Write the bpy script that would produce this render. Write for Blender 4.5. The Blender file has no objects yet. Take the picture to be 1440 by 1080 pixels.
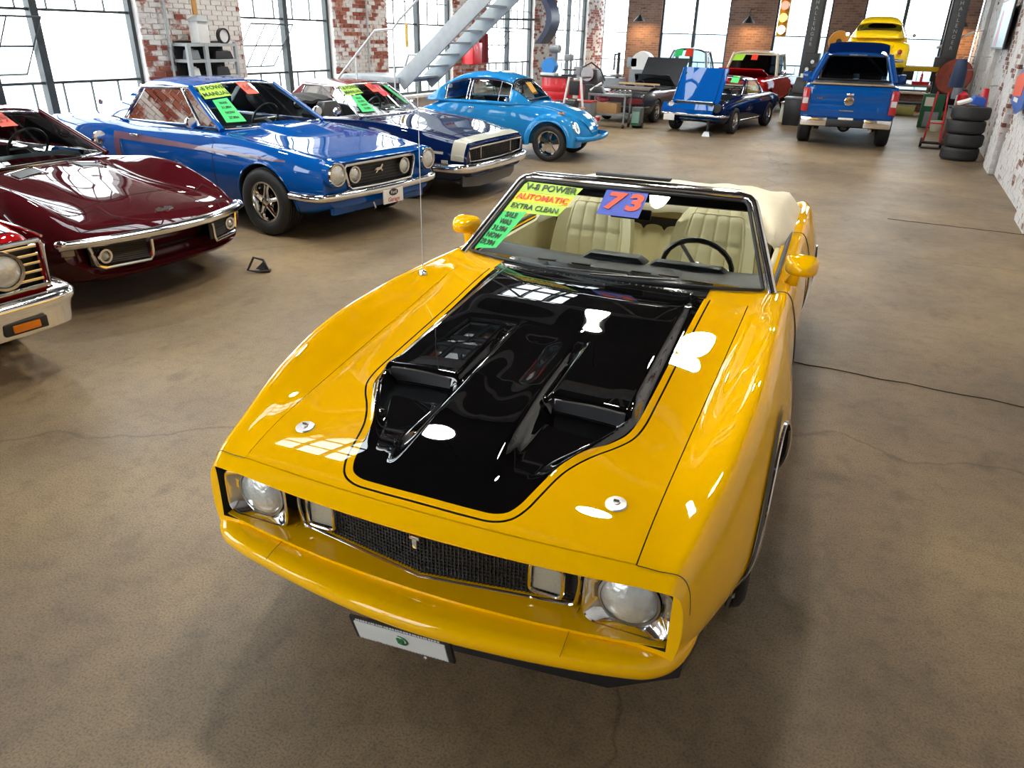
import bpy, bmesh, math, random
import numpy as np
from mathutils import Vector, Matrix

random.seed(7)
SC = bpy.context.scene
COL = SC.collection
PI = math.pi

# ------------------------------------------------------------------ camera
def make_camera():
    yaw, pitch, roll, F = math.radians(-25.661207), math.radians(25.456645), math.radians(1.471185), 1033.264
    cy, sy, cp, sp = math.cos(yaw), math.sin(yaw), math.cos(pitch), math.sin(pitch)
    f = Vector((sy * cp, cy * cp, -sp)); r = Vector((cy, -sy, 0)); u = r.cross(f)
    c, s = math.cos(roll), math.sin(roll)
    r, u = c * r + s * u, -s * r + c * u
    cam = bpy.data.cameras.new('camera'); o = bpy.data.objects.new('camera', cam); COL.objects.link(o)
    m = Matrix((r, u, -f)).transposed().to_4x4(); m.translation = Vector((1.012707, -1.375425, 2.023536))
    o.matrix_world = m
    cam.sensor_fit = 'HORIZONTAL'; cam.sensor_width = 36; cam.lens = F / 1440 * 36
    cam.clip_start = .05; cam.clip_end = 400
    SC.camera = o
make_camera()
CAR_YAW = 0.0630815

# ------------------------------------------------------------------ world, light, exposure
W_ = bpy.data.worlds.new('world'); SC.world = W_; W_.use_nodes = True
_bg = W_.node_tree.nodes['Background']
_bg.inputs[0].default_value = (.90, .96, 1.0, 1); _bg.inputs[1].default_value = 7.0
SC.view_settings.view_transform = 'Standard'; SC.view_settings.look = 'None'
SC.view_settings.exposure = .42; SC.view_settings.gamma = 1; SC.view_settings.use_curve_mapping = False
SC.cycles.use_denoising = True
SC.cycles.max_bounces = 8; SC.cycles.diffuse_bounces = 4; SC.cycles.glossy_bounces = 5
SC.cycles.transparent_max_bounces = 16; SC.cycles.transmission_bounces = 4
SC.cycles.sample_clamp_indirect = 6; SC.cycles.caustics_reflective = False; SC.cycles.caustics_refractive = False

def portal(name, loc, rot, sx, sy):
    l = bpy.data.lights.new(name, 'AREA'); l.shape = 'RECTANGLE'; l.size = sx; l.size_y = sy
    l.cycles.is_portal = True
    o = bpy.data.objects.new(name, l); o.location = loc; o.rotation_euler = rot; COL.objects.link(o)

# ------------------------------------------------------------------ materials
MATS = {}
def srgb(h):
    if isinstance(h, str):
        h = h.lstrip('#'); h = [int(h[i:i + 2], 16) / 255 for i in (0, 2, 4)]
        return tuple(((c + .055) / 1.055) ** 2.4 if c > .04045 else c / 12.92 for c in h) + (1,)
    return tuple(h) + (1,) if len(h) == 3 else tuple(h)
def mat(name, col, rough=.5, metal=0., coat=0., spec=.5, noise=0., nscale=8., bump=0., bscale=60., emit=None, estr=1., trans=0., flake=False):
    if name in MATS: return MATS[name]
    m = bpy.data.materials.new(name); m.use_nodes = True; MATS[name] = m
    nt = m.node_tree; b = nt.nodes['Principled BSDF']; c = srgb(col)
    b.inputs['Base Color'].default_value = c; b.inputs['Roughness'].default_value = rough
    b.inputs['Metallic'].default_value = metal; b.inputs['Coat Weight'].default_value = coat
    b.inputs['Coat Roughness'].default_value = .02; b.inputs['Specular IOR Level'].default_value = spec
    if trans: b.inputs['Transmission Weight'].default_value = trans
    tc = nt.nodes.new('ShaderNodeTexCoord')
    if noise:
        n = nt.nodes.new('ShaderNodeTexNoise'); n.inputs['Scale'].default_value = nscale; n.inputs['Detail'].default_value = 5
        nt.links.new(tc.outputs['Object'], n.inputs['Vector'])
        r = nt.nodes.new('ShaderNodeMapRange'); r.inputs['From Min'].default_value = .3; r.inputs['From Max'].default_value = .7
        r.inputs['To Min'].default_value = 1 - noise; r.inputs['To Max'].default_value = 1 + noise
        nt.links.new(n.outputs['Fac'], r.inputs['Value'])
        mx = nt.nodes.new('ShaderNodeVectorMath'); mx.operation = 'SCALE'
        mx.inputs[0].default_value = c[:3]; nt.links.new(r.outputs[0], mx.inputs['Scale']); nt.links.new(mx.outputs[0], b.inputs['Base Color'])
    if bump:
        n2 = nt.nodes.new('ShaderNodeTexNoise'); n2.inputs['Scale'].default_value = bscale; n2.inputs['Detail'].default_value = 4
        nt.links.new(tc.outputs['Object'], n2.inputs['Vector'])
        bp = nt.nodes.new('ShaderNodeBump'); bp.inputs['Strength'].default_value = bump; bp.inputs['Distance'].default_value = .01
        nt.links.new(n2.outputs['Fac'], bp.inputs['Height']); nt.links.new(bp.outputs[0], b.inputs['Normal'])
    if emit:
        b.inputs['Emission Color'].default_value = srgb(emit); b.inputs['Emission Strength'].default_value = estr
    return m
def glass_mat(name, tint=(.92, .95, .95), ior=1.45, haze=0., hazecol=(.8, .88, .92)):
    if name in MATS: return MATS[name]
    m = bpy.data.materials.new(name); m.use_nodes = True; MATS[name] = m
    nt = m.node_tree; nt.nodes.clear()
    out = nt.nodes.new('ShaderNodeOutputMaterial'); t = nt.nodes.new('ShaderNodeBsdfTransparent'); t.inputs[0].default_value = srgb(tint)
    g = nt.nodes.new('ShaderNodeBsdfGlossy'); g.inputs['Roughness'].default_value = .0
    fr = nt.nodes.new('ShaderNodeFresnel'); fr.inputs[0].default_value = ior
    mx = nt.nodes.new('ShaderNodeMixShader'); nt.links.new(fr.outputs[0], mx.inputs[0]); nt.links.new(t.outputs[0], mx.inputs[1]); nt.links.new(g.outputs[0], mx.inputs[2])
    last = mx
    if haze:
        d = nt.nodes.new('ShaderNodeBsdfTranslucent'); d.inputs[0].default_value = srgb(hazecol)
        m2 = nt.nodes.new('ShaderNodeMixShader'); m2.inputs[0].default_value = haze
        nt.links.new(mx.outputs[0], m2.inputs[1]); nt.links.new(d.outputs[0], m2.inputs[2]); last = m2
    nt.links.new(last.outputs[0], out.inputs[0])
    return m

M_CHROME = mat('chrome', (.90, .90, .90), .09, 1., noise=.04)
M_STEEL = mat('brushed_steel', (.50, .50, .50), .35, 1., noise=.1)
M_RUBBER = mat('tire_rubber', (.016, .016, .018), .62, bump=.15, noise=.2)
M_BLACK = mat('black_plastic', (.015, .015, .017), .45, noise=.2)
M_SATIN = mat('satin_black', (.02, .02, .022), .35, noise=.2)
M_DARK = mat('dark_underbody', (.012, .012, .012), .85, noise=.3)
M_GLASS = glass_mat('car_glass', (.80, .86, .85), 1.5)
M_TINT = glass_mat('tinted_car_glass', (.10, .11, .12), 1.5)
M_LENS = glass_mat('clear_lens', (.9, .92, .92), 1.5)
M_HGLASS = mat('ribbed_headlight_glass', (.62, .63, .60), .22, .35, coat=1., bump=.5, bscale=45, noise=.12, nscale=30)
M_CREAM = mat('cream_vinyl', '#d8cfa6', .45, noise=.06, nscale=14, bump=.08, bscale=90)
M_TOP = mat('cream_soft_top', '#efe6cc', .6, noise=.05, nscale=6, bump=.12, bscale=120)
M_DASH = mat('black_dashboard_vinyl', (.020, .026, .030), .42, noise=.2, bump=.05)
M_YELLOW = mat('yellow_car_paint', '#ffc000', .6, coat=1., spec=0., noise=.01, nscale=3)
M_BLUE = mat('blue_car_paint', '#064f9e', .45, spec=0., coat=1., noise=.03)
M_NAVY = mat('navy_car_paint', '#051a48', .45, spec=0., coat=1., noise=.03)
M_MAROON = mat('maroon_car_paint', '#4a1118', .45, spec=0., coat=1., noise=.03)
M_RED = mat('red_car_paint', '#b01318', .45, spec=0., coat=1., noise=.03)
M_SKY = mat('sky_blue_car_paint', '#2384c6', .45, spec=0., coat=.8, noise=.03)
M_WHITE = mat('white_paint', (.78, .78, .76), .4, noise=.03)
M_AMBER = mat('amber_lens', '#e07a10', .25, coat=.5, noise=.05)
M_REDLENS = mat('red_lens', '#b3202a', .2, coat=.8, noise=.05)
M_REFL = mat('lamp_reflector', (.80, .80, .78), .35, .35, bump=.6, bscale=70, noise=.05)

# ------------------------------------------------------------------ mesh helpers
def prop(o, label=None, cat=None, group=None, kind=None):
    if label: o['label'] = label
    if cat: o['category'] = cat
    if group: o['group'] = group
    if kind: o['kind'] = kind
    return o
def link(name, me, parent=None):
    o = bpy.data.objects.new(name, me); COL.objects.link(o)
    if parent is not None: o.parent = parent
    return o
def thing(name, label, cat, loc=(0, 0, 0), rz=0., group=None, scale=1.):
    o = bpy.data.objects.new(name, None); COL.objects.link(o); o.empty_display_size = .2
    o.location = loc; o.rotation_euler = (0, 0, rz); o.scale = (scale,) * 3
    return prop(o, label, cat, group)
class MB:
    def __init__(s): s.v = []; s.f = []; s.m = []
    def add(s, vs, fs, mi=0):
        b = len(s.v); s.v += [tuple(map(float, p)) for p in vs]; s.f += [tuple(b + i for i in f) for f in fs]; s.m += [mi] * len(fs); return s
    def box(s, c, d, rot=None, mi=0, top=None):
        hx, hy, hz = d[0] / 2, d[1] / 2, d[2] / 2
        tx, ty = top or (1, 1)
        P = [Vector(p) for p in ((-hx, -hy, -hz), (hx, -hy, -hz), (hx, hy, -hz), (-hx, hy, -hz), (-hx * tx, -hy * ty, hz), (hx * tx, -hy * ty, hz), (hx * tx, hy * ty, hz), (-hx * tx, hy * ty, hz))]
        if rot is not None:
            if not isinstance(rot, Matrix):
                from mathutils import Euler
                rot = Euler(rot).to_matrix()
            P = [rot @ p for p in P]
        c = Vector(c)
        return s.add([p + c for p in P], [(0, 3, 2, 1), (4, 5, 6, 7), (0, 1, 5, 4), (1, 2, 6, 5), (2, 3, 7, 6), (3, 0, 4, 7)], mi)
    def tube(s, pts, r, n=8, closed=False, mi=0, flat=None):
        pts = [Vector(p) for p in pts]; N = len(pts)
        if N < 2: return s
        rs = r if isinstance(r, (list, tuple)) else [r] * N
        T = []
        for i in range(N):
            a = pts[(i - 1) % N] if (closed or i > 0) else pts[0]; b = pts[(i + 1) % N] if (closed or i < N - 1) else pts[-1]
            t = b - a; T.append(t.normalized() if t.length > 1e-9 else Vector((0, 0, 1)))
        up = Vector((0, 0, 1)) if abs(T[0].z) < .9 else Vector((1, 0, 0))
        vs = []; u = (up - T[0] * up.dot(T[0])).normalized()
        for i in range(N):
            u = (u - T[i] * u.dot(T[i])).normalized(); w = T[i].cross(u)
            for k in range(n):
                a = 2 * PI * k / n; f = flat or 1
                vs.append(pts[i] + rs[i] * (math.cos(a) * u + f * math.sin(a) * w))
        fs = []
        for i in range(N if closed else N - 1):
            j = (i + 1) % N
            for k in range(n):
                l = (k + 1) % n; fs.append((i * n + k, i * n + l, j * n + l, j * n + k))
        if not closed: fs += [tuple(range(n - 1, -1, -1)), tuple((N - 1) * n + k for k in range(n))]
        return s.add(vs, fs, mi)
    def lathe(s, prof, o=(0, 0, 0), axis='Z', n=24, mi=0, closed=False, d=None, a0=0, a1=2 * PI):
        """prof: (r, h) along the axis."""
        if d is None: d = {'X': Vector((1, 0, 0)), 'Y': Vector((0, 1, 0)), 'Z': Vector((0, 0, 1))}[axis]
        d = Vector(d).normalized(); u = d.orthogonal().normalized()
        if abs(d.z) < .9: u = (Vector((0, 0, 1)) - d * d.z).normalized()
        w = d.cross(u); o = Vector(o); vs = []; full = abs(a1 - a0 - 2 * PI) < 1e-6; nn = n if full else n + 1
        for (r, h) in prof:
            for k in range(nn):
                a = a0 + (a1 - a0) * k / n; vs.append(o + d * h + r * (math.cos(a) * u + math.sin(a) * w))
        fs = []; m = len(prof)
        for i in range(m if closed else m - 1):
            j = (i + 1) % m
            for k in range(n):
                l = (k + 1) % nn; fs.append((i * nn + k, i * nn + l, j * nn + l, j * nn + k))
        if not closed and full:
            if prof[0][0] > 1e-6: fs.append(tuple(range(n - 1, -1, -1)))
            if prof[-1][0] > 1e-6: fs.append(tuple((m - 1) * n + k for k in range(n)))
        return s.add(vs, fs, mi)
    def grid(s, G, mi=0, thick=None):
        """G: rows of points; thick: vector or callable offset makes a closed slab."""
        ny, nx = len(G), len(G[0]); vs = [Vector(p) for r in G for p in r]
        fs = [(i * nx + j, i * nx + j + 1, (i + 1) * nx + j + 1, (i + 1) * nx + j) for i in range(ny - 1) for j in range(nx - 1)]
        if thick is not None:
            t = Vector(thick); N = len(vs); vs2 = [p + t for p in vs]
            fs = fs + [tuple(N + q for q in reversed(f)) for f in fs]
            rim = [(i, i + 1) for i in range(nx - 1)] + [(i * nx + nx - 1, (i + 1) * nx + nx - 1) for i in range(ny - 1)] + \
                  [((ny - 1) * nx + i + 1, (ny - 1) * nx + i) for i in range(nx - 1)] + [((i + 1) * nx, i * nx) for i in range(ny - 1)]
            fs += [(b, a, a + N, b + N) for a, b in rim]; vs += vs2
        return s.add(vs, fs, mi)
    def prism(s, poly, thick, mi=0):
        """poly: 3-D points of a flat outline, thick: offset vector."""
        n = len(poly); t = Vector(thick); P = [Vector(p) for p in poly]
        return s.add(P + [p + t for p in P], [tuple(range(n - 1, -1, -1)), tuple(range(n, 2 * n))] + [(i, (i + 1) % n, (i + 1) % n + n, i + n) for i in range(n)], mi)
    def sweep(s, path, sec, mi=0, closed=False):
        """path: 3-D points, sec: closed polygon of (outward, up) - outward is the plan normal to the right of travel."""
        n = len(path); k = len(sec); vs = []
        for i, p in enumerate(path):
            if closed: a, b = path[i - 1], path[(i + 1) % n]
            else: a, b = path[max(0, i - 1)], path[min(n - 1, i + 1)]
            dx, dy = b[0] - a[0], b[1] - a[1]; L = math.hypot(dx, dy) or 1
            nx, ny = dy / L, -dx / L
            vs += [(p[0] + nx * q[0], p[1] + ny * q[0], p[2] + q[1]) for q in sec]
        fs = [(i * k + j, i * k + (j + 1) % k, ((i + 1) % n) * k + (j + 1) % k, ((i + 1) % n) * k + j) for i in range(n if closed else n - 1) for j in range(k)]
        if not closed: fs += [tuple(range(k - 1, -1, -1)), tuple((n - 1) * k + j for j in range(k))]
        return s.add(vs, fs, mi)
    def sphere(s, c, r, n=12, m=8, mi=0, sc=(1, 1, 1)):
        vs = []; 
        for i in range(m + 1):
            t = PI * i / m
            for k in range(n): a = 2 * PI * k / n; vs.append((c[0] + r * sc[0] * math.sin(t) * math.cos(a), c[1] + r * sc[1] * math.sin(t) * math.sin(a), c[2] + r * sc[2] * math.cos(t)))
        return s.add(vs, [(i * n + k, (i + 1) * n + k, (i + 1) * n + (k + 1) % n, i * n + (k + 1) % n) for i in range(m) for k in range(n)], mi)
    def build(s, name, mats, parent=None, smooth=35, bevel=0, bseg=2, weld=False, recalc=True):
        me = bpy.data.meshes.new(name); me.from_pydata(s.v, [], s.f)
        mats = mats if isinstance(mats, (list, tuple)) else [mats]
        for m in mats: me.materials.append(m)
        if len(mats) > 1: me.polygons.foreach_set('material_index', s.m)
        if bevel or weld or recalc:
            bm = bmesh.new(); bm.from_mesh(me)
            if weld or recalc: bmesh.ops.remove_doubles(bm, verts=bm.verts, dist=1e-6)
            if recalc: bmesh.ops.recalc_face_normals(bm, faces=bm.faces)
            if bevel:
                ed = [e for e in bm.edges if e.is_manifold and e.calc_face_angle(0) > .5]
                bmesh.ops.bevel(bm, geom=ed, offset=bevel, segments=bseg, profile=.6, affect='EDGES', clamp_overlap=True)
            bm.to_mesh(me); bm.free()
        shade(me, smooth)
        return link(name, me, parent)
def shade(me, smooth):
    if smooth:
        me.polygons.foreach_set('use_smooth', [True] * len(me.polygons))
        me.set_sharp_from_angle(angle=math.radians(smooth))
def cp(o, parent=None, loc=None, rot=None):
    c = o.copy(); COL.objects.link(c)
    if parent is not None: c.parent = parent
    if loc is not None: c.location = loc
    if rot is not None: c.rotation_euler = rot
    return c
_KIDS = {}
def copy_tree(o, parent=None, depth=0):
    kids = [k for k in bpy.data.objects if k.parent is o] if depth < 3 else []
    c = o.copy(); COL.objects.link(c); c.parent = parent
    for k in kids: copy_tree(k, c, depth + 1)
    return c
def cut(o, cutter_mb, smooth=30):
    """subtract the cutter volumes; their faces take the object's second material."""
    me = bpy.data.meshes.new('cutter'); me.from_pydata(cutter_mb.v, [], cutter_mb.f)
    for m in o.data.materials: me.materials.append(m)
    me.polygons.foreach_set('material_index', [min(1, len(o.data.materials) - 1)] * len(me.polygons))
    bm = bmesh.new(); bm.from_mesh(me); bmesh.ops.recalc_face_normals(bm, faces=bm.faces); bm.to_mesh(me); bm.free()
    c = bpy.data.objects.new('cutter', me); ws = bpy.data.scenes.new('workshop'); ws.collection.objects.link(c); ws.collection.objects.link(o)
    par = o.parent; o.parent = None
    md = o.modifiers.new('cut', 'BOOLEAN'); md.operation = 'DIFFERENCE'; md.solver = 'EXACT'; md.object = c; md.use_self = True
    ws.view_layers[0].update(); dg = ws.view_layers[0].depsgraph
    new = bpy.data.meshes.new_from_object(o.evaluated_get(dg)); o.modifiers.clear(); bpy.data.scenes.remove(ws); old = o.data; o.data = new
    new.name = old.name; bpy.data.meshes.remove(old); bpy.data.objects.remove(c); bpy.data.meshes.remove(me)
    o.parent = par
    shade(o.data, smooth)
FONT = None
def text(name, s, size, mats, parent, M, depth=.002, align='CENTER', shear=0., bold=0., squash=1.):
    """M: 4x4 placing text plane (x right, y up, z towards the reader)."""
    cu = bpy.data.curves.new('text', 'FONT'); cu.body = s; cu.size = size; cu.extrude = depth; cu.align_x = align; cu.align_y = 'CENTER'
    cu.shear = shear; cu.offset = bold; cu.resolution_u = 3
    t = bpy.data.objects.new('text', cu)
    me = bpy.data.meshes.new_from_object(t); bpy.data.objects.remove(t); bpy.data.curves.remove(cu)
    me.materials.clear(); me.materials.append(mats); me.name = name
    me.transform(M @ Matrix.Diagonal((squash, 1, 1, 1)))
    return link(name, me, parent)
def frame_m(o, x, y):
    """matrix with origin o, x axis along x, y axis near y."""
    x = Vector(x).normalized(); z = x.cross(Vector(y)).normalized(); y = z.cross(x)
    m = Matrix((x, y, z)).transposed().to_4x4(); m.translation = Vector(o); return m

# ------------------------------------------------------------------ spline & car body loft
def pchip(keys):
    keys = sorted(keys); X = np.array([k[0] for k in keys], float); Y = np.array([k[1] for k in keys], float)
    if len(X) == 1: return lambda t: float(Y[0])
    h = np.diff(X); d = np.diff(Y) / h; m = np.zeros(len(X)); m[0] = d[0]; m[-1] = d[-1]
    for i in range(1, len(X) - 1):
        if d[i - 1] * d[i] > 0: m[i] = 2 * d[i - 1] * d[i] / (d[i - 1] + d[i])
    def f(t):
        t = min(max(t, X[0]), X[-1]); i = min(int(np.searchsorted(X, t, 'right')) - 1, len(X) - 2); i = max(i, 0)
        s = (t - X[i]) / h[i]
        return float((2 * s ** 3 - 3 * s ** 2 + 1) * Y[i] + (s ** 3 - 2 * s * s + s) * h[i] * m[i] + (-2 * s ** 3 + 3 * s * s) * Y[i + 1] + (s ** 3 - s * s) * h[i] * m[i + 1])
    return f
def catmull(P, n):
    P = np.array(P, float); out = []
    Q = np.vstack([2 * P[0] - P[1], P, 2 * P[-1] - P[-2]])
    for i in range(len(P) - 1):
        p0, p1, p2, p3 = Q[i:i + 4]
        t0 = 0; t1 = t0 + max(np.linalg.norm(p1 - p0), 1e-6) ** .5; t2 = t1 + max(np.linalg.norm(p2 - p1), 1e-6) ** .5; t3 = t2 + max(np.linalg.norm(p3 - p2), 1e-6) ** .5
        for k in range(n):
            t = t1 + (t2 - t1) * k / n
            a1 = (t1 - t) / (t1 - t0) * p0 + (t - t0) / (t1 - t0) * p1; a2 = (t2 - t) / (t2 - t1) * p1 + (t - t1) / (t2 - t1) * p2; a3 = (t3 - t) / (t3 - t2) * p2 + (t - t2) / (t3 - t2) * p3
            b1 = (t2 - t) / (t2 - t0) * a1 + (t - t0) / (t2 - t0) * a2; b2 = (t3 - t) / (t3 - t1) * a2 + (t - t1) / (t3 - t1) * a3
            out.append((t2 - t) / (t2 - t1) * b1 + (t - t1) / (t2 - t1) * b2)
    out.append(P[-1]); return np.array(out)
class Body:
    """closed lofted car body; curves of y: W half width, zt centre height, xi/zi hood-edge point, xs/zs fender crest, zm height of the
    widest point, zb underside, tk tuck-under, sw plan sweep of the section, sh shoulder squareness."""
    def __init__(s, y0, y1, ns=5, dy=.045, **c):
        s.y0, s.y1, s.ns, s.dy = y0, y1, ns, dy
        g = lambda k, d: pchip(c[k] if isinstance(c[k], list) else [(0, c[k])]) if k in c else d
        s.W = g('W', None); s.zt = g('zt', None); s.zb = g('zb', lambda y: .2); s.zm = g('zm', lambda y: .6)
        s.xi = g('xi', lambda y: .74 * s.W(y)); s.xs = g('xs', lambda y: .90 * s.W(y)); s.zs = g('zs', lambda y: s.zt(y) - .02)
        s.zi = g('zi', lambda y: .5 * (s.zt(y) + s.zs(y))); s.tk = g('tk', lambda y: .06); s.sw = g('sw', lambda y: 0.); s.sh = g('sh', lambda y: .35)
        s.cr = g('cr', lambda y: .3)
    def ctrl(s, y):
        W, zt, xi, zi, xs, zs, zm, zb, tk = (f(y) for f in (s.W, s.zt, s.xi, s.zi, s.xs, s.zs, s.zm, s.zb, s.tk))
        sh = s.sh(y); c = s.cr(y)
        return [(0, zt), (.55 * xi, zt - c * (zt - zi)), (xi, zi), (.5 * (xi + xs), zi + .62 * (zs - zi)), (xs, zs), (xs + .62 * (W - xs), zs - sh * (zs - zm)), (W, zm), (W - .25 * tk, .55 * zm + .45 * zb), (W - tk, zb + .05), (W - tk - .05, zb), (0, zb)]
    def prof(s, y): return catmull(s.ctrl(y), s.ns)
    def ys(s):
        n = max(2, int((s.y1 - s.y0) / s.dy)); return [s.y0 + (s.y1 - s.y0) * i / n for i in range(n + 1)]
    def warp(s, x, y): return y + s.sw(y) * (abs(x) / max(s.W(y), .01)) ** 2
    def zat(s, x, y):
        y0 = y
        for _ in range(4): y0 = y - s.sw(y0) * (abs(x) / s.W(y0)) ** 2
        p = s.prof(y0); k = 5 * s.ns - 3; return float(np.interp(abs(x), p[:k, 0], p[:k, 1]))
    def xat(s, y, z):
        p = s.prof(y); p = p[4 * s.ns:8 * s.ns + 1]; return float(np.interp(z, p[::-1, 1], p[::-1, 0]))
    def mb(s):
        b = MB(); rings = []
        for y in s.ys():
            h = s.prof(y); full = [(p[0], s.warp(p[0], y), p[1]) for p in h] + [(-p[0], s.warp(p[0], y), p[1]) for p in h[-2:0:-1]]
            rings.append(full)
        n = len(rings[0]); N = len(rings); vs = [p for r in rings for p in r]
        fs = [(i * n + k, (i + 1) * n + k, (i + 1) * n + (k + 1) % n, i * n + (k + 1) % n) for i in range(N - 1) for k in range(n)]
        H = (n // 2)
        for base, rev in ((0, 0), ((N - 1) * n, 1)):          # end caps: strips across
            for k in range(H):
                a, b2, c, d = k, k + 1, (n - k - 1) % n, (n - k) % n
                q = [base + a, base + b2, base + c, base + d]; q = list(dict.fromkeys(q))
                if len(q) >= 3: fs.append(tuple(q if not rev else q[::-1]))
        b.add(vs, fs); s.nring = n; return b

def arch_cutter(mb, y, z, r, W, depth=.28, n=28, mi=1, sq=1.):
    for sx in (1, -1):
        x0, x1 = sx * (W - depth), sx * (W + .2); vs = []
        for x in (x0, x1):
            for k in range(n): a = 2 * PI * k / n; vs.append((x, y + r * math.cos(a), z + r * sq * math.sin(a)))
        mb.add(vs, [tuple(range(n)), tuple(range(2 * n - 1, n - 1, -1))] + [(k, k + n, (k + 1) % n + n, (k + 1) % n) for k in range(n)], mi)
    return mb

# ------------------------------------------------------------------ wheels
def wheel_proto(style, R=.33, w=.21, rim=.19):
    """returns function placing a wheel (rim mesh with tire and hub cap children); outer face towards +x."""
    t = MB(); h = w / 2
    prof = [(rim, -h * .8), (rim + .02, -h * .95), (R * .86, -h * 1.05), (R * .96, -h * .9), (R * .99, -h * .7)]
    for g in range(-2, 3): prof += [(R, g * h * .28 - .02 * h - h * .08), (R, g * h * .28 + h * .08), (R - .008, g * h * .28 + h * .09), (R - .008, g * h * .28 + h * .14)]
    prof += [(R * .99, h * .7), (R * .96, h * .9), (R * .86, h * 1.05), (rim + .02, h * .95), (rim, h * .8)]
    t.lathe(prof, axis='X', n=40, closed=True)
    r = MB(); r.lathe([(rim + .012, h * .78), (rim + .012, h * .88), (rim - .006, h * .86), (rim - .02, h * .55), (rim - .03, -h * .6), (rim + .012, -h * .8), (rim + .005, h * .5)], axis='X', n=40, closed=True)
    cap = MB()
    if style == 'cragar':
        for k in range(5):
            a = 2 * PI * k / 5 + .3; ca, sa = math.cos(a), math.sin(a)
            r.tube([(h * .62, ca * .04, sa * .04), (h * .55, ca * rim * .6, sa * rim * .6), (h * .35, ca * (rim - .012), sa * (rim - .012))], [.032, .024, .030], 8)
        r.lathe([(.0, h * .2), (.075, h * .25), (.07, h * .6), (.0, h * .62)], axis='X', n=20)
        cap.lathe([(.0, h * .8), (.034, h * .78), (.036, h * .55), (.0, h * .5)], axis='X', n=20)
        for k in range(5): a = 2 * PI * k / 5; cap.lathe([(.0, .02), (.009, .018), (.009, 0)], (h * .6, .055 * math.cos(a), .055 * math.sin(a)), 'X', 8)
    elif style == 'magnum':
        for k in range(5):
            a = 2 * PI * k / 5 + .2; ca, sa = math.cos(a), math.sin(a); tx, ty = -sa, ca
            P = [(h * .55, ca * .05 + tx * .03, sa * .05 + ty * .03), (h * .55, ca * .05 - tx * .03, sa * .05 - ty * .03), (h * .45, ca * (rim - .01) - tx * .045, sa * (rim - .01) - ty * .045), (h * .45, ca * (rim - .01) + tx * .045, sa * (rim - .01) + ty * .045)]
            r.prism(P, (-.03, 0, 0))
        r.lathe([(.0, h * .1), (.08, h * .2), (.08, h * .55), (.0, h * .58)], axis='X', n=20)
        cap.lathe([(.0, h * .74), (.03, h * .72), (.034, h * .5), (.0, h * .5)], axis='X', n=20)
    else:
        r.lathe([(rim - .015, h * .3), (rim * .7, h * .62), (.08, h * .5), (.0, h * .5)], axis='X', n=32)
        for k in range(12):
            a = 2 * PI * k / 12; r.sphere((h * .45, math.cos(a) * rim * .8, math.sin(a) * rim * .8), .016, 8, 5)
        cap.lathe([(.0, h * .85), (.04, h * .8), (.06, h * .55), (.0, h * .5)], axis='X', n=20)
    proto = []
    def place(parent, x, y, z, rimmat=M_CHROME, steer=0.):
        sgn = 1 if x > 0 else -1
        if not proto:
            ro = r.build('wheel', rimmat, parent, 35); to = t.build('tire', M_RUBBER, ro, 40); co = cap.build('hub_cap', rimmat, ro, 35)
            proto.append(ro)
        else:
            ro = copy_tree(proto[0], parent)
        ro.location = (x, y, z); ro.rotation_euler = (0, 0, (0 if sgn > 0 else PI) + steer)
        return ro
    return place
def lerp(a, b, t): return tuple(a[i] + (b[i] - a[i]) * t for i in range(len(a)))
def mir(pts): return [(-p[0], p[1], p[2]) for p in pts]
def bil(a, b, c, d, u, v):     # a-b bottom, d-c top
    return lerp(lerp(a, b, u), lerp(d, c, u), v)
def patch(a, b, c, d, nu, nv, off=(0, 0, 0), bow=0., bowdir=(0, 0, 0)):
    G = []
    for i in range(nv + 1):
        row = []
        for j in range(nu + 1):
            p = bil(a, b, c, d, j / nu, i / nv); k = bow * 4 * (j / nu) * (1 - j / nu)
            row.append((p[0] + off[0] + bowdir[0] * k, p[1] + off[1] + bowdir[1] * k, p[2] + off[2] + bowdir[2] * k))
        G.append(row)
    return G
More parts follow.
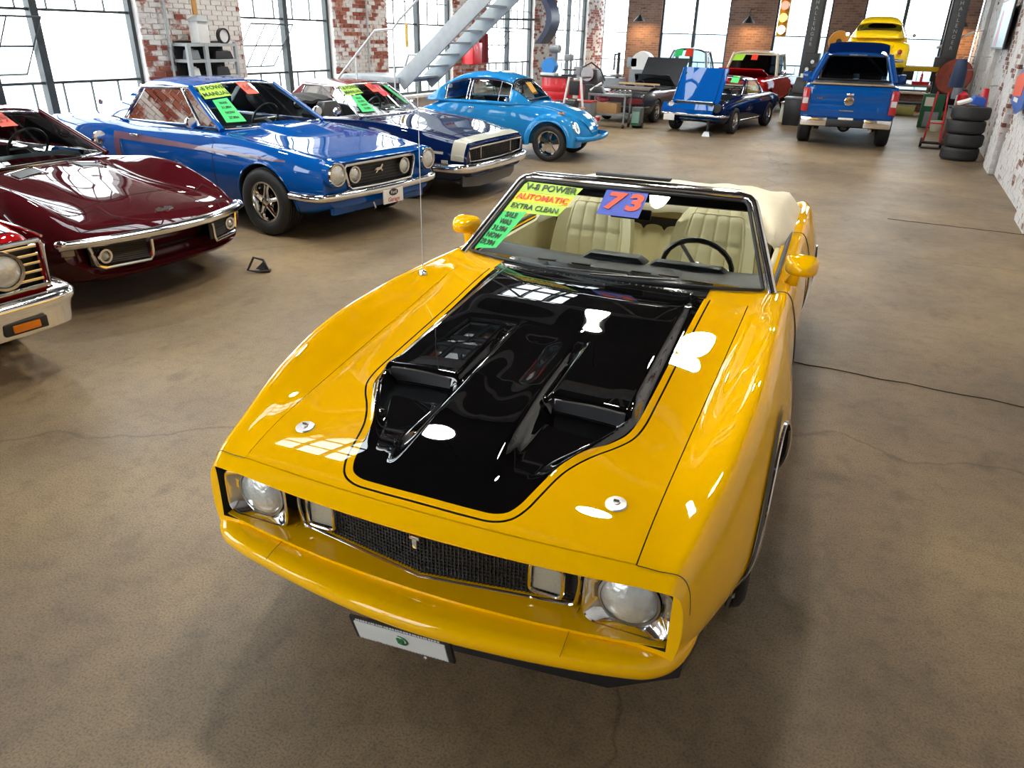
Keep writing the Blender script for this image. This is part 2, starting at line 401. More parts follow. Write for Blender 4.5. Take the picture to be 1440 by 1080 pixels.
# ------------------------------------------------------------------ the building
XL, XR, YF, YB, ZC = -9.7, 2.73, -6.0, 28.0, 6.4
def struct(o, parent=None): o['kind'] = 'structure'; return o
def brick_mat(name, c1, c2, white=.35, wcol=(.62, .60, .58), island=True, wscale=1.2):
    m = bpy.data.materials.new(name); m.use_nodes = True; nt = m.node_tree; b = nt.nodes['Principled BSDF']; b.inputs['Roughness'].default_value = .85
    tc = nt.nodes.new('ShaderNodeTexCoord'); geo = nt.nodes.new('ShaderNodeNewGeometry'); oi = nt.nodes.new('ShaderNodeObjectInfo')
    rnd = geo.outputs['Random Per Island'] if island else oi.outputs['Random']
    mc = nt.nodes.new('ShaderNodeMix'); mc.data_type = 'RGBA'; nt.links.new(rnd, mc.inputs[0]); mc.inputs[6].default_value = srgb(c1); mc.inputs[7].default_value = srgb(c2)
    n = nt.nodes.new('ShaderNodeTexNoise'); n.inputs['Scale'].default_value = wscale; n.inputs['Detail'].default_value = 8; n.inputs['Roughness'].default_value = .7
    nt.links.new(geo.outputs['Position'], n.inputs['Vector'])
    ad = nt.nodes.new('ShaderNodeMath'); ad.operation = 'MULTIPLY_ADD'; nt.links.new(rnd, ad.inputs[0]); ad.inputs[1].default_value = .16; nt.links.new(n.outputs['Fac'], ad.inputs[2])
    r = nt.nodes.new('ShaderNodeMapRange'); r.inputs['From Min'].default_value = .60 - white * .3 + .1; r.inputs['From Max'].default_value = .66 - white * .3 + .1
    nt.links.new(ad.outputs[0], r.inputs['Value'])
    m2 = nt.nodes.new('ShaderNodeMix'); m2.data_type = 'RGBA'; nt.links.new(r.outputs[0], m2.inputs[0]); nt.links.new(mc.outputs[2], m2.inputs[6]); m2.inputs[7].default_value = srgb(wcol)
    nt.links.new(m2.outputs[2], b.inputs['Base Color'])
    n3 = nt.nodes.new('ShaderNodeTexNoise'); n3.inputs['Scale'].default_value = 30; nt.links.new(geo.outputs['Position'], n3.inputs['Vector'])
    bp = nt.nodes.new('ShaderNodeBump'); bp.inputs['Strength'].default_value = .4; bp.inputs['Distance'].default_value = .01; nt.links.new(n3.outputs['Fac'], bp.inputs['Height']); nt.links.new(bp.outputs[0], b.inputs['Normal'])
    return m
def brick_tex_mat(name, c1, c2, mortar):
    m = bpy.data.materials.new(name); m.use_nodes = True; nt = m.node_tree; b = nt.nodes['Principled BSDF']; b.inputs['Roughness'].default_value = .85
    tc = nt.nodes.new('ShaderNodeTexCoord'); mp = nt.nodes.new('ShaderNodeMapping'); mp.inputs['Rotation'].default_value = (PI / 2, 0, 0); nt.links.new(tc.outputs['Object'], mp.inputs[0])
    br = nt.nodes.new('ShaderNodeTexBrick'); br.inputs['Color1'].default_value = srgb(c1); br.inputs['Color2'].default_value = srgb(c2); br.inputs['Mortar'].default_value = srgb(mortar)
    br.inputs['Scale'].default_value = 1; br.inputs['Brick Width'].default_value = .22; br.inputs['Row Height'].default_value = .075; br.inputs['Mortar Size'].default_value = .009
    nt.links.new(mp.outputs[0], br.inputs['Vector']); n = nt.nodes.new('ShaderNodeTexNoise'); n.inputs['Scale'].default_value = 1.5; n.inputs['Detail'].default_value = 6; nt.links.new(tc.outputs['Object'], n.inputs[0])
    r = nt.nodes.new('ShaderNodeMapRange'); r.inputs['To Min'].default_value = .55; r.inputs['To Max'].default_value = 1.35; nt.links.new(n.outputs['Fac'], r.inputs['Value'])
    v = nt.nodes.new('ShaderNodeVectorMath'); v.operation = 'SCALE'; nt.links.new(br.outputs[0], v.inputs[0]); nt.links.new(r.outputs[0], v.inputs['Scale']); nt.links.new(v.outputs[0], b.inputs['Base Color'])
    return m
def floor_mat():
    m = bpy.data.materials.new('worn_concrete'); m.use_nodes = True; nt = m.node_tree; b = nt.nodes['Principled BSDF']
    tc = nt.nodes.new('ShaderNodeTexCoord')
    def noise(s, d, rgh=.6, sc=None):
        n = nt.nodes.new('ShaderNodeTexNoise'); n.inputs['Scale'].default_value = s; n.inputs['Detail'].default_value = d; n.inputs['Roughness'].default_value = rgh
        if sc:
            mp = nt.nodes.new('ShaderNodeMapping'); mp.inputs['Scale'].default_value = sc; nt.links.new(tc.outputs['Object'], mp.inputs[0]); nt.links.new(mp.outputs[0], n.inputs['Vector'])
        else: nt.links.new(tc.outputs['Object'], n.inputs['Vector'])
        return n.outputs['Fac']
    def ramp(src, stops):
        r = nt.nodes.new('ShaderNodeValToRGB'); nt.links.new(src, r.inputs[0]); e = r.color_ramp.elements
        while len(e) < len(stops): e.new(.5)
        for i, (p, c) in enumerate(stops): e[i].position = p; e[i].color = srgb(c)
        return r.outputs[0]
    def mix(t, f, a, c):
        n = nt.nodes.new('ShaderNodeMix'); n.data_type = 'RGBA'; n.blend_type = t
        if isinstance(f, float): n.inputs[0].default_value = f
        else: nt.links.new(f, n.inputs[0])
        nt.links.new(a, n.inputs[6]); nt.links.new(c, n.inputs[7]); return n.outputs[2]
    base = ramp(noise(.55, 6, .6, (1, .8, 1)), [(.30, (.135, .098, .060)), (.5, (.245, .178, .105)), (.68, (.35, .25, .135))])
    fine = ramp(noise(9, 9, .75), [(.28, (.60, .60, .61)), (.5, (1, 1, 1)), (.78, (1.18, 1.15, 1.10))])
    spk = ramp(noise(120, 3, .6), [(.35, (.62, .62, .62)), (.5, (1, 1, 1)), (.68, (1.15, 1.15, 1.15))])
    st = ramp(noise(2.3, 3, .5, (1.7, 1, 1)), [(.62, (1, 1, 1)), (.72, (.74, .71, .68)), (.84, (.40, .38, .36))])
    c = mix('MULTIPLY', 1., mix('MULTIPLY', 1., mix('MULTIPLY', .85, base, fine), spk), st)
    vo = nt.nodes.new('ShaderNodeTexVoronoi'); vo.feature = 'DISTANCE_TO_EDGE'; vo.inputs['Scale'].default_value = .23
    n = nt.nodes.new('ShaderNodeTexNoise'); n.inputs['Scale'].default_value = 1.6; n.inputs['Detail'].default_value = 6; nt.links.new(tc.outputs['Object'], n.inputs[0])
    va = nt.nodes.new('ShaderNodeVectorMath'); va.operation = 'MULTIPLY_ADD'; nt.links.new(n.outputs['Color'], va.inputs[0]); va.inputs[1].default_value = (.7, .7, 0); nt.links.new(tc.outputs['Object'], va.inputs[2]); nt.links.new(va.outputs[0], vo.inputs['Vector'])
    crk = ramp(vo.outputs['Distance'], [(.0, (.45, .42, .4)), (.0022, (1, 1, 1))])
    c = mix('MULTIPLY', .65, c, crk)
    nt.links.new(c, b.inputs['Base Color'])
    r = nt.nodes.new('ShaderNodeMapRange'); r.inputs['To Min'].default_value = .34; r.inputs['To Max'].default_value = .62; nt.links.new(noise(1.7, 5), r.inputs['Value']); nt.links.new(r.outputs[0], b.inputs['Roughness'])
    bp = nt.nodes.new('ShaderNodeBump'); bp.inputs['Strength'].default_value = .25; bp.inputs['Distance'].default_value = .01; nt.links.new(noise(60, 6, .7), bp.inputs['Height']); nt.links.new(bp.outputs[0], b.inputs['Normal'])
    return m

M_BRICK_I = brick_mat('red_brick_single', '#8a4434', '#b0705c', .66, (.72,.70,.68), island=False)
M_BRICK = brick_mat('red_brick_whitewashed', '#8a4434', '#b0705c', .50, (.70,.66,.64))
M_BRICK_R = brick_mat('whitewashed_brick', '#6a4238', '#94685a', .80, (.60, .59, .60), wscale=.8)
M_MORTAR = mat('pale_mortar', (.60, .58, .56), .95, noise=.15, nscale=3, bump=.4)
M_BRICKBACK = brick_tex_mat('far_brick', '#7d5c50', '#9b7766', '#8f877e')
M_WFRAME = mat('dark_window_steel', (.035, .045, .048), .5, noise=.2)
M_PANE = glass_mat('window_glass', (.96, .98, .98), 1.35)
M_FROST = glass_mat('frosted_window_glass', (.12, .16, .19), 1.35, .30, (.40, .52, .60))
M_WOOD = mat('dark_roof_boards', (.030, .024, .020), .8, noise=.3, nscale=4)
M_TRUSS = mat('roof_steel_paint', (.28, .28, .29), .6, noise=.15)
M_SILL = mat('white_painted_sill', (.66, .66, .63), .6, noise=.08)

LEFT_PIERS = [(2.4, 4.2), (7.32, 9.42), (11.95, 13.85), (16.75, 18.6), (21.75, 23.5), (26.35, 28.0), (-2.4, -.6)]
LEFT_PIERS.sort()
SILL = .62
def build_room():
    f = MB(); f.box(((XL + XR) / 2, (YF + YB) / 2, -.1), (XR - XL + .6, YB - YF + .6, .2)); struct(f.build('floor', floor_mat()))
    g = MB(); g.box((-4, 12, -.35), (90, 110, .2)); struct(g.build('ground', mat('outside_ground', (.42, .42, .41), .9, noise=.2, nscale=1)))
    # ---- left wall: base course, piers, lintel above; bricks on the piers
    wl = MB(); ylist = [YF] + [y for p in LEFT_PIERS for y in p] + [YB]
    wl.box((XL - .2, (YF + YB) / 2, SILL / 2), (.4, YB - YF, SILL)); wl.box((XL - .2, (YF + YB) / 2, 5.6), (.4, YB - YF, 1.6))
    for a, b in LEFT_PIERS: wl.box((XL - .16, (a + b) / 2, 2.8), (.42, b - a, 4.6))
    wall = struct(wl.build('wall_left', M_MORTAR))
    proto = None; stuff = MB(); rr = random.Random(11)
    for (a, b) in LEFT_PIERS:
        if b < 4: continue
        single = a == 7.32
        z = SILL if not single else .9; row = 0
        while z < (3.2 if not single else 2.95):
            y = a - (.11 if row % 2 else 0)
            while y < b - .02:
                y0, y1 = max(y, a), min(y + .215, b)
                if y1 - y0 > .04:
                    px = .012 + rr.random() * .012
                    if single:
                        if proto is None:
                            bb = MB(); bb.box((0, 0, 0), (.06, 1, .066)); proto = bb.build('brick', M_BRICK_I, wall, 0, bevel=.0); o = proto
                        else: o = cp(proto, wall)
                        o.location = (XL + .05 + px - .03, (y0 + y1) / 2, z + .0375); o.scale = (1, (y1 - y0) - .010, 1)
                    else: stuff.box((XL + .05 + px - .03, (y0 + y1) / 2, z + .0375), (.06, y1 - y0 - .010, .066))
                y += .2245
            z += .076; row += 1
    for (ya, yb) in ((7.32, 9.42),):
        z = 2.95
        while z < 3.4:
            y = ya
            while y < yb - .1: stuff.box((XL + .04, y + .107, z), (.06, .205, .066)); y += .2245
            z += .076
    o = stuff.build('brickwork', M_BRICK, wall, 0, recalc=False); o['kind'] = 'stuff'
    # windows of the left wall
    ends = LEFT_PIERS; k = 0
    bays = [(ends[i][1], ends[i + 1][0]) for i in range(len(ends) - 1)]
    for (a, b) in bays:
        k += 1; big_window('window_%d' % k, 'x', XL, a, b, SILL, 4.8, vent=(a in (4.2, 9.42, 18.6)))
        portal('daylight_portal', (XL - .1, (a + b) / 2, (SILL + 4.8) / 2), (0, -PI / 2, 0), 4.8 - SILL, b - a)
    # ---- back wall
    wb = MB(); piers = [(-8.66, -7.4), (-4.93, -3.38), (-1.58, -.6), (1.88, XR)]
    wb.box(((XL + XR) / 2, YB + .2, .3), (XR - XL + .8, .4, .6)); wb.box(((XL + XR) / 2, YB + .2, 5.6), (XR - XL + .8, .4, 1.6))
    for a, b in piers: wb.box(((a + b) / 2, YB + .17, 2.7), (b - a, .42, 4.4))
    struct(wb.build('wall_back', M_BRICKBACK))
    for a, b in ((XL, -8.66), (-7.4, -4.93), (-3.38, -1.58), (-.6, 1.88)):
        k += 1; big_window('window_%d' % k, 'y', YB, a, b, .6, 4.8, frost=1.65 if a > -9 else 0)
        portal('daylight_portal', ((a + b) / 2, YB + .1, 2.7), (PI / 2, 0, 0), b - a, 4.2)
    # ---- right wall: whitewashed brick between pilasters
    wr = MB(); wr.box((XR + .25, (YF + YB) / 2, ZC / 2), (.4, YB - YF + .8, ZC))
    pil = [(-1.5, -.5), (4.4, 5.4), (9.2, 10.1), (14.2, 15.2), (19.2, 20.2), (24.2, 25.2)]
    for a, b in pil: wr.box((XR + .06, (a + b) / 2, ZC / 2), (.22, b - a, ZC))
    wall = struct(wr.build('wall_right', M_MORTAR))
    st = MB(); z = .02; row = 0
    while z < 4.2:
        y = 5.4 - (.11 if row % 2 else 0)
        while y < YB:
            inp = any(a <= y + .1 <= b for a, b in pil); x = (XR - .05) if inp else XR + .05
            st.box((x + .03 - rr.random() * .012, y + .107, z + .0375), (.06, .205, .066)); y += .2245
        z += .076; row += 1
    o = st.build('brickwork', M_BRICK_R, wall, 0, recalc=False); o['kind'] = 'stuff'
    # front wall (behind the camera) with a big door opening window
    wf = MB(); wf.box(((XL + XR) / 2, YF - .2, .3), (XR - XL + .8, .4, .6)); wf.box(((XL + XR) / 2, YF - .2, 5.6), (XR - XL + .8, .4, 1.6))
    for a, b in ((XL, -8.2), (-5.4, -4.0), (-1.2, 0.2), (2.2, XR)): wf.box(((a + b) / 2, YF - .17, 2.7), (b - a, .42, 4.4))
    struct(wf.build('wall_front', M_BRICKBACK))
    for a, b in ((-8.2, -5.4), (-4.0, -1.2)):  # second window is unseen, added to brighten the yellow car's front bumper
        k += 1; big_window('window_%d' % k, 'y', YF, a, b, .6, 4.8)
        portal('daylight_portal', ((a + b) / 2, YF - .1, 2.7), (-PI / 2, 0, 0), b - a, 4.2)
    w2 = MB(); w2.box((1.2, YF - .15, 2.7), (2.1, .1, 4.3)); struct(w2.build('door_1', mat('roller_door_grey', (.35, .36, .37), .5, noise=.05)))
    # ---- roof: boards, skylights, trusses
    sky = [(-6.2, -4.5, a, b) for a, b in ((2.6, 5.75), (6.25, 10.55), (11.05, 15.35), (15.85, 20.1))]
    c = MB(); xs = [XL - .4, -6.2, -4.5, XR + .4]
    c.box(((xs[0] + xs[1]) / 2, (YF + YB) / 2, ZC + .1), (xs[1] - xs[0], YB - YF + .8, .2)); c.box(((xs[2] + xs[3]) / 2, (YF + YB) / 2, ZC + .1), (xs[3] - xs[2], YB - YF + .8, .2))
    yy = [YF - .4] + [v for s in sky for v in (s[2], s[3])] + [YB + .4]
    for i in range(0, len(yy), 2): c.box((-5.35, (yy[i] + yy[i + 1]) / 2, ZC + .1), (1.7, yy[i + 1] - yy[i], .2))
    struct(c.build('ceiling', M_WOOD))
    for (x0, x1, y0, y1) in sky:
        k += 1; fr = MB()
        for i in range(4): fr.box((x0 + (x1 - x0) * i / 3, (y0 + y1) / 2, ZC + .22), (.05, y1 - y0, .08))
        for i in range(6): fr.box(((x0 + x1) / 2, y0 + (y1 - y0) * i / 5, ZC + .22), (x1 - x0, .06, .08))
        fo = struct(fr.build('window_%d' % k, M_WFRAME)); MB().grid([[(x0, y0, ZC + .26), (x1, y0, ZC + .26)], [(x0, y1, ZC + .26), (x1, y1, ZC + .26)]]).build('pane', M_PANE, fo)
        portal('daylight_portal', ((x0 + x1) / 2, (y0 + y1) / 2, ZC + .3), (0, 0, 0), x1 - x0, y1 - y0)
    n = 0
    for y in np.arange(-3.6, 28, 4.8):
        n += 1; t = MB(); zb, zt = 5.0, 6.25
        t.box(((XL + XR) / 2, y, zt), (XR - XL, .12, .16)); t.box(((XL + XR) / 2, y, zb), (XR - XL, .10, .12))
        N = 10
        for i in range(N):
            a, b = XL + (XR - XL) * i / N, XL + (XR - XL) * (i + 1) / N; t.tube([(a, y, zb if i % 2 else zt), (b, y, zt if i % 2 else zb)], .035, 6)
        tr = t.build('roof_truss', M_TRUSS)
        prop(struct(tr))
    fl = bpy.data.objects['floor']; DJ = mat('joint_filler', (.035, .03, .027), .9)
    for (a, b) in (((.5, 3.74), (2.72, 3.70)), ((1.2, 9.2), (2.7, 9.15))):
        n = 14; pts = [(a[0] + (b[0] - a[0]) * k / n, a[1] + (b[1] - a[1]) * k / n + .012 * math.sin(k * 2.3), .0012) for k in range(n + 1)]
        struct(MB().tube(pts, .0045, 4).build('floor_joint', DJ, fl, 0))
# a steel window in a wall plane: thing > mullion, rail, pane
def big_window(name, ax, c, a, b, z0, z1, frost=0, vent=False):
    def P(u, z, d): return (c + d, u, z) if ax == 'x' else (u, c + d, z)
    def D(du, dz, dd): return (dd, du, dz) if ax == 'x' else (du, dd, dz)
    sgn = -1 if (ax == 'x' or c < 0) else 1
    off = .10 * sgn
    fr = MB(); w = b - a
    fr.box(P((a + b) / 2, z0 + .03, off), D(w, .07, .10)); fr.box(P((a + b) / 2, z1 - .03, off), D(w, .07, .10))
    for u in (a + .03, b - .03): fr.box(P(u, (z0 + z1) / 2, off), D(.06, z1 - z0, .10))
    if w > 2: fr.box(P((a + b) / 2, (z0 + z1) / 2, off), D(.11, z1 - z0, .12))
    fo = struct(fr.build(name, M_WFRAME))
    ncol = max(2, round(w / .48)); zs = [z0, 1.25, 1.72, 2.18, 2.65, 3.15, 3.7, 4.25, z1]
    fm = MB(); du = w / ncol
    for i in range(1, ncol): fm.box(P(a + du * i, (z0 + 1.25) / 2, off), D(.016, 1.25 - z0, .03)); fm.box(P(a + du * i, (2.18 + z1) / 2, off), D(.016, z1 - 2.18, .03))
    for z in (1.25, 2.18): fm.box(P((a + b) / 2, z, off), D(w, .035, .05))
    for z in (2.65, 3.15, 3.7, 4.25): fm.box(P((a + b) / 2, z, off), D(w, .014, .03))
    fm.build('glazing_bar', M_WFRAME, fo)
    for (za, zb) in ((z0, 1.25), (1.25, 2.18), (2.18, z1)):
        mt = M_FROST if (frost and zb <= frost + .7 and za < 1.3 and za < frost and zb < 2.2) else M_PANE
        for half in (0, 1):
            ua, ub = a + w / 2 * half, a + w / 2 * (half + 1)
            if vent and half == 0 and za == 1.25: continue
            MB().add([P(ua, za, off), P(ub, za, off), P(ub, zb, off), P(ua, zb, off)], [(0, 1, 2, 3)]).build('pane', mt, fo, 0, recalc=False)
    if vent:     # open awning sash, hinged at its middle
        s = MB(); ua, ub = a + .1, a + w / 2 - .08; ang = math.radians(38); L = .93
        def Q(u, t): return P(u, 1.72 + t * math.cos(ang), off - sgn * t * math.sin(ang) * -1 * -1)
        for t in (-L / 2, 0, L / 2): s.tube([Q(ua, t), Q(ub, t)], .014, 4)
        for i in range(4): u = ua + (ub - ua) * i / 3; s.tube([Q(u, -L / 2), Q(u, L / 2)], .012, 4)
        so = s.build('open_sash', M_WFRAME, fo)
        MB().add([Q(ua, -L / 2), Q(ub, -L / 2), Q(ub, L / 2), Q(ua, L / 2)], [(0, 1, 2, 3)]).build('pane', M_PANE, so, 0, recalc=False)
    MB().box(P((a + b) / 2, z0 - .02, -sgn * .06), D(w, .06, .30)).build('window_sill', M_SILL, fo)

LAMPS = [(-2.6, 2.9), (-2.45, 8.5), (-.48, 2.75), (-.3, 7.3), (-7.4, 4.4), (-7.4, 9.6), (-2.5, 14.2), (-.3, 13.0), (-7.4, 15.4), (-2.5, 20.0), (1.2, 19.2)]
def build_lamps():
    proto = None; LM = mat('led_disc', (1, 1, 1), .5, emit=(1, .92, .78), estr=170.)
    for i, (x, y) in enumerate(LAMPS):
        if proto is None:
            proto = thing('high_bay_lamp', 'round white high bay lamp hanging from the roof', 'lamp', (x, y, 5.0), 0, 'high bay lamps under the roof')
            MB().lathe([(0, .12), (.10, .12), (.20, .05), (.215, 0), (.20, 0), (.185, .02), (0, .02)], n=28).build('lamp_housing', M_TRUSS, proto, 40)
            MB().lathe([(0, .0), (.195, .0), (.195, .012), (0, .012)], n=28).build('diffuser', LM, proto)
            MB().tube([(0, 0, .12), (0, 0, 1.2)], .008, 6).build('suspension_cable', M_BLACK, proto); o = proto
        else: o = copy_tree(proto); o.location = (x, y, 5.0)
# ------------------------------------------------------------------ the yellow convertible
def hood_paint_material():
    m = bpy.data.materials.new('yellow_and_black_hood_paint'); m.use_nodes = True; nt = m.node_tree; b = nt.nodes['Principled BSDF']
    a = nt.nodes.new('ShaderNodeAttribute'); a.attribute_name = 'stripe_distance'
    def cmp(op, val, src):
        n = nt.nodes.new('ShaderNodeMath'); n.operation = op; nt.links.new(src, n.inputs[0]); n.inputs[1].default_value = val; return n.outputs[0]
    inside = cmp('LESS_THAN', 0., a.outputs['Fac']); g1 = cmp('GREATER_THAN', .0235, a.outputs['Fac']); g2 = cmp('LESS_THAN', .0305, a.outputs['Fac'])
    mu = nt.nodes.new('ShaderNodeMath'); mu.operation = 'MULTIPLY'; nt.links.new(g1, mu.inputs[0]); nt.links.new(g2, mu.inputs[1])
    mx = nt.nodes.new('ShaderNodeMath'); mx.operation = 'MAXIMUM'; nt.links.new(inside, mx.inputs[0]); nt.links.new(mu.outputs[0], mx.inputs[1])
    mc = nt.nodes.new('ShaderNodeMix'); mc.data_type = 'RGBA'; nt.links.new(mx.outputs[0], mc.inputs[0])
    mc.inputs[6].default_value = srgb('#ffc000'); mc.inputs[7].default_value = (.0015, .0015, .002, 1)
    nt.links.new(mc.outputs[2], b.inputs['Base Color'])
    b.inputs['Roughness'].default_value = .6; b.inputs['Specular IOR Level'].default_value = 0; b.inputs['Coat Weight'].default_value = 1; b.inputs['Coat Roughness'].default_value = .01; b.inputs['Coat IOR'].default_value = 1.75
    return m
def sstep(a, b, x):
    t = min(max((x - a) / (b - a), 0), 1); return t * t * (3 - 2 * t)

def build_hero():
    root = thing('convertible_car', 'yellow convertible with black hood scoops and a 73 sticker, parked nearest in the centre', 'car', (0, 0, 0), CAR_YAW)
    Y0 = .07
    B = Body(Y0, Y0 + .045 * 107, ns=5, dy=.04499,
        W=[(.08, .80), (.3, .865), (.7, .945), (1.1, .985), (1.45, .995), (1.8, .965), (2.2, .95), (3.2, .95), (3.9, .985), (4.5, .95), (4.9, .86)],
        zt=[(.08, .712), (.1, .742), (.125, .757), (.33, .807), (.65, .845), (1.3, .908), (1.95, .955), (2.2, .945), (3.2, .94), (4.4, .93), (4.7, .90), (4.9, .82)],
        zi=[(.08, .712), (.1, .738), (.125, .752), (.33, .798), (.635, .832), (1.3, .895), (1.94, .948), (2.2, .948), (4.4, .93), (4.9, .82)],
        xi=[(.08, .655), (.64, .675), (1.3, .70), (1.95, .72), (4.9, .70)],
        xs=[(.08, .765), (.3, .805), (.6, .845), (1.1, .87), (4.2, .87), (4.9, .78)],
        zs=[(.08, .705), (.1, .73), (.125, .745), (.3, .79), (.62, .882), (.87, .93), (1.15, .955), (1.5, .965), (1.85, .96), (2.2, .95), (3.2, .945), (3.9, .97), (4.5, .95), (4.9, .85)],
        zm=[(.08, .60), (.7, .52), (1.4, .50), (2.1, .60), (4, .62), (4.9, .6)], zb=[(.08, .42), (.5, .33), (.9, .25), (4, .25), (4.9, .36)], tk=[(.08, .02), (.9, .05), (4.9, .05)],
        sw=[(.08, .055), (.125, .05), (.5, .02), (1, 0)], sh=[(.08, .2), (.5, .3), (4.9, .35)])
    body = B.mb().build('body', [M_YELLOW, M_DARK], root, 30)
    c = MB()
    arch_cutter(c, 1.10, .34, .40, .97); arch_cutter(c, 4.0, .34, .40, .97)
    body_c = c
    c.box((0, .08, .604), (1.53, .36, .198), mi=1)                      # headlight and grille recess
    c.prism([(-.76, 2.12, .34), (.76, 2.12, .34), (.79, 2.2, 1.3), (.79, 3.45, 1.3), (-.79, 3.45, 1.3), (-.79, 2.2, 1.3)][:0] or [(-.77, 2.14, .34), (.77, 2.14, .34), (.77, 3.5, .34), (-.77, 3.5, .34)], (0, 0, 1), mi=1)
    cut(body, c, 32)
    # take the hood area out of the loft: it is a panel of its own
    bm = bmesh.new(); bm.from_mesh(body.data); kill = []
    ylo, yhi = Y0 + .045, Y0 + .045 * 40
    for f in bm.faces:
        p = f.calc_center_median()
        if f.normal.z > .5 and p.z > .70:
            y0 = p.y
            for _ in range(4): y0 = p.y - B.sw(y0) * (p.x / B.W(y0)) ** 2
            if ylo + .004 < y0 < yhi - .004 and abs(p.x) < B.xi(y0) - .004: kill.append(f)
    bmesh.ops.delete(bm, geom=kill, context='FACES'); bm.to_mesh(body.data); bm.free(); shade(body.data, 32)
    # ---- hood with ram-air scoops
    poly = [tuple(q) for q in catmull([(0, .168), (.16, .169), (.225, .173), (.262, .190), (.284, .225), (.30, .28), (.330, .40), (.358, .465), (.40, .535), (.45, .605), (.482, .665), (.497, .74), (.503, .9), (.51, 1.3), (.52, 1.7)], 4)] + [(.53, 2.1), (0, 2.1)]
    seg = np.array([poly[i] + poly[i + 1] for i in range(len(poly) - 1)])   # open at the centre line
    def sdf(x, y):
        x = abs(x); A = seg[:, :2]; D = seg[:, 2:] - A; p = np.array([x, y])
        t = np.clip(((p - A) * D).sum(1) / (D * D).sum(1), 0, 1); d = np.linalg.norm(A + D * t[:, None] - p, axis=1).min()
        ins = False
        for i in range(len(poly)):
            a, b = poly[i], poly[(i + 1) % len(poly)]
            if (a[1] > y) != (b[1] > y) and x < (b[0] - a[0]) * (y - a[1]) / (b[1] - a[1]) + a[0]: ins = not ins
        return -d if ins else d
    def scoop(x, y):
        x = abs(x)
        xo = np.interp(y, [.26, .45, .66, .75], [.27, .345, .45, .475]); xin = np.interp(y, [.22, .4, .7], [.185, .178, .168])
        centre = np.interp(y, [.24, .5, .8, 1.2, 1.9], [0, .026, .032, .030, .012]) * (1 - sstep(xin - .035, xin + .008, x))
        centre -= .008 * sstep(.5, .9, y) * (1 - sstep(.02, .13, x)) * (1 - sstep(1.1, 1.3, y))
        hgt = np.interp(y, [.75, 1.0, 1.5, 1.9], [.034, .033, .024, .012])
        block = hgt * sstep(.735, .765, y) * (1 - sstep(.455, .500, x))
        if y > .735 and x < .19: block = max(block * sstep(.145, .19, x), block * sstep(.85, 1.25, y))
        ch = -.034 * sstep(.27, .72, y) * (1 - sstep(.742, .75, y)) * sstep(xin, xin + .03, x) * (1 - sstep(xo - .045, xo - .004, x))
        lip = .020 * sstep(.3, .7, y) * (1 - sstep(.75, .9, y)) * (1 - sstep(.0, .022, abs(x - xo - .004)))
        return max(centre, block) + ch + lip
    nu, yl = 180, []
    y = ylo + .0035
    while y < yhi - .003: yl.append(y); y += .0085
    yl.append(yhi - .004)
    V, S = [], []
    for y0 in yl:
        p = catmull(B.ctrl(y0), 24); k = 2 * 24 + 1; xg = B.xi(y0) - .0035; w = B.W(y0)
        for j in range(nu + 1):
            x = -xg + 2 * xg * j / nu; yy = B.warp(x, y0); z = float(np.interp(abs(x), p[:k + 3, 0], p[:k + 3, 1])) + .0015
            V.append((x, yy, z + scoop(x, yy))); S.append(sdf(x, yy))
    n = nu + 1
    F = [(i * n + j, i * n + j + 1, (i + 1) * n + j + 1, (i + 1) * n + j) for i in range(len(yl) - 1) for j in range(nu)]
    Vn = len(V)                                                           # folded-down edge of the panel
    ring = [j for j in range(n)] + [i * n + nu for i in range(1, len(yl))] + [(len(yl) - 1) * n + j for j in range(nu - 1, -1, -1)] + [i * n for i in range(len(yl) - 2, 0, -1)]
    V += [(V[i][0], V[i][1], V[i][2] - .03) for i in ring]; S += [S[i] for i in ring]; R = len(ring)
    F += [(ring[(q + 1) % R], ring[q], Vn + q, Vn + (q + 1) % R) for q in range(R)]
    me = bpy.data.meshes.new('hood'); me.from_pydata(V, [], F); me.materials.append(hood_paint_material())
    at = me.attributes.new('stripe_distance', 'FLOAT', 'POINT'); at.data.foreach_set('value', S); shade(me, 60)
    hood = link('hood', me, root)
    MB().box((0, 1.0, .60), (1.2, 1.6, .1)).build('engine_bay', M_DARK, root)
    for s in (-1, 1):                                                     # dark intake mouths
        b = MB(); b.grid([[(s * (.205 + .25 * j / 8), .742, B.zat(.3, .74) - .033 + .060 * v - .006 * (2 * j / 8 - 1) ** 2 * v) for j in range(9)] for v in (0, 1)], thick=(0, .02, 0))
        b.build('scoop_intake', M_BLACK, hood)
        p = (s * .545, .328)
        z = B.zat(p[0], p[1]) + .002
        pin = MB().lathe([(0, .010), (.010, .010), (.012, .006), (.030, .0045), (.033, 0)], (p[0], p[1], z), n=28, d=(0, -.13, 1)).build('hood_lock', M_STEEL, hood)
        MB().tube([(p[0] - .008, p[1], z + .012), (p[0] + .008, p[1], z + .012)], .004, 8).build('lock_pin', M_CHROME, pin)
    # cowl between hood and windshield
    G = [[(.53 * u, yhi + .004 + (.03 + .10 * (1 - abs(u) ** 3) * 0 + .20) * v, B.zat(.53 * u, min(yhi + .2 * v, 2.05)) + .006) for u in np.linspace(-1, 1, 25)] for v in np.linspace(0, 1, 5)]
    cowl = MB().grid(G, thick=(0, 0, -.01)).build('cowl_panel', mat('gloss_black_paint', (.004, .004, .005), .12, coat=1), root, 40)
    b = MB()
    for k in range(-14, 15):
        if abs(k) > 2: b.box((k * .033, 1.895, B.zat(k * .033, 1.9) + .008), (.006, .02, .003))
    b.build('vent_slot', M_BLACK, cowl)
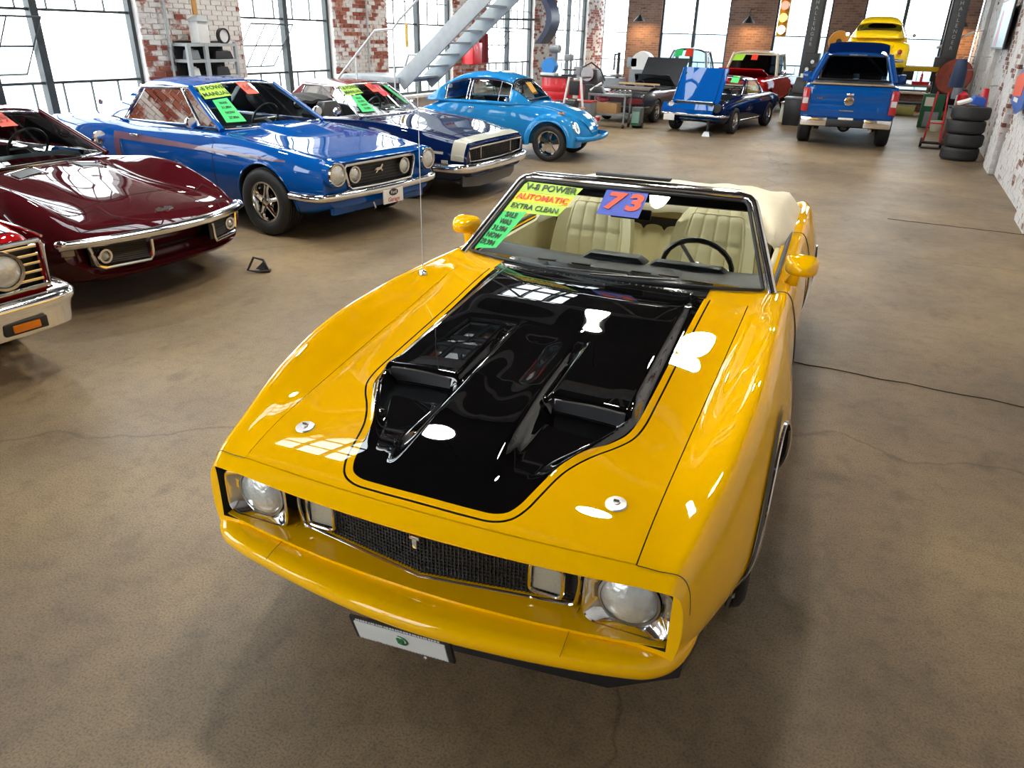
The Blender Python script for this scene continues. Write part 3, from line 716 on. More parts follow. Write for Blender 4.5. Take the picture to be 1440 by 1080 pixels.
    # ---- seams
    def ribbon(pts, w=.0045, name='panel_gap', m=M_BLACK, lift=.0012):
        b = MB(); b.tube([(p[0], p[1], p[2] + lift - w * .55) for p in pts], w, 6); return b.build(name, m, root, 60)
    for s in (-1, 1):
        P = []
        for x in np.linspace(.655, .80, 14):
            P.append((s * x, B.warp(x, ylo), B.zat(x, B.warp(x, ylo))))
        p = B.prof(ylo)
        P = [(s * q[0], B.warp(q[0], ylo), q[1]) for q in p[2 * B.ns:6 * B.ns]]
        ribbon(P, .0013)
        for yy in (2.12, 3.42):                                           # door edges
            p = B.prof(yy); ribbon([(s * (q[0] + .001), yy, q[1]) for q in p[3 * B.ns:8 * B.ns]], .004)
        MB().tube([(s * .80, 2.2, .955), (s * .80, 3.45, .952)], .012, 8).build('window_slot', M_BLACK, root)
        MB().box((s * (B.xat(3.15, .80) + .008), 3.15, .80), (.02, .15, .03)).build('door_handle', M_CHROME, root, bevel=.006)
        # wheel opening moulding
        ys, rs = (1.10, 4.0), .405
        for yc in ys:
            pts = []
            for k in range(33):
                a = math.radians(-8 + 196 * k / 32); yy, zz = yc + rs * math.cos(a), .34 + rs * math.sin(a)
                pts.append((s * (B.xat(yy, zz) + .002), yy, zz))
            MB().tube(pts, .009, 6).build('wheel_arch_trim', M_CHROME, root)
        # black side decal that follows the front wheel opening
        G = []; H = []
        for k in range(25):
            t = k / 24; a = math.radians(186 - 100 * t); w = .105 * (1 - t) ** .8 + .002; r0 = rs + .016
            for (L, ra, rb, off) in ((G, r0, r0 + w, .006), (H, r0 + w + .012, r0 + w + .017, .006)):
                row = []
                for q in range(4):
                    r = ra + (rb - ra) * q / 3; yy, zz = 1.10 + r * math.cos(a), .34 + r * math.sin(a) + .06 * t * t; row.append((s * (B.xat(yy, zz) + off), yy, zz))
                L.append(row)
        d = MB().grid(G).build('side_decal', mat('charcoal_decal', (.03, .026, .02), .45), root, 60); MB().grid(H).build('decal_pinstripe', M_BLACK, d, 60)
        MB().tube([(s * (B.xat(y, .30) + .0), y, .29) for y in np.linspace(1.55, 3.55, 12)], .018, 8).build('rocker_trim', M_CHROME, root)
    # ---- wheels
    wp = wheel_proto('magnum', .335, .22, .19)
    for x, y in ((.83, 1.10), (-.83, 1.10), (.84, 4.0), (-.84, 4.0)): wp(root, x, y, .335)
    # ---- front: bumper, recess, grille, lamps
    pl = [(-.84, .46), (-.835, .30), (-.82, .19), (-.79, .125), (-.74, .08), (-.66, .052), (-.5, .018), (-.32, -.010), (-.15, -.028), (0, -.034)]
    pl = pl + [(-p[0], p[1]) for p in pl[-2::-1]]
    cr = catmull([(p[0], p[1]) for p in pl], 4)
    sec0 = [(-.24, .505), (-.15, .507), (-.12, .500), (-.085, .494), (-.035, .490), (-.010, .481), (.0, .468), (.001, .45), (-.008, .428), (-.022, .410), (-.05, .398), (-.10, .392), (-.24, .39)]
    vs = []; K = len(sec0); N = len(cr)
    for i in range(N):
        x, y = cr[i]; a = cr[max(0, i - 1)]; b2 = cr[min(N - 1, i + 1)]; dx, dy = b2 - a; L = math.hypot(dx, dy); nx, ny = dy / L, -dx / L
        dep = np.interp(y, [.1, .46], [1., .2]); hh = np.interp(y, [.15, .46], [1, .75])
        for (o, z) in sec0:
            if o < -.03 and y < .15:    # inward points run straight back so the shelf meets the recess
                vs.append((x + nx * o * .35, y + (-o) * .95, z))
            else: vs.append((x + nx * o * dep, y + ny * o * dep, .43 + (z - .43) * hh))
    fs = [(i * K + j, i * K + (j + 1) % K, (i + 1) * K + (j + 1) % K, (i + 1) * K + j) for i in range(N - 1) for j in range(K)] + [tuple(range(K - 1, -1, -1)), tuple((N - 1) * K + j for j in range(K))]
    bump = MB().add(vs, fs).build('front_bumper', M_YELLOW, root, 50)
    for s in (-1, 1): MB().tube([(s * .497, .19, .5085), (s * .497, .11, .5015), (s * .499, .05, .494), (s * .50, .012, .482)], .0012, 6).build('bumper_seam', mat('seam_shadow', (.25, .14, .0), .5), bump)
    MB().grid([[(x, y, .5075) for x in np.linspace(-.76, .76, 15) for y in [y_ if y_ > .2 else .062 + .075 * (x / .76) ** 2]] for y_ in (.1, .262)], thick=(0, 0, -.01)).build('bumper_shelf', M_YELLOW, bump)
    sp = MB(); sp.sweep([(-.82, .60, .28), (-.78, .34, .28), (-.60, .22, .28), (0, .15, .28), (.60, .22, .28), (.78, .34, .28), (.82, .60, .28)], [(0, -.06), (.02, -.06), (.035, .085), (0, .085)])
    sp.build('front_spoiler', M_SATIN, root, 40)
    MB().grid([[(x, .235 + .03 * abs(x) / .76, z) for x in np.linspace(-.762, .762, 9)] for z in (.500, .684)], thick=(0, .012, 0)).build('grille_backing', M_BLACK, root)
    MB().grid([[(x, B.warp(x, .082), z + .008 * (x / .76) ** 2) for x in np.linspace(-.765, .765, 21)] for z in (.694, .704)], thick=(0, .10, 0)).build('nose_lip', M_YELLOW, root)
    vy = lambda x: .122 + .070 * min(1, abs(x) / .46)
    X0 = .492
    fr = []
    for (x, z) in catmull([(0, .668), (.25, .668), (.42, .666), (.475, .652), (X0, .62), (X0 - .005, .545), (.478, .516), (.44, .506), (.25, .503), (0, .503)], 4): fr.append((x, z))
    loop = [(x, vy(x), z) for x, z in fr] + [(-x, vy(x), z) for x, z in fr[-2:0:-1]]
    gr = MB().tube(loop, .0075, 8, closed=True).build('grille_surround', M_CHROME, root)
    b = MB(); b.grid([[(x, vy(x) + .018, .505 + .160 * v) for x in np.linspace(-.48, .48, 33)] for v in (0, 1)], thick=(0, .005, 0)).build('grille_mesh', M_SATIN, gr)
    b = MB()
    for k in range(1, 12): z = .507 + .013 * k; b.tube([(x, vy(x) + .014, z) for x in np.linspace(-.47, .47, 25)], .0022, 4)
    for k in range(-38, 39): x = k * .0122; b.box((x, vy(x) + .014, .577), (.003, .005, .135))
    o = b.build('mesh_wires', M_SATIN, gr); o['kind'] = 'stuff'
    b = MB(); b.box((0, .106, .645), (.016, .012, .038)); b.box((0, .105, .665), (.034, .012, .012)); b.build('emblem', M_CHROME, gr, bevel=.002)
    for s in (-1, 1):
        cx, cz, yy = s * .395, .586, .162
        loop = []
        for k in range(32):
            a = 2 * PI * k / 32; ca, sa = math.cos(a), math.sin(a); q = .052, .052
            loop.append((cx + s * .0 + q[0] * math.copysign(abs(ca) ** .35, ca), yy + .012 * 1, cz + q[1] * math.copysign(abs(sa) ** .35, sa)))
        pk = MB().tube(loop, .006, 8, closed=True).build('parking_lamp', M_CHROME, gr)
        MB().box((cx, yy + .03, cz), (.094, .02, .094)).build('lamp_lens', mat('parking_lens', (.42, .38, .28), .3, bump=.5, bscale=160), pk, bevel=.006)
        # headlight: chrome bezel, sealed beam lens
        hx, hz, hy = s * .640, .596, .165; vs, fs = [], []; n = 48
        for (f, yo) in ((0, -.012), (.5, .012), (.93, .022), (1., .030)):
            for k in range(n):
                a = 2 * PI * k / n; ca, sa = math.cos(a), math.sin(a)
                ox, oz = .124 * math.copysign(abs(ca) ** .38, ca), .092 * math.copysign(abs(sa) ** .38, sa)
                ix, iz = .090 * ca, .088 * sa
                vs.append((hx + ox + (ix - ox) * f, hy + yo, hz + oz + (iz - oz) * f))
        for i in range(3): fs += [(i * n + k, i * n + (k + 1) % n, (i + 1) * n + (k + 1) % n, (i + 1) * n + k) for k in range(n)]
        bz = MB().add(vs, fs).build('headlight', M_CHROME, root, 40)
        MB().tube([(vs[k][0], vs[k][1], vs[k][2]) for k in range(n)], .005, 6, closed=True).build('bezel_rim', M_CHROME, bz)
        MB().lathe([(.088, .0), (.090, -.008), (.083, -.010), (.083, .0)], (hx, hy + .022, hz), 'Y', 40, closed=True).build('retaining_ring', M_STEEL, bz)
        MB().lathe([(0, .045), (.03, .040), (.06, .022), (.083, -.0)], (hx, hy + .020, hz), 'Y', 40).build('reflector', M_REFL, bz, 60)
        MB().lathe([(0, -.030), (.03, -.027), (.06, -.017), (.078, -.006), (.083, .0)], (hx, hy + .018, hz), 'Y', 40).build('lens', M_HGLASS, bz, 60)
    # plate
    pr = MB().box((0, .008, .352), (.335, .012, .125), rot=(.32, 0, .07)).build('number_plate', M_BLACK, root, bevel=.004)
    MB().box((0, .0, .352), (.30, .006, .092), rot=(.32, 0, .07)).build('plate_face', M_WHITE, pr)
    b = MB()
    b.lathe([(.020, 0), (.020, .002), (.027, .002), (.027, 0)], (0, -.0052, .356), n=24, closed=True, d=(0, 1, .32))
    for k in range(4): a = PI / 4 + k * PI / 2; b.sphere((.008 * math.cos(a), -.0055 - .003 * math.sin(a), .356 + .008 * math.sin(a)), .008, 8, 6, sc=(1, .3, 1))
    b.build('plate_emblem', mat('plate_green', '#1f6b3c', .5), pr)
    b = MB(); rr = random.Random(3)
    for zz, x0, x1 in ((.404, -.14, .14), (.300, -.15, .15)):
        x = x0
        while x < x1: w = rr.uniform(.004, .008); b.box((x, .0015 - (zz - .352) * .33 + x * .07, zz), (w, .002, .007), rot=(.32, 0, .07)); x += w + .003
    b.build('frame_lettering', mat('frame_lettering_white', (.7, .7, .7), .4), pr)
    for s in (-.085, .075): MB().lathe([(0, -.006), (.005, -.005), (.006, 0)], (s, .012, .300), 'Y', 10).build('plate_bolt', M_CHROME, pr)
    # ---- windshield
    def WS(u, v, o=0.):
        b_, t_ = (.775 * u, 1.93 + .16 * u * u, .955 + .0 * u * u), (.605 * u, 2.40 + .06 * u * u, 1.305 - .01 * u * u)
        p = lerp(b_, t_, v); return (p[0], p[1] - o * .6, p[2] + o * .8)
    MB().grid([[WS(u, v) for u in np.linspace(-1, 1, 25)] for v in np.linspace(0, 1, 9)]).build('windshield', M_GLASS, root, 80, recalc=False)
    path = [WS(-1.035, v) for v in np.linspace(-.03, .93, 12)] + [WS(-1.03, .985), WS(-1.0, 1.03), WS(-.94, 1.05)] + [WS(u, 1.05) for u in np.linspace(-.85, .85, 19)] + [WS(.94, 1.05), WS(1., 1.03), WS(1.03, .985)] + [WS(1.035, v) for v in np.linspace(.93, -.03, 12)]
    wf = MB().tube(path, .021, 10).build('windshield_frame', M_CHROME, root, 60)
    path2 = [WS(-.985, v, .004) for v in np.linspace(.02, .94, 10)] + [WS(-.96, .985, .004)] + [WS(u, .99, .004) for u in np.linspace(-.9, .9, 15)] + [WS(.96, .985, .004)] + [WS(.985, v, .004) for v in np.linspace(.94, .02, 10)] + [WS(u, .015, .004) for u in np.linspace(.97, -.97, 21)]
    MB().tube(path2, .009, 6, closed=True).build('windshield_seal', M_BLACK, wf, 60)
    MB().grid([[WS(u, v, -.012) for u in np.linspace(-.98, .98, 13)] for v in (.90, 1.02)], thick=(0, .03, -.01)).build('header_lining', M_BLACK, wf)
    MB().grid([[(WS(u, 1.05)[0], WS(u, 1.05)[1] + .075 * v, WS(u, 1.05)[2] + .014 + .012 * math.sin(PI * v)) for u in np.linspace(-.93, .93, 17)] for v in np.linspace(-.1, 1, 5)], thick=(0, 0, -.02)).build('header_cap', M_CHROME, wf, 50)
    MB().box((0, 2.47, 1.362), (.40, .05, .018)).build('latch_cover', M_BLACK, wf, bevel=.007)
    m = MB(); m.box((.035, 2.345, 1.195), (.215, .022, .055)); mo = m.build('rear_view_mirror', M_BLACK, root, bevel=.012, bseg=3)
    MB().tube([(.03, 2.355, 1.20), (.02, 2.38, 1.29)], .007, 8).build('mirror_stalk', M_BLACK, mo)
    # wipers
    for s in (-1, 1):
        w = MB(); a, b2 = WS(s * .15 - .2, .0, .03), WS(s * .15 + .33, .045, .02)
        w.tube([a, lerp(a, b2, .5), b2], .005, 6); w.build('wiper', M_SATIN, root)
    # stickers on the glass
    def decal(name, c0, c1, c2, c3, m):   # uv corners TL TR BR BL
        G = []
        for v in np.linspace(0, 1, 6):
            row = []
            for u in np.linspace(0, 1, 9):
                q = bil(c3, c2, c1, c0, u, v); row.append(WS(q[0], q[1], .003))
            G.append(row)
        return MB().grid(G, thick=(0, .0012, -.001)).build(name, m, root, 60)
    def dtext(par, s, cu, cv, size, m, up=1., sh=0., squash=1., bold=0.):
        o = WS(cu, cv, .0062); x = Vector(WS(cu + .05, cv, .0062)) - Vector(WS(cu - .05, cv, .0062)); y = Vector(WS(cu, cv + .05)) - Vector(WS(cu, cv - .05))
        return text('lettering', s, size, m, par, frame_m(o, x, y), .0008, shear=sh, squash=squash, bold=bold)
    FY = mat('fluorescent_yellow_sticker', '#b9f04a', .5); YY = mat('yellow_sticker', '#fbe42a', .5); FG = mat('green_sticker', '#35d46e', .5)
    INK = mat('sticker_ink', (.02, .04, .02), .5); RD = mat('orange_red_ink', '#f04a1c', .5); BL = mat('blue_sticker', '#2a50c8', .5)
    a = decal('slogan_sticker', (-.985, .975), (-.40, .955), (-.437, .838), (-.985, .838), FY); dtext(a, 'V-8 POWER', -.685, .903, .061, INK, squash=.98, bold=.0012)
    a = decal('transmission_sticker', (-.985, .834), (-.437, .834), (-.454, .722), (-.985, .70), YY); dtext(a, 'AUTOMATIC', -.705, .772, .055, RD, squash=1.0, bold=.001)
    a = decal('condition_sticker', (-.985, .697), (-.454, .718), (-.49, .595), (-.985, .56), FY); dtext(a, 'EXTRA CLEAN', -.72, .645, .050, INK, squash=.92, bold=.0008)
    a = decal('price_sticker', (-.985, .552), (-.76, .59), (-.81, .115), (-.985, .05), FG)
    for i, t in enumerate(('SALE', 'WAS', '31,994', 'NOW', '29,994')): dtext(a, t, -.875 - .008 * i, .52 - .092 * i, .048, INK, squash=.75, bold=.001)
    a = decal('year_sticker', (-.187, .995), (.179, .985), (.146, .682), (-.19, .684), BL); dtext(a, '7', -.095, .838, .150, RD, sh=.15, squash=1.1, bold=.007); dtext(a, '3', .078, .838, .150, RD, sh=.15, squash=1.1, bold=.007)
    # ---- interior
    MB().box((0, 2.85, .36), (1.5, 1.3, .04)).build('cabin_floor', mat('tan_carpet', '#8d7f58', .9, bump=.5, noise=.1), root)
    d = MB(); G = []
    for v in np.linspace(0, 1, 7):
        G.append([(.775 * u, (2.00 + .14 * u * u) + (.42 - .06 * u * u) * v, .935 + .012 * math.sin(v * PI) - .05 * max(0, v - .85) / .15) for u in np.linspace(-.97, .97, 21)])
    d.grid(G, thick=(0, 0, -.16)); ds = d.build('dashboard', M_DASH, root, 50)
    MB().box((-.03, 2.36, .955), (.36, .12, .035), top=(.72, .7)).build('instrument_hood', M_DASH, ds, bevel=.012)
    MB().box((.36, 2.37, .95), (.42, .10, .03), top=(.8, .7)).build('gauge_cowl', M_DASH, ds, bevel=.012)
    for x in (-.35, -.16, .16, .3): MB().box((x, 2.16, .9505), (.10, .02, .004)).build('defroster_vent', M_BLACK, ds)
    w = MB(); c0 = Vector((.38, 2.53, .90)); ax = Vector((0, .93, .40)).normalized(); u = Vector((1, 0, 0)); v2 = ax.cross(u)
    rim = [c0 + .185 * (math.cos(2 * PI * k / 40) * u + math.sin(2 * PI * k / 40) * v2) for k in range(40)]
    w.tube(rim, [.0135 + .0018 * (k % 2) for k in range(40)], 8, closed=True)
    sw = w.build('steering_wheel', M_SATIN, root)
    w = MB(); w.lathe([(0, -.01), (.04, -.01), (.045, .03), (0, .04)], c0, n=16, d=-ax)
    for a in (0, 2.1, 4.2): w.tube([c0, c0 + .18 * (math.cos(a) * u + math.sin(a) * v2)], .012, 6)
    w.build('wheel_spokes', M_STEEL, sw)
    def seat(cx):
        st = MB(); st.box((cx, 2.78, .56), (.52, .50, .16)); so = st.build('seat_cushion', M_CREAM, root, bevel=.05, bseg=3)
        G = []
        def bk(u, v):      # backrest front surface
            half = .265 * (1 - .22 * v ** 3) * (1 if v < .93 else 1 - (v - .93) * 1.5)
            rib = .010 * abs(math.sin((u + 1) / 2 * PI * 6)) ** .35 if abs(u) < .72 else 0
            side = -.045 * max(0, abs(u) - .72) / .28 if v < .9 else 0
            cross = -.008 if abs(v - .62) < .02 and abs(u) < .72 else 0
            y = 2.99 + .16 * v + side - rib - cross + .05 * max(0, v - .9) / .1
            z = .56 + .54 * v - .05 * max(0, abs(u) - .6) * (v > .85)
            return (cx + half * u, y, z)
        G = [[bk(u, v) for u in np.linspace(-1, 1, 61)] for v in np.linspace(0, 1, 34)]
        MB().grid(G, thick=(0, .10, 0)).build('seat_back', M_CREAM, root, 50)
        MB().tube([bk(-.72, v) for v in np.linspace(.03, .93, 8)] + [bk(u, .94) for u in np.linspace(-.65, .65, 8)] + [bk(.72, v) for v in np.linspace(.93, .03, 8)], .006, 6).build('seat_piping', M_CREAM, root)
    seat(-.37); seat(.38)
    MB().box((0, 2.8, .55), (.16, .7, .26)).build('centre_console', M_CREAM, root, bevel=.03)
    G = [[(.70 * u, 3.42 + .14 * v - .012 * abs(math.sin(u * PI * 5)) ** .4, .60 + .44 * v) for u in np.linspace(-1, 1, 81)] for v in np.linspace(0, 1, 12)]
    MB().grid(G, thick=(0, .12, 0)).build('rear_seat_back', M_CREAM, root, 50)
    MB().box((0, 3.22, .54), (1.35, .42, .16)).build('rear_seat_cushion', M_CREAM, root, bevel=.05)
    for s in (-1, 1): MB().box((s * .755, 2.8, .66), (.03, 1.25, .56)).build('door_panel', M_CREAM, root, bevel=.01)
    # folded soft top under its boot
    G = []; rr = random.Random(5)
    for v in np.linspace(0, 1, 22):
        row = []
        for u in np.linspace(-1, 1, 41):
            a = abs(u); ys_ = 3.46 - .42 * sstep(.62, .86, a); y = ys_ + (4.38 - .12 * a * a - ys_) * v
            z = 1.00 + .115 * math.sin(PI * min(1, v * .62 + .22)) - .02 * v - .06 * sstep(.62, .9, a) * (1 - v)
            z += .008 * math.sin(9 * u + 5 * v) + .004 * math.sin(23 * u - 7 * v)
            z += .02 * math.exp(-((a - .80) / .08) ** 2) * (.3 + .7 * v)
            if a > .86: z -= (a - .86) / .14 * (.12 + .05 * (1 - v))
            if v > .93: z -= (v - .93) / .07 * .13
            if v < .06: z -= (.06 - v) / .06 * .04
            row.append((.85 * u, y, z))
        G.append(row)
    MB().grid(G, thick=(0, 0, -.05)).build('folded_soft_top', M_TOP, root, 60)
    # door mirrors
    for s in (-1, 1):
        G = []
        for t in np.linspace(0, 1, 9):
            k = math.sin(min(1, t * 1.0 + .0) * PI * .5) ** .6 if t < 1 else 1; r = .052 * k
            G.append([(s * .905 + r * 1.5 * math.copysign(abs(math.cos(a)) ** .55, math.cos(a)) + s * .012 * (1 - t), 2.225 + .125 * t, 1.035 + r * math.copysign(abs(math.sin(a)) ** .6, math.sin(a))) for a in np.linspace(0, 2 * PI, 25)])
        mb = MB().grid(G); mb.add([(G[-1][k][0], 2.352, G[-1][k][2]) for k in range(24)], [tuple(range(24))])
        mo = mb.build('door_mirror', M_YELLOW, root, 50)
        MB().tube([(s * .87, 2.30, .95), (s * .885, 2.29, 1.01)], [.035, .022], 10, flat=.6).build('mirror_base', M_YELLOW, mo)
    # antenna
    az = B.zat(-.80, 1.62)
    an = MB().lathe([(.022, 0), (.018, .012), (.006, .02)], (-.80, 1.62, az), n=14).build('antenna', M_CHROME, root)
    MB().tube([(-.80, 1.62, az + .01), (-.805, 1.63, az + .85)], [.0028, .0016], 6).build('antenna_mast', M_STEEL, an)
    # rear
    bp_ = [(-.93, 4.45, .45), (-.92, 4.80, .45), (-.80, 4.93, .45), (0, 4.97, .45), (.80, 4.93, .45), (.92, 4.80, .45), (.93, 4.45, .45)]
    MB().sweep(bp_[::-1], [(0, 0), (.05, 0), (.06, .05), (.05, .12), (0, .12)]).build('rear_bumper', M_YELLOW, root, 50)
    for s in (-1, 1):
        for k in range(3): MB().box((s * (.42 + .11 * k), 4.90, .70), (.09, .03, .10)).build('tail_lamp', M_REDLENS, root, bevel=.006)
    return root, B
# ------------------------------------------------------------------ shared car parts
NAVYBLK = M_BLACK
def arc_u(fn, us): return [fn(u) for u in us]
def greenhouse(root, paint, A0, A1, C1, C0, D1, D0, bow=.12, crown=.05, arch=.02, glass=None, trim=M_CHROME, pill=.026, div=None, liner=None, roofmat=None, B=None):
    """closed roof: windshield base/top corners A0 A1, rear glass top/base corners C1 C0, sail-panel front top/base D1 D0 (x > 0)."""
    glass = glass or M_GLASS; us = np.linspace(-1, 1, 17)
    def wtop(u, o=0): return (A1[0] * u, A1[1] - bow * .45 * (1 - u * u), A1[2] + crown * .8 * (1 - u * u) + o)
    def wbase(u): return (A0[0] * u, A0[1] - bow * (1 - u * u), A0[2])
    def rtop(u): return (C1[0] * u, C1[1] + bow * .3 * (1 - u * u), C1[2] + crown * .7 * (1 - u * u))
    def rbase(u): return (C0[0] * u, C0[1] + bow * .6 * (1 - u * u), C0[2])
    G = []
    for t in np.linspace(0, 1, 15):
        row = []
        for u in us:
            a, b = wtop(u), rtop(u); p = lerp(a, b, t); row.append((p[0], p[1], p[2] + arch * 4 * t * (1 - t) + .03 - .035 * abs(u) ** 6))
        G.append(row)
    roof = MB().grid(G, thick=(0, 0, -.035)).build('roof', roofmat or paint, root, 50)
    if liner: MB().grid([[(p[0] * .96, p[1], p[2] - .045) for p in r] for r in G], thick=(0, 0, -.01)).build('headliner', liner, root, 50)
    ws = MB().grid([[lerp(wbase(u), wtop(u), v) for u in us] for v in np.linspace(0, 1, 7)]).build('windshield', glass, root, 80, recalc=False)
    MB().grid([[lerp(rbase(u), rtop(u), v) for u in us] for v in np.linspace(0, 1, 7)]).build('rear_window', glass, root, 80, recalc=False)
    fr = MB(); fr.tube([wbase(u) for u in us] + [lerp(A0, A1, v) for v in (.3, .6, .9)] + [wtop(u) for u in us[::-1]] + [lerp(mir([A1])[0], mir([A0])[0], v) for v in (.1, .4, .7)], .014, 6, closed=True)
    fr.build('windshield_trim', trim, ws, 60)
    for s in (1, -1):
        m = (lambda p: p) if s > 0 else (lambda p: (-p[0], p[1], p[2]))
        MB().tube([m(lerp(A0, A1, v)) for v in np.linspace(-.03, 1.02, 5)], pill, 8, flat=1.3).build('windshield_pillar', paint, root, 60)
        G = patch(m(D0), m(C0), m(C1), m(D1), 6, 6)
        G = [[(p[0] + s * .02 * math.sin(PI * i / 6), p[1], p[2]) for p in r] for i, r in enumerate(G)]
        MB().grid(G, thick=(-s * .04, 0, .0)).build('sail_panel', paint, root, 60)
        off = -s * .012
        sg = MB(); sg.add([(p[0] + off, p[1], p[2]) for p in (m(A0), m(D0), m(D1), m(A1))], [(0, 1, 2, 3)]); so = sg.build('side_window', glass, root, 0, recalc=False)
        t = MB(); a0 = lerp(A0, A1, .03); t.tube([m(a0), m(D0), m(lerp(D0, D1, .5)), m(D1), m(lerp(D1, A1, .5)), m(lerp(D1, A1, .97))], .012, 6, closed=True)
        for dv in (div or ()): t.tube([m(lerp(a0, D0, dv)), m(lerp(A1, D1, dv))], .010, 6)
        t.build('window_trim', trim, so, 60)
        MB().tube([m((A1[0] + .01, A1[1], A1[2] + .01)), m(lerp(A1, D1, .5)), m((D1[0] + .01, D1[1], D1[2] + .01)), m((C1[0] + .01, C1[1], C1[2]))], .012, 6).build('drip_rail', trim, roof, 60)
    return wbase, wtop
def ring(root, x, y, z, r, name='headlight', tilt=(0, 1, 0), bezel=M_CHROME, cx=0):
    h = MB().lathe([(r, .02), (r + .004, -.012), (r + .018, -.012), (r + .022, .01), (r + .02, .03)], (x, y, z), n=28, d=tilt, closed=True).build(name, bezel, root, 40)
    MB().lathe([(0, .04), (r * .6, .03), (r, .0)], (x, y, z), n=24, d=tilt).build('reflector', M_REFL, h, 60)
    MB().lathe([(0, -.028), (r * .5, -.02), (r, -.0)], (x, y, z), n=24, d=tilt).build('lens', M_HGLASS, h, 60)
    return h
def bumper(root, pts, sec, m=M_CHROME, name='front_bumper'):
    cr = [tuple(p) for p in catmull(pts, 5)]
    return MB().sweep(cr, sec).build(name, m, root, 50)
SEC_CH = [(-.03, -.055), (.005, -.05), (.022, -.03), (.03, 0), (.022, .03), (.005, .05), (-.03, .055)]
def cabin(root, y0, y1, hw, floor=.30, seat=M_SATIN, rows=((.55,),), dashz=.90, wheel=.36, carpet=None):
    MB().box((0, (y0 + y1) / 2, floor), (hw * 2 - .02, y1 - y0 - .02, .03)).build('cabin_floor', carpet or M_DARK, root)
    d = MB().box((0, y0 + .17, dashz - .07), (hw * 2 - .04, .32, .14), top=(.97, .8)).build('dashboard', M_DASH, root, bevel=.03)
    c0 = Vector((wheel, y0 + .45, dashz + .02)); ax = Vector((0, .9, .42)).normalized(); u = Vector((1, 0, 0)); v = ax.cross(u)
    w = MB().tube([c0 + .18 * (math.cos(2 * PI * k / 24) * u + math.sin(2 * PI * k / 24) * v) for k in range(24)], .012, 6, closed=True).build('steering_wheel', M_SATIN, root)
    w2 = MB(); w2.tube([c0 - .17 * u, c0, c0 + .17 * u], .01, 6); w2.tube([c0, c0 - ax * .22], .02, 6); w2.build('wheel_spokes', M_STEEL, w)
    for s in (-1, 1):
        MB().box((s * hw * .5, y0 + .85, .50), (hw * .72, .5, .15)).build('seat_cushion', seat, root, bevel=.05)
        b = MB(); G = [[(s * hw * .5 + u * hw * .36 * (1 - .25 * v ** 4), y0 + 1.06 + .14 * v - .02 * (1 - u * u), .48 + .50 * v - .04 * (abs(u) > .9) * (v > .9)) for u in np.linspace(-1, 1, 9)] for v in np.linspace(0, 1, 8)]
        b.grid(G, thick=(0, .11, 0)).build('seat_back', seat, root, 60)
    if y1 - y0 > 1.7: MB().box((0, y1 - .25, .68), (hw * 1.8, .14, .46), rot=(-.15, 0, 0)).build('rear_seat_back', seat, root, bevel=.04)
def glass_sticker(root, wb, wt, uv, m, name, txt=(), ink=None, off=.012):
    def S(u, v, o=off): a, b = wb(u), wt(u); p = lerp(a, b, v); return (p[0], p[1] - o, p[2] + o)
    (u0, v0), (u1, v1), (u2, v2), (u3, v3) = uv     # TL TR BR BL
    G = [[S(*bil((u3, v3), (u2, v2), (u1, v1), (u0, v0), a, b)) for a in np.linspace(0, 1, 5)] for b in np.linspace(0, 1, 4)]
    o = MB().grid(G, thick=(0, .001, -.001)).build(name, m, root, 60)
    for (t, a, b, size, mm, sq) in txt:
        q = bil((u3, v3), (u2, v2), (u1, v1), (u0, v0), a, b); p = S(q[0], q[1], off + .005)
        x = Vector(S(q[0] + .05, q[1])) - Vector(S(q[0] - .05, q[1])); y = Vector(S(q[0], q[1] + .05)) - Vector(S(q[0], q[1] - .05))
        text('lettering', t, size, mm, o, frame_m(p, x, y), .0008, squash=sq, bold=.001)
    return o
def stickers(root, wb, wt, year, word1='V-8 POWER', word2='MANUAL', yr_m=None, u0=-.93):
    FY, FG, INK, RD = MATS['fluorescent_yellow_sticker'], MATS['green_sticker'], MATS['sticker_ink'], MATS['orange_red_ink']
    R2 = mat('orange_red_sticker', '#ff4a2a', .5)
    glass_sticker(root, wb, wt, ((u0, .98), (u0 + .50, 1.0), (u0 + .50, .70), (u0, .68)), FY, 'slogan_sticker', ((word1, .5, .72, .085, INK, .8), (word2, .5, .26, .085, INK, .85)))
    glass_sticker(root, wb, wt, ((u0 + .10, .64), (u0 + .38, .66), (u0 + .36, .12), (u0 + .05, .12)), FG, 'price_sticker', (('WAS', .5, .82, .05, INK, .8), ('31,994', .5, .62, .05, INK, .8), ('NOW', .5, .40, .05, INK, .8), ('27,994', .5, .18, .05, INK, .8)))
    if year: glass_sticker(root, wb, wt, ((-.10, .98), (.16, .98), (.18, .70), (-.08, .70)), R2, 'year_sticker', ((year, .5, .5, .13, mat('sticker_dark_red', '#8c1410', .5), .9),))
def side_line(B, s, pts, r, m, root, name='panel_gap', lift=.0):
    return MB().tube([(s * (B.xat(y, z) + lift), y, z) for y, z in pts], r, 6).build(name, m, root, 60)
def hood_gap(B, root, y0, y1, x0, x1, r=.004):
    g = MB()
    for s in (-1, 1): g.tube([(s * np.interp(y, [y0, y1], [x0, x1]), y, B.zat(np.interp(y, [y0, y1], [x0, x1]), y)) for y in np.linspace(y0, y1, 22)], r, 6)
    g.tube([(x, y0, B.zat(x, y0)) for x in np.linspace(-x0, x0, 16)], r, 6)
    return g.build('hood_gap', M_DARK, root, 60)
def world_thing(name, label, p, cat='car'):
    return thing(name, label, cat, (p[0], p[1], 0), math.radians(p[2]), None, p[3])

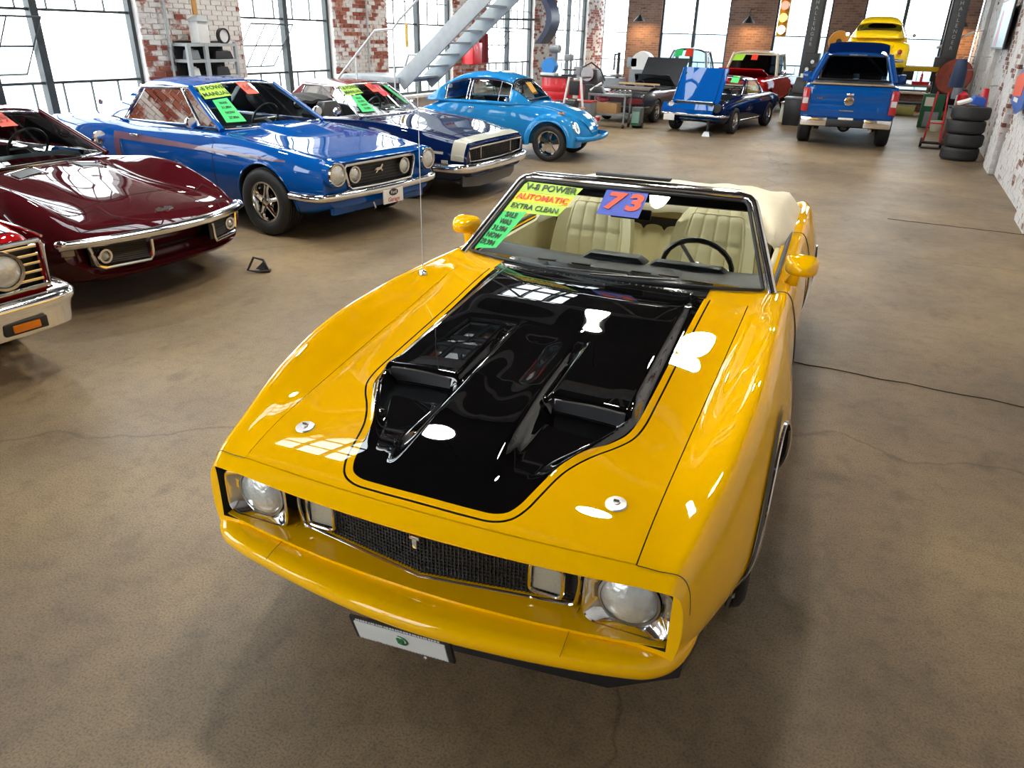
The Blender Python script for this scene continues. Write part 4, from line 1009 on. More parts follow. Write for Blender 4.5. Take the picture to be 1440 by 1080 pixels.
# ------------------------------------------------------------------ bright blue coupe with the burgundy stripe
def build_blue_coupe():
    r = world_thing('coupe_car', 'bright blue hardtop coupe with burgundy side stripe, left of the navy convertible', (-3.81, 5.39, 84.3, 1.09))
    B = Body(.03, 4.64, 5, .06,
        W=[(.03, .80), (.4, .86), (.81, .885), (2, .885), (3.6, .90), (4.3, .87), (4.64, .80)], tk=.06,
        zt=[(.03, .74), (.06, .765), (.25, .79), (.8, .85), (1.5, .925), (1.7, .93), (3.7, .93), (4.3, .90), (4.6, .85), (4.64, .78)],
        zs=[(.03, .73), (.06, .75), (.3, .78), (.81, .84), (1.6, .885), (2.8, .87), (3.4, .90), (4.2, .89), (4.6, .86), (4.64, .78)],
        zm=[(.03, .56), (.81, .62), (3.8, .64), (4.64, .58)], zb=[(.03, .34), (.4, .25), (.9, .22), (4, .25), (4.64, .38)], sw=[(.03, .05), (.5, .01), (1, 0), (4, 0), (4.64, -.05)], sh=.28)
    body = B.mb().build('body', [M_BLUE, M_DARK], r)
    c = MB(); arch_cutter(c, .81, .32, .37, .88); arch_cutter(c, 3.55, .32, .37, .88)
    c.prism([(-.68, 1.66, .32), (.68, 1.66, .32), (.68, 3.5, .32), (-.68, 3.5, .32)], (0, 0, 1), 1)
    c.box((0, .06, .59), (1.00, .24, .23), mi=1)
    cut(body, c)
    for s in (-1, 1):
        for yc in (.81, 3.55): MB().tube([(s * (B.xat(yc + .375 * math.cos(a), .32 + .375 * math.sin(a)) + .002), yc + .375 * math.cos(a), .32 + .375 * math.sin(a)) for a in np.linspace(-.1, PI + .1, 26)], .010, 6).build('wheel_arch_lip', M_BLUE, r)
        # burgundy stripe: along the belt, turned down at the rear
        BUR = mat('burgundy_stripe', '#5b1d3c', .35, coat=.6)
        G = [[(s * (B.xat(y, z) + .003), y, z) for z in (zc - w, zc - w * .33, zc + w * .33, zc + w)] for y in np.linspace(.50, 3.12, 34) for zc, w in [(.735 + .035 * (y - .5) / 2.6, .008 + .030 * (y - .5) / 2.6)]]
        st = MB().grid(G).build('side_stripe', BUR, r, 60)
        MB().grid([[(s * (B.xat(y, z) + .003), y, z) for y in (3.02, 3.07, 3.12)] for z in np.linspace(.45, .78, 10)]).build('stripe_end', BUR, st, 60)
        for yy in (1.50, 2.98): side_line(B, s, [(yy, z) for z in np.linspace(.30, .84, 10)], .004, M_DARK, r)
        MB().box((s * (B.xat(2.75, .79) + .015), 2.75, .79), (.02, .13, .028)).build('door_handle', M_CHROME, r, bevel=.006)
        MB().lathe([(0, .035), (.05, .03), (.058, 0), (.05, -.02), (0, -.02)], (s * .86, 1.78, .985), 'Y', 18).build('door_mirror', M_CHROME, r)
        ring(r, s * .675, .012, .645, .088)
        MB().lathe([(.110, -.01), (.122, .0), (.125, .06), (.110, .06)], (s * .675, .03, .645), 'Y', 24, closed=True).build('headlight_bucket', M_BLUE, r)
        MB().lathe([(0, 0), (.024, 0), (.03, .02)], (s * (B.xat(3.25, 1.0) + 0), 3.35, 1.08), n=12, d=(s, 0, .2)).build('pillar_emblem', M_CHROME, r)
        side_line(B, s, [(y, .265) for y in np.linspace(1.25, 3.1, 8)], .012, M_CHROME, r, 'rocker_trim')
    hood_gap(B, r, .12, 1.50, .66, .68)
    G = [[(x, y, B.zat(x, y) + .002 + .045 * sstep(.85, 1.2, y) * (1 - sstep(.20, .34, abs(x))) * (1 - .25 * sstep(1.2, 1.5, y))) for x in np.linspace(-.38, .38, 25)] for y in np.linspace(.82, 1.5, 24)]
    MB().grid(G, thick=(0, 0, -.01)).build('hood_scoop', M_BLUE, r, 40)
    wb, wt = greenhouse(r, M_BLUE, (.69, 1.55, .925), (.55, 2.12, 1.275), (.53, 2.98, 1.265), (.60, 3.62, .93), (.575, 2.92, 1.25), (.725, 3.12, .915), glass=M_GLASS, div=(.20,), liner=M_BLACK)
    stickers(r, wb, wt, '68')
    cabin(r, 1.66, 3.5, .66, seat=mat('dark_blue_vinyl', (.025, .03, .045), .4))
    wp = wheel_proto('cragar', .325, .22, .185)
    for x, y in ((-.78, .81), (.78, .81), (-.78, 3.55), (.78, 3.55)): wp(r, x, y, .325)
    # grille
    loop = [(x, .055 + .04 * abs(x), z) for x, z in ((-.50, .70), (-.25, .705), (0, .705), (.25, .705), (.50, .70), (.52, .66), (.47, .50), (.44, .475), (.2, .47), (0, .47), (-.2, .47), (-.44, .475), (-.47, .50), (-.52, .66))]
    g = MB().tube(loop, .016, 8, closed=True).build('grille_surround', M_CHROME, r)
    MB().grid([[(x, .13, z) for x in np.linspace(-.5, .5, 3)] for z in (.475, .705)], thick=(0, .01, 0)).build('grille_mesh', M_SATIN, g)
    b = MB()
    for k in range(1, 8): b.box((0, .118, .475 + .029 * k), (.96, .006, .004))
    o = b.build('grille_bars', mat('dark_grille_metal', (.09, .09, .095), .4, .6), g); o['kind'] = 'stuff'
    for s in (-1, 1): ring(r, s * .37, .09, .60, .062, 'fog_lamp')
    P = [(-.075, .02), (-.04, .035), (.0, .03), (.04, .045), (.055, .075), (.085, .06), (.08, .045), (.062, .04), (.05, .012), (.075, -.02), (.055, -.028), (.03, -.0), (-.02, -.005), (-.045, -.03), (-.085, -.038), (-.055, -.015), (-.06, .005), (-.095, .0)]
    MB().prism([(x * .72, .098, .60 + z * .72) for x, z in P], (0, .012, 0)).build('running_horse_emblem', M_CHROME, g, 0)
    bumper(r, [(-.90, .42, .44), (-.89, .20, .44), (-.82, .06, .44), (-.5, .0, .44), (0, -.03, .44), (.5, .0, .44), (.82, .06, .44), (.89, .20, .44), (.90, .42, .44)], [(q[0], q[1] * .72) for q in SEC_CH])
    bumper(r, [(-.88, 4.45, .46), (-.86, 4.66, .46), (0, 4.72, .46), (.86, 4.66, .46), (.88, 4.45, .46)][::-1], SEC_CH, name='rear_bumper')
    p = MB().box((.02, -.05, .365), (.30, .01, .15)).build('number_plate', M_WHITE, r, bevel=.003)
    b = MB(); b.lathe([(0, 0), (.034, 0), (.034, .003), (0, .003)], (.02, -.0585, .395), 'Y', 20)
    for i, v in enumerate(b.v): b.v[i] = (.02 + (v[0] - .02) * 2.0, v[1], v[2])
    b.build('plate_oval', mat('oval_black', (.02, .02, .03), .4), p)
    text('lettering', 'Ford', .045, M_WHITE, p, frame_m((.02, -.0595, .395), (1, 0, 0), (0, 0, 1)), .0008)
    text('lettering', 'Garage', .062, mat('plate_red', '#b02030', .5), p, frame_m((.02, -.0565, .325), (1, 0, 0), (0, 0, 1)), .0008, shear=.2)
    MB().box((0, .12, .30), (1.35, .06, .10)).build('front_valance', M_BLUE, r, bevel=.02)
    for s in (-1, 1):
        MB().tube([(s * .2, .02, .32), (s * .2, -.005, .27), (s * .2, .02, .24), (s * .2, .04, .27)], .009, 6).build('tow_hook', M_STEEL, r)
        for k in range(3): MB().box((s * (.45 + .09 * k), 4.66, .66), (.06, .02, .14)).build('tail_lamp', M_REDLENS, r, bevel=.005)

# ------------------------------------------------------------------ maroon sports car
def build_maroon():
    r = world_thing('sports_car', 'maroon sports car with high front fenders and chrome nose blade, beside the red car', (-3.93, 2.78, 90.5, 1.09))
    B = Body(.04, 4.60, 5, .05,
        W=[(.04, .80), (.3, .86), (.9, .895), (1.6, .86), (2.2, .82), (3.4, .89), (4.2, .86), (4.6, .76)], tk=[(.04, .10), (.6, .06), (4.6, .06)],
        zt=[(.04, .545), (.10, .58), (.4, .655), (.95, .76), (1.4, .83), (1.6, .845), (3.2, .86), (4.2, .84), (4.55, .80), (4.6, .75)],
        xi=[(.04, .60), (1, .52), (1.6, .56), (4.6, .55)],
        zi=[(.04, .54), (.10, .572), (.4, .63), (.95, .69), (1.4, .765), (1.6, .81), (2.6, .80), (3.4, .83), (4.55, .80), (4.6, .75)],
        xs=[(.04, .72), (.5, .72), (1, .73), (4.6, .68)],
        zs=[(.04, .53), (.10, .56), (.4, .68), (.9, .815), (1.15, .835), (1.6, .80), (2.3, .76), (2.9, .80), (3.4, .88), (4.0, .87), (4.55, .80), (4.6, .74)],
        zm=[(.04, .46), (.9, .56), (4.6, .55)], zb=[(.04, .28), (.12, .235), (.5, .20), (4, .22), (4.6, .35)],
        sw=[(.04, .26), (.5, .08), (1.0, 0), (4.6, -.1)], sh=.4)
    body = B.mb().build('body', [M_MAROON, M_DARK], r)
    c = MB(); arch_cutter(c, 1.02, .33, .37, .89); arch_cutter(c, 3.50, .33, .37, .89)
    c.prism([(-.60, 1.80, .3), (.60, 1.80, .3), (.60, 2.85, .3), (-.60, 2.85, .3)], (0, 0, 1), 1)
    for s in (-1, 1): c.prism([(s * .30, -.1 , .335), (s * .64, -.1, .335), (s * .64, .50, .335), (s * .30, .26, .335)], (0, 0, .125), 1)
    c.prism([(-.25, -.1, .335), (.25, -.1, .335), (.25, .26, .335), (-.25, .26, .335)], (0, 0, .125), 1)
    cut(body, c)
    yb = lambda x: .02 + .26 * (abs(x) / .8) ** 2
    bm_ = [(x, yb(x), .520 - .03 * abs(x) ** 2) for x in np.linspace(-.82, .82, 25)]
    MB().sweep(bm_, [(-.02, -.03), (.015, -.03), (.035, -.012), (.035, .012), (.015, .028), (-.03, .032)]).build('front_bumper', M_CHROME, r, 50)
    for s in (-1, 1):
        MB().sphere((s * .80, .29, .51), .042, 12, 8, sc=(1, 1.2, .8)).build('bumper_tip', M_CHROME, r)
        pts = [(s * x, yb(x) + .005, z) for x, z in ((.285, .475), (.29, .36), (.31, .335), (.60, .325), (.64, .35), (.665, .475))]
        g = MB().tube(pts, .013, 8).build('grille_frame', M_CHROME, r)
        MB().grid([[(s * x, yb(x) + .05, z) for x in np.linspace(.29, .65, 8)] for z in (.335, .465)], thick=(0, .01, 0)).build('grille_insert', M_SATIN, g)
        b = MB()
        for k in range(1, 9): b.tube([(s * x, yb(x) + .042, .335 + .0145 * k) for x in (.30, .45, .64)], .003, 4)
        o = b.build('grille_bars', mat('dark_grille_metal', (.09, .09, .095), .4, .6), g); o['kind'] = 'stuff'
        ring(r, s * .575, yb(.575) + .03, .40, .032, 'parking_lamp')
        MB().box((s * .765, yb(.765) + .035, .445), (.08, .02, .04), rot=(0, 0, s * .5)).build('marker_lamp', mat('marker_lens', (.45, .40, .36), .3), r, bevel=.006)
        # hidden headlamp door seams, hood gap and vents
        q = [(.36, .16), (.66, .26), (.64, .50), (.38, .46), (.36, .16)]
        b = MB()
        for i in range(4): b.tube([(s * (q[i][0] + (q[i + 1][0] - q[i][0]) * t), q[i][1] + (q[i + 1][1] - q[i][1]) * t, B.zat(q[i][0] + (q[i + 1][0] - q[i][0]) * t, q[i][1] + (q[i + 1][1] - q[i][1]) * t)) for t in np.linspace(0, 1, 7)], .003, 4)
        b.build('headlamp_door_gap', M_DARK, r, 60)
        for k in range(2):
            G = [[(s * x, y, B.zat(x, y) + .003) for x in (.20, .27, .34)] for y in (1.30 + .10 * k, 1.36 + .10 * k)]
        G = [[(s * x, y, B.zat(x, y) + .004) for x in (.17, .26, .35)] for y in (1.28, 1.33, 1.40)]
        MB().grid(G, thick=(0, 0, .003)).build('hood_vent', M_BLACK, r, 60)
        MB().tube([(s * x, y, B.zat(x, y) + .004) for x, y in ((.15, 1.25), (.37, 1.27), (.38, 1.42), (.15, 1.44))], .006, 6, closed=True).build('vent_trim', M_CHROME, r)
        for k in range(4): MB().box((s * (B.xat(1.55 + .07 * k, .55) + .0), 1.55 + .07 * k, .55), (.012, .02, .22), rot=(.25, 0, 0)).build('side_gill', M_BLACK, r)
        MB().tube([(s * .70, 1.90, .80), (s * .76, 1.88, .90)], .012, 6).build('mirror_stalk', M_CHROME, r)
        MB().lathe([(0, .04), (.05, .03), (.058, 0), (0, -.01)], (s * .80, 1.86, .93), 'Y', 18).build('door_mirror', M_CHROME, r)
    hood_gap(B, r, .55, 1.55, .45, .52, .003)
    P = [(-.07, .03), (-.02, .05), (.0, .02), (.03, .05), (.08, .03), (.07, -.0), (.02, -.01), (-.01, -.04), (-.03, -.01), (-.08, -.0)]
    MB().prism([(x, .20 + z, B.zat(0, .20 + z) + .002) for x, z in P], (0, 0, .006)).build('crossed_flag_emblem', M_CHROME, r, 0)
    wb, wt = greenhouse(r, M_MAROON, (.64, 1.62, .84), (.47, 2.12, 1.15), (.46, 2.62, 1.14), (.50, 3.05, .87), (.50, 2.55, 1.13), (.66, 2.85, .84), bow=.16, crown=.04, glass=M_GLASS, div=(.05,), liner=M_BLACK)
    stickers(r, wb, wt, '69')
    cabin(r, 1.78, 2.85, .60, seat=M_SATIN, dashz=.84)
    MB().tube([(x, 1.56 - .12 * (1 - (x / .6) ** 2), B.zat(x, 1.56) + .012) for x in np.linspace(-.55, .3, 9)], .008, 6).build('wiper', M_SATIN, r)
    wp = wheel_proto('magnum', .335, .22, .19)
    for x, y in ((-.78, 1.02), (.78, 1.02), (-.78, 3.5), (.78, 3.5)): wp(r, x, y, .335)

# ------------------------------------------------------------------ red car at the left edge
def build_red_left():
    r = world_thing('muscle_car', 'red car at the left edge with full width chrome bumper and round headlights', (-3.43, .38, 86.0, 1.05))
    B = Body(.05, 5.0, 5, .07,
        W=[(.05, .85), (.5, .93), (1.0, .95), (4.2, .95), (5.0, .88)], tk=.07,
        zt=[(.05, .83), (.10, .86), (.4, .885), (1.0, .93), (1.6, .97), (3.8, .96), (4.8, .90), (5.0, .82)],
        zs=[(.05, .82), (.10, .845), (.4, .86), (1.0, .89), (1.7, .93), (3.6, .92), (4.8, .88), (5.0, .82)],
        zm=[(.05, .62), (1, .66), (5, .6)], zb=[(.05, .40), (.5, .27), (4.2, .27), (5, .4)], sw=[(.05, .03), (.5, 0), (5.0, -.05)], sh=.22)
    body = B.mb().build('body', [M_RED, M_DARK], r)
    c = MB(); arch_cutter(c, .88, .34, .40, .95); arch_cutter(c, 3.9, .34, .40, .95)
    c.prism([(-.72, 1.85, .35), (.72, 1.85, .35), (.72, 3.7, .35), (-.72, 3.7, .35)], (0, 0, 1), 1)
    c.box((0, .05, .675), (1.66, .16, .25), mi=1); cut(body, c)
    g = MB()
    loop = [(-.84, .05, .81), (0, .02, .815), (.84, .05, .81), (.86, .06, .78), (.85, .06, .55), (0, .03, .54), (-.85, .06, .55), (-.86, .06, .78)]
    go = MB().tube(loop, .014, 8, closed=True).build('grille_surround', M_CHROME, r)
    for k in range(5):
        MB().box((0, .085, .59 + .047 * k), (1.66, .05, .016)).build('grille_bar', M_CHROME, go, bevel=.004)
    MB().box((0, .125, .675), (1.66, .01, .25)).build('grille_backing', M_BLACK, go)
    for s in (-1, 1):
        for x in (.62, .40): ring(r, s * x, .045, .675, .088)
        MB().tube([(s * .87, y, .835 - .01 * 0 + (B.zat(.80, y) - .835) * .5) for y in np.linspace(.06, .5, 5)], .008, 6).build('fender_trim', M_CHROME, r)
        for yc in (.88, 3.9): MB().tube([(s * (B.xat(yc + .405 * math.cos(a), .34 + .405 * math.sin(a)) + .002), yc + .405 * math.cos(a), .34 + .405 * math.sin(a)) for a in np.linspace(-.1, PI + .1, 26)], .008, 6).build('wheel_arch_trim', M_CHROME, r)
    sec = [(-.05, -.13), (.005, -.125), (.02, -.02), (.035, .01), (.05, .03), (.05, .055), (.03, .075), (-.05, .08)]
    bo = bumper(r, [(-.96, .40, .44), (-.95, .16, .44), (-.90, .03, .44), (-.5, -.02, .44), (0, -.03, .44), (.5, -.02, .44), (.90, .03, .44), (.95, .16, .44), (.96, .40, .44)], sec)
    for s in (-1, 1):
        MB().box((s * .62, -.035, .375), (.24, .02, .07)).build('turn_signal_housing', M_BLACK, bo, bevel=.01)
        MB().box((s * .62, -.043, .375), (.15, .02, .045)).build('turn_signal', M_AMBER, bo, bevel=.008)
    hood_gap(B, r, .16, 1.6, .74, .78)
    wb, wt = greenhouse(r, M_RED, (.74, 1.75, .965), (.60, 2.3, 1.33), (.58, 3.2, 1.32), (.62, 3.9, .96), (.60, 3.1, 1.30), (.76, 3.4, .93), glass=M_GLASS, div=(.2,), liner=M_BLACK)
    cabin(r, 1.85, 3.7, .70)
    wp = wheel_proto('magnum', .34, .22, .19)
    for x, y in ((-.84, .88), (.84, .88), (-.84, 3.9), (.84, 3.9)): wp(r, x, y, .34)

# ------------------------------------------------------------------ navy convertible with the pale nose band
def build_navy():
    r = world_thing('convertible_car', 'navy convertible with a pale band round its nose, right of the bright blue coupe', (-3.69, 7.92, 90.0, 1.04))
    B = Body(.04, 4.66, 5, .06,
        W=[(.04, .80), (.3, .86), (.93, .92), (2, .90), (3.7, .93), (4.4, .88), (4.66, .80)], tk=.08,
        zt=[(.04, .70), (.08, .735), (.3, .775), (.93, .85), (1.6, .92), (1.8, .93), (3.6, .92), (4.3, .90), (4.6, .85), (4.66, .78)],
        zs=[(.04, .69), (.08, .715), (.3, .75), (.93, .85), (1.7, .89), (2.7, .87), (3.4, .92), (4.2, .90), (4.66, .78)],
        zm=[(.04, .52), (.93, .60), (4.66, .58)], zb=[(.04, .33), (.4, .25), (4, .25), (4.66, .38)], sw=[(.04, .05), (.5, .01), (1, 0), (4.66, -.05)], sh=.4)
    body = B.mb().build('body', [M_NAVY, M_DARK], r)
    c = MB(); arch_cutter(c, .93, .32, .37, .93); arch_cutter(c, 3.68, .32, .37, .93)
    c.prism([(-.70, 1.86, .33), (.70, 1.86, .33), (.70, 3.45, .33), (-.70, 3.45, .33)], (0, 0, 1), 1)
    c.box((0, .06, .575), (1.46, .24, .17), mi=1); cut(body, c)
    # pale nose band that wraps over the front edge and runs back as a thin line
    PB = mat('pale_silver_band', '#b9b7a8', .35, coat=.5)
    G = []
    for y0 in np.linspace(.075, .25, 6):
        p = B.prof(y0); n5 = B.ns; row = []
        pts = [q for q in p[0:6 * n5 + 2]]
        row = [(-q[0] - .002, B.warp(q[0], y0), q[1] + .003) for q in pts[::-1]] + [(q[0] + .002, B.warp(q[0], y0), q[1] + .003) for q in pts[1:]]
        G.append(row)
    band = MB().grid(G).build('nose_band', PB, r, 60)
    for s in (-1, 1):
        MB().grid([[(s * (B.xat(y, z) + .003), y, z) for z in (zc - .014, zc, zc + .014)] for y in np.linspace(.38, 2.1, 24) for zc in [.60 + .05 * (y - .4)]]).build('side_stripe', PB, r, 60)
        for yc in (.93, 3.68): MB().tube([(s * (B.xat(yc + .375 * math.cos(a), .32 + .375 * math.sin(a)) + .002), yc + .375 * math.cos(a), .32 + .375 * math.sin(a)) for a in np.linspace(-.1, PI + .1, 26)], .009, 6).build('wheel_arch_trim', M_CHROME, r)
        side_line(B, s, [(1.62, z) for z in np.linspace(.30, .86, 10)], .004, M_DARK, r); side_line(B, s, [(2.95, z) for z in np.linspace(.30, .86, 10)], .004, M_DARK, r)
        MB().box((s * (B.xat(.36, .50) + .004), .36, .50), (.012, .09, .035)).build('side_marker', mat('side_marker_lens', (.5, .48, .42), .3), r, bevel=.004)
        MB().lathe([(0, .035), (.05, .03), (.058, 0), (.05, -.02), (0, -.02)], (s * .88, 1.95, .985), 'Y', 18).build('door_mirror', M_CHROME, r)
    g = MB().tube([(x, .055 + .05 * abs(x), z) for x, z in ((-.73, .655), (-.4, .665), (0, .668), (.4, .665), (.73, .655), (.735, .63), (.70, .50), (.4, .49), (0, .488), (-.4, .49), (-.70, .50), (-.735, .63))], .013, 8, closed=True).build('grille_surround', M_CHROME, r)
    MB().grid([[(x, .14 + .02 * abs(x), z) for x in (-.72, 0, .72)] for z in (.49, .66)], thick=(0, .01, 0)).build('grille_insert', M_SATIN, g)
    b = MB()
    for k in range(1, 6): b.box((0, .125, .49 + .028 * k), (1.42, .006, .004))
    for k in range(-14, 15): b.box((k * .05, .122, .575), (.004, .006, .16))
    o = b.build('grille_bars', mat('dark_grille_metal', (.09, .09, .095), .4, .6), g); o['kind'] = 'stuff'
    for x in (-.42, .42): MB().box((x, .10, .575), (.014, .02, .16)).build('lamp_door_edge', M_CHROME, g)
    bumper(r, [(-.93, .48, .43), (-.91, .22, .43), (-.82, .06, .43), (-.4, -.01, .43), (0, -.03, .43), (.4, -.01, .43), (.82, .06, .43), (.91, .22, .43), (.93, .48, .43)], SEC_CH)
    sp = MB(); sp.sweep([(-.72, .20, .22), (-.45, .12, .20), (0, .09, .20), (.45, .12, .20), (.72, .20, .22)], [(0, -.02), (.02, -.03), (.03, .14), (0, .14)]); sp.build('front_spoiler', mat('grey_spoiler', (.09, .095, .10), .45), r, 40)
    hood_gap(B, r, .40, 1.62, .66, .68)
    us = np.linspace(-1, 1, 17)
    wb = lambda u: (.70 * u, 1.75 - .14 * (1 - u * u), .925); wt = lambda u: (.58 * u, 2.2 - .05 * (1 - u * u), 1.25 + .03 * (1 - u * u))
    ws = MB().grid([[lerp(wb(u), wt(u), v) for u in us] for v in np.linspace(0, 1, 6)]).build('windshield', M_GLASS, r, 80, recalc=False)
    MB().tube([wb(u) for u in us] + [lerp(wb(1), wt(1), v) for v in (.3, .6, .9)] + [wt(u) for u in us[::-1]] + [lerp(wt(-1), wb(-1), v) for v in (.1, .4, .7)], .017, 8, closed=True).build('windshield_frame', M_CHROME, ws, 60)
    stickers(r, wb, wt, '68', 'V-8 POWER', 'MANUAL')
    MB().box((.02, 2.12, 1.17), (.2, .02, .05)).build('rear_view_mirror', M_BLACK, r, bevel=.01)
    cabin(r, 1.86, 3.45, .68, seat=M_SATIN)
    G = [[(.80 * u, 3.30 + .75 * v, .93 + .13 * math.sin(PI * min(1, v * .8 + .15)) + .012 * math.sin(17 * u + 9 * v) - (.12 * max(0, abs(u) - .85) / .15)) for u in np.linspace(-1, 1, 31)] for v in np.linspace(0, 1, 14)]
    MB().grid(G, thick=(0, 0, -.04)).build('folded_soft_top', mat('black_canvas', (.03, .03, .03), .75, bump=.2), r, 60)
    wp = wheel_proto('cragar', .325, .22, .185)
    for x, y in ((-.81, .93), (.81, .93), (-.81, 3.68), (.81, 3.68)): wp(r, x, y, .325)

# ------------------------------------------------------------------ dark red hardtop behind the navy convertible
def build_red_hardtop():
    r = world_thing('hardtop_car', 'dark red hardtop between the navy convertible and the light blue beetle', (-5.35, 9.72, 88, .93))
    M = mat('dark_red_paint', '#7d1220', .25, coat=1, noise=.03)
    B = Body(.05, 4.6, 4, .08, W=[(.05, .78), (.5, .84), (3.9, .86), (4.6, .78)], zt=[(.05, .72), (.1, .76), (.9, .84), (1.5, .90), (3.7, .90), (4.6, .80)],
        zs=[(.05, .70), (.1, .73), (.9, .81), (1.5, .86), (3.6, .88), (4.6, .80)], zm=.58, zb=[(.05, .36), (.5, .25), (4, .25), (4.6, .38)], sh=.25)
    body = B.mb().build('body', [M, M_DARK], r); c = MB(); arch_cutter(c, .85, .32, .36, .85); arch_cutter(c, 3.5, .32, .36, .85)
    c.prism([(-.66, 1.65, .33), (.66, 1.65, .33), (.66, 3.5, .33), (-.66, 3.5, .33)], (0, 0, 1), 1); cut(body, c)
    wb, wt = greenhouse(r, M, (.68, 1.55, .895), (.56, 2.10, 1.26), (.54, 3.15, 1.26), (.60, 3.65, .90), (.57, 3.05, 1.24), (.72, 3.20, .88), glass=M_GLASS, div=(.22,), liner=M_BLACK)
    glass_sticker(r, wb, wt, ((-.05, .95), (.35, .95), (.38, .45), (-.02, .45)), mat('pink_red_sticker', '#f0384c', .5), 'year_sticker', (('11', .5, .5, .2, mat('sticker_pale', (.7, .6, .6), .5), .8),))
    glass_sticker(r, wb, wt, ((.62, .9), (.92, .9), (.97, .1), (.72, .1)), MATS['green_sticker'], 'price_sticker')
    cabin(r, 1.65, 3.5, .64)
    for s in (-1, 1):
        MB().lathe([(0, .035), (.05, .03), (.058, 0), (0, -.02)], (s * .84, 1.80, .95), 'Y', 16).build('door_mirror', M_CHROME, r); ring(r, s * .6, .04, .62, .075)
    MB().box((0, .045, .58), (1.0, .04, .16)).build('grille', M_BLACK, r, bevel=.01)
    bumper(r, [(-.86, .30, .44), (-.80, .06, .44), (0, .0, .44), (.80, .06, .44), (.86, .30, .44)], SEC_CH)
    wp = wheel_proto('steel', .31, .19, .18)
    for x, y in ((-.74, .85), (.74, .85), (-.74, 3.5), (.74, 3.5)): wp(r, x, y, .31)

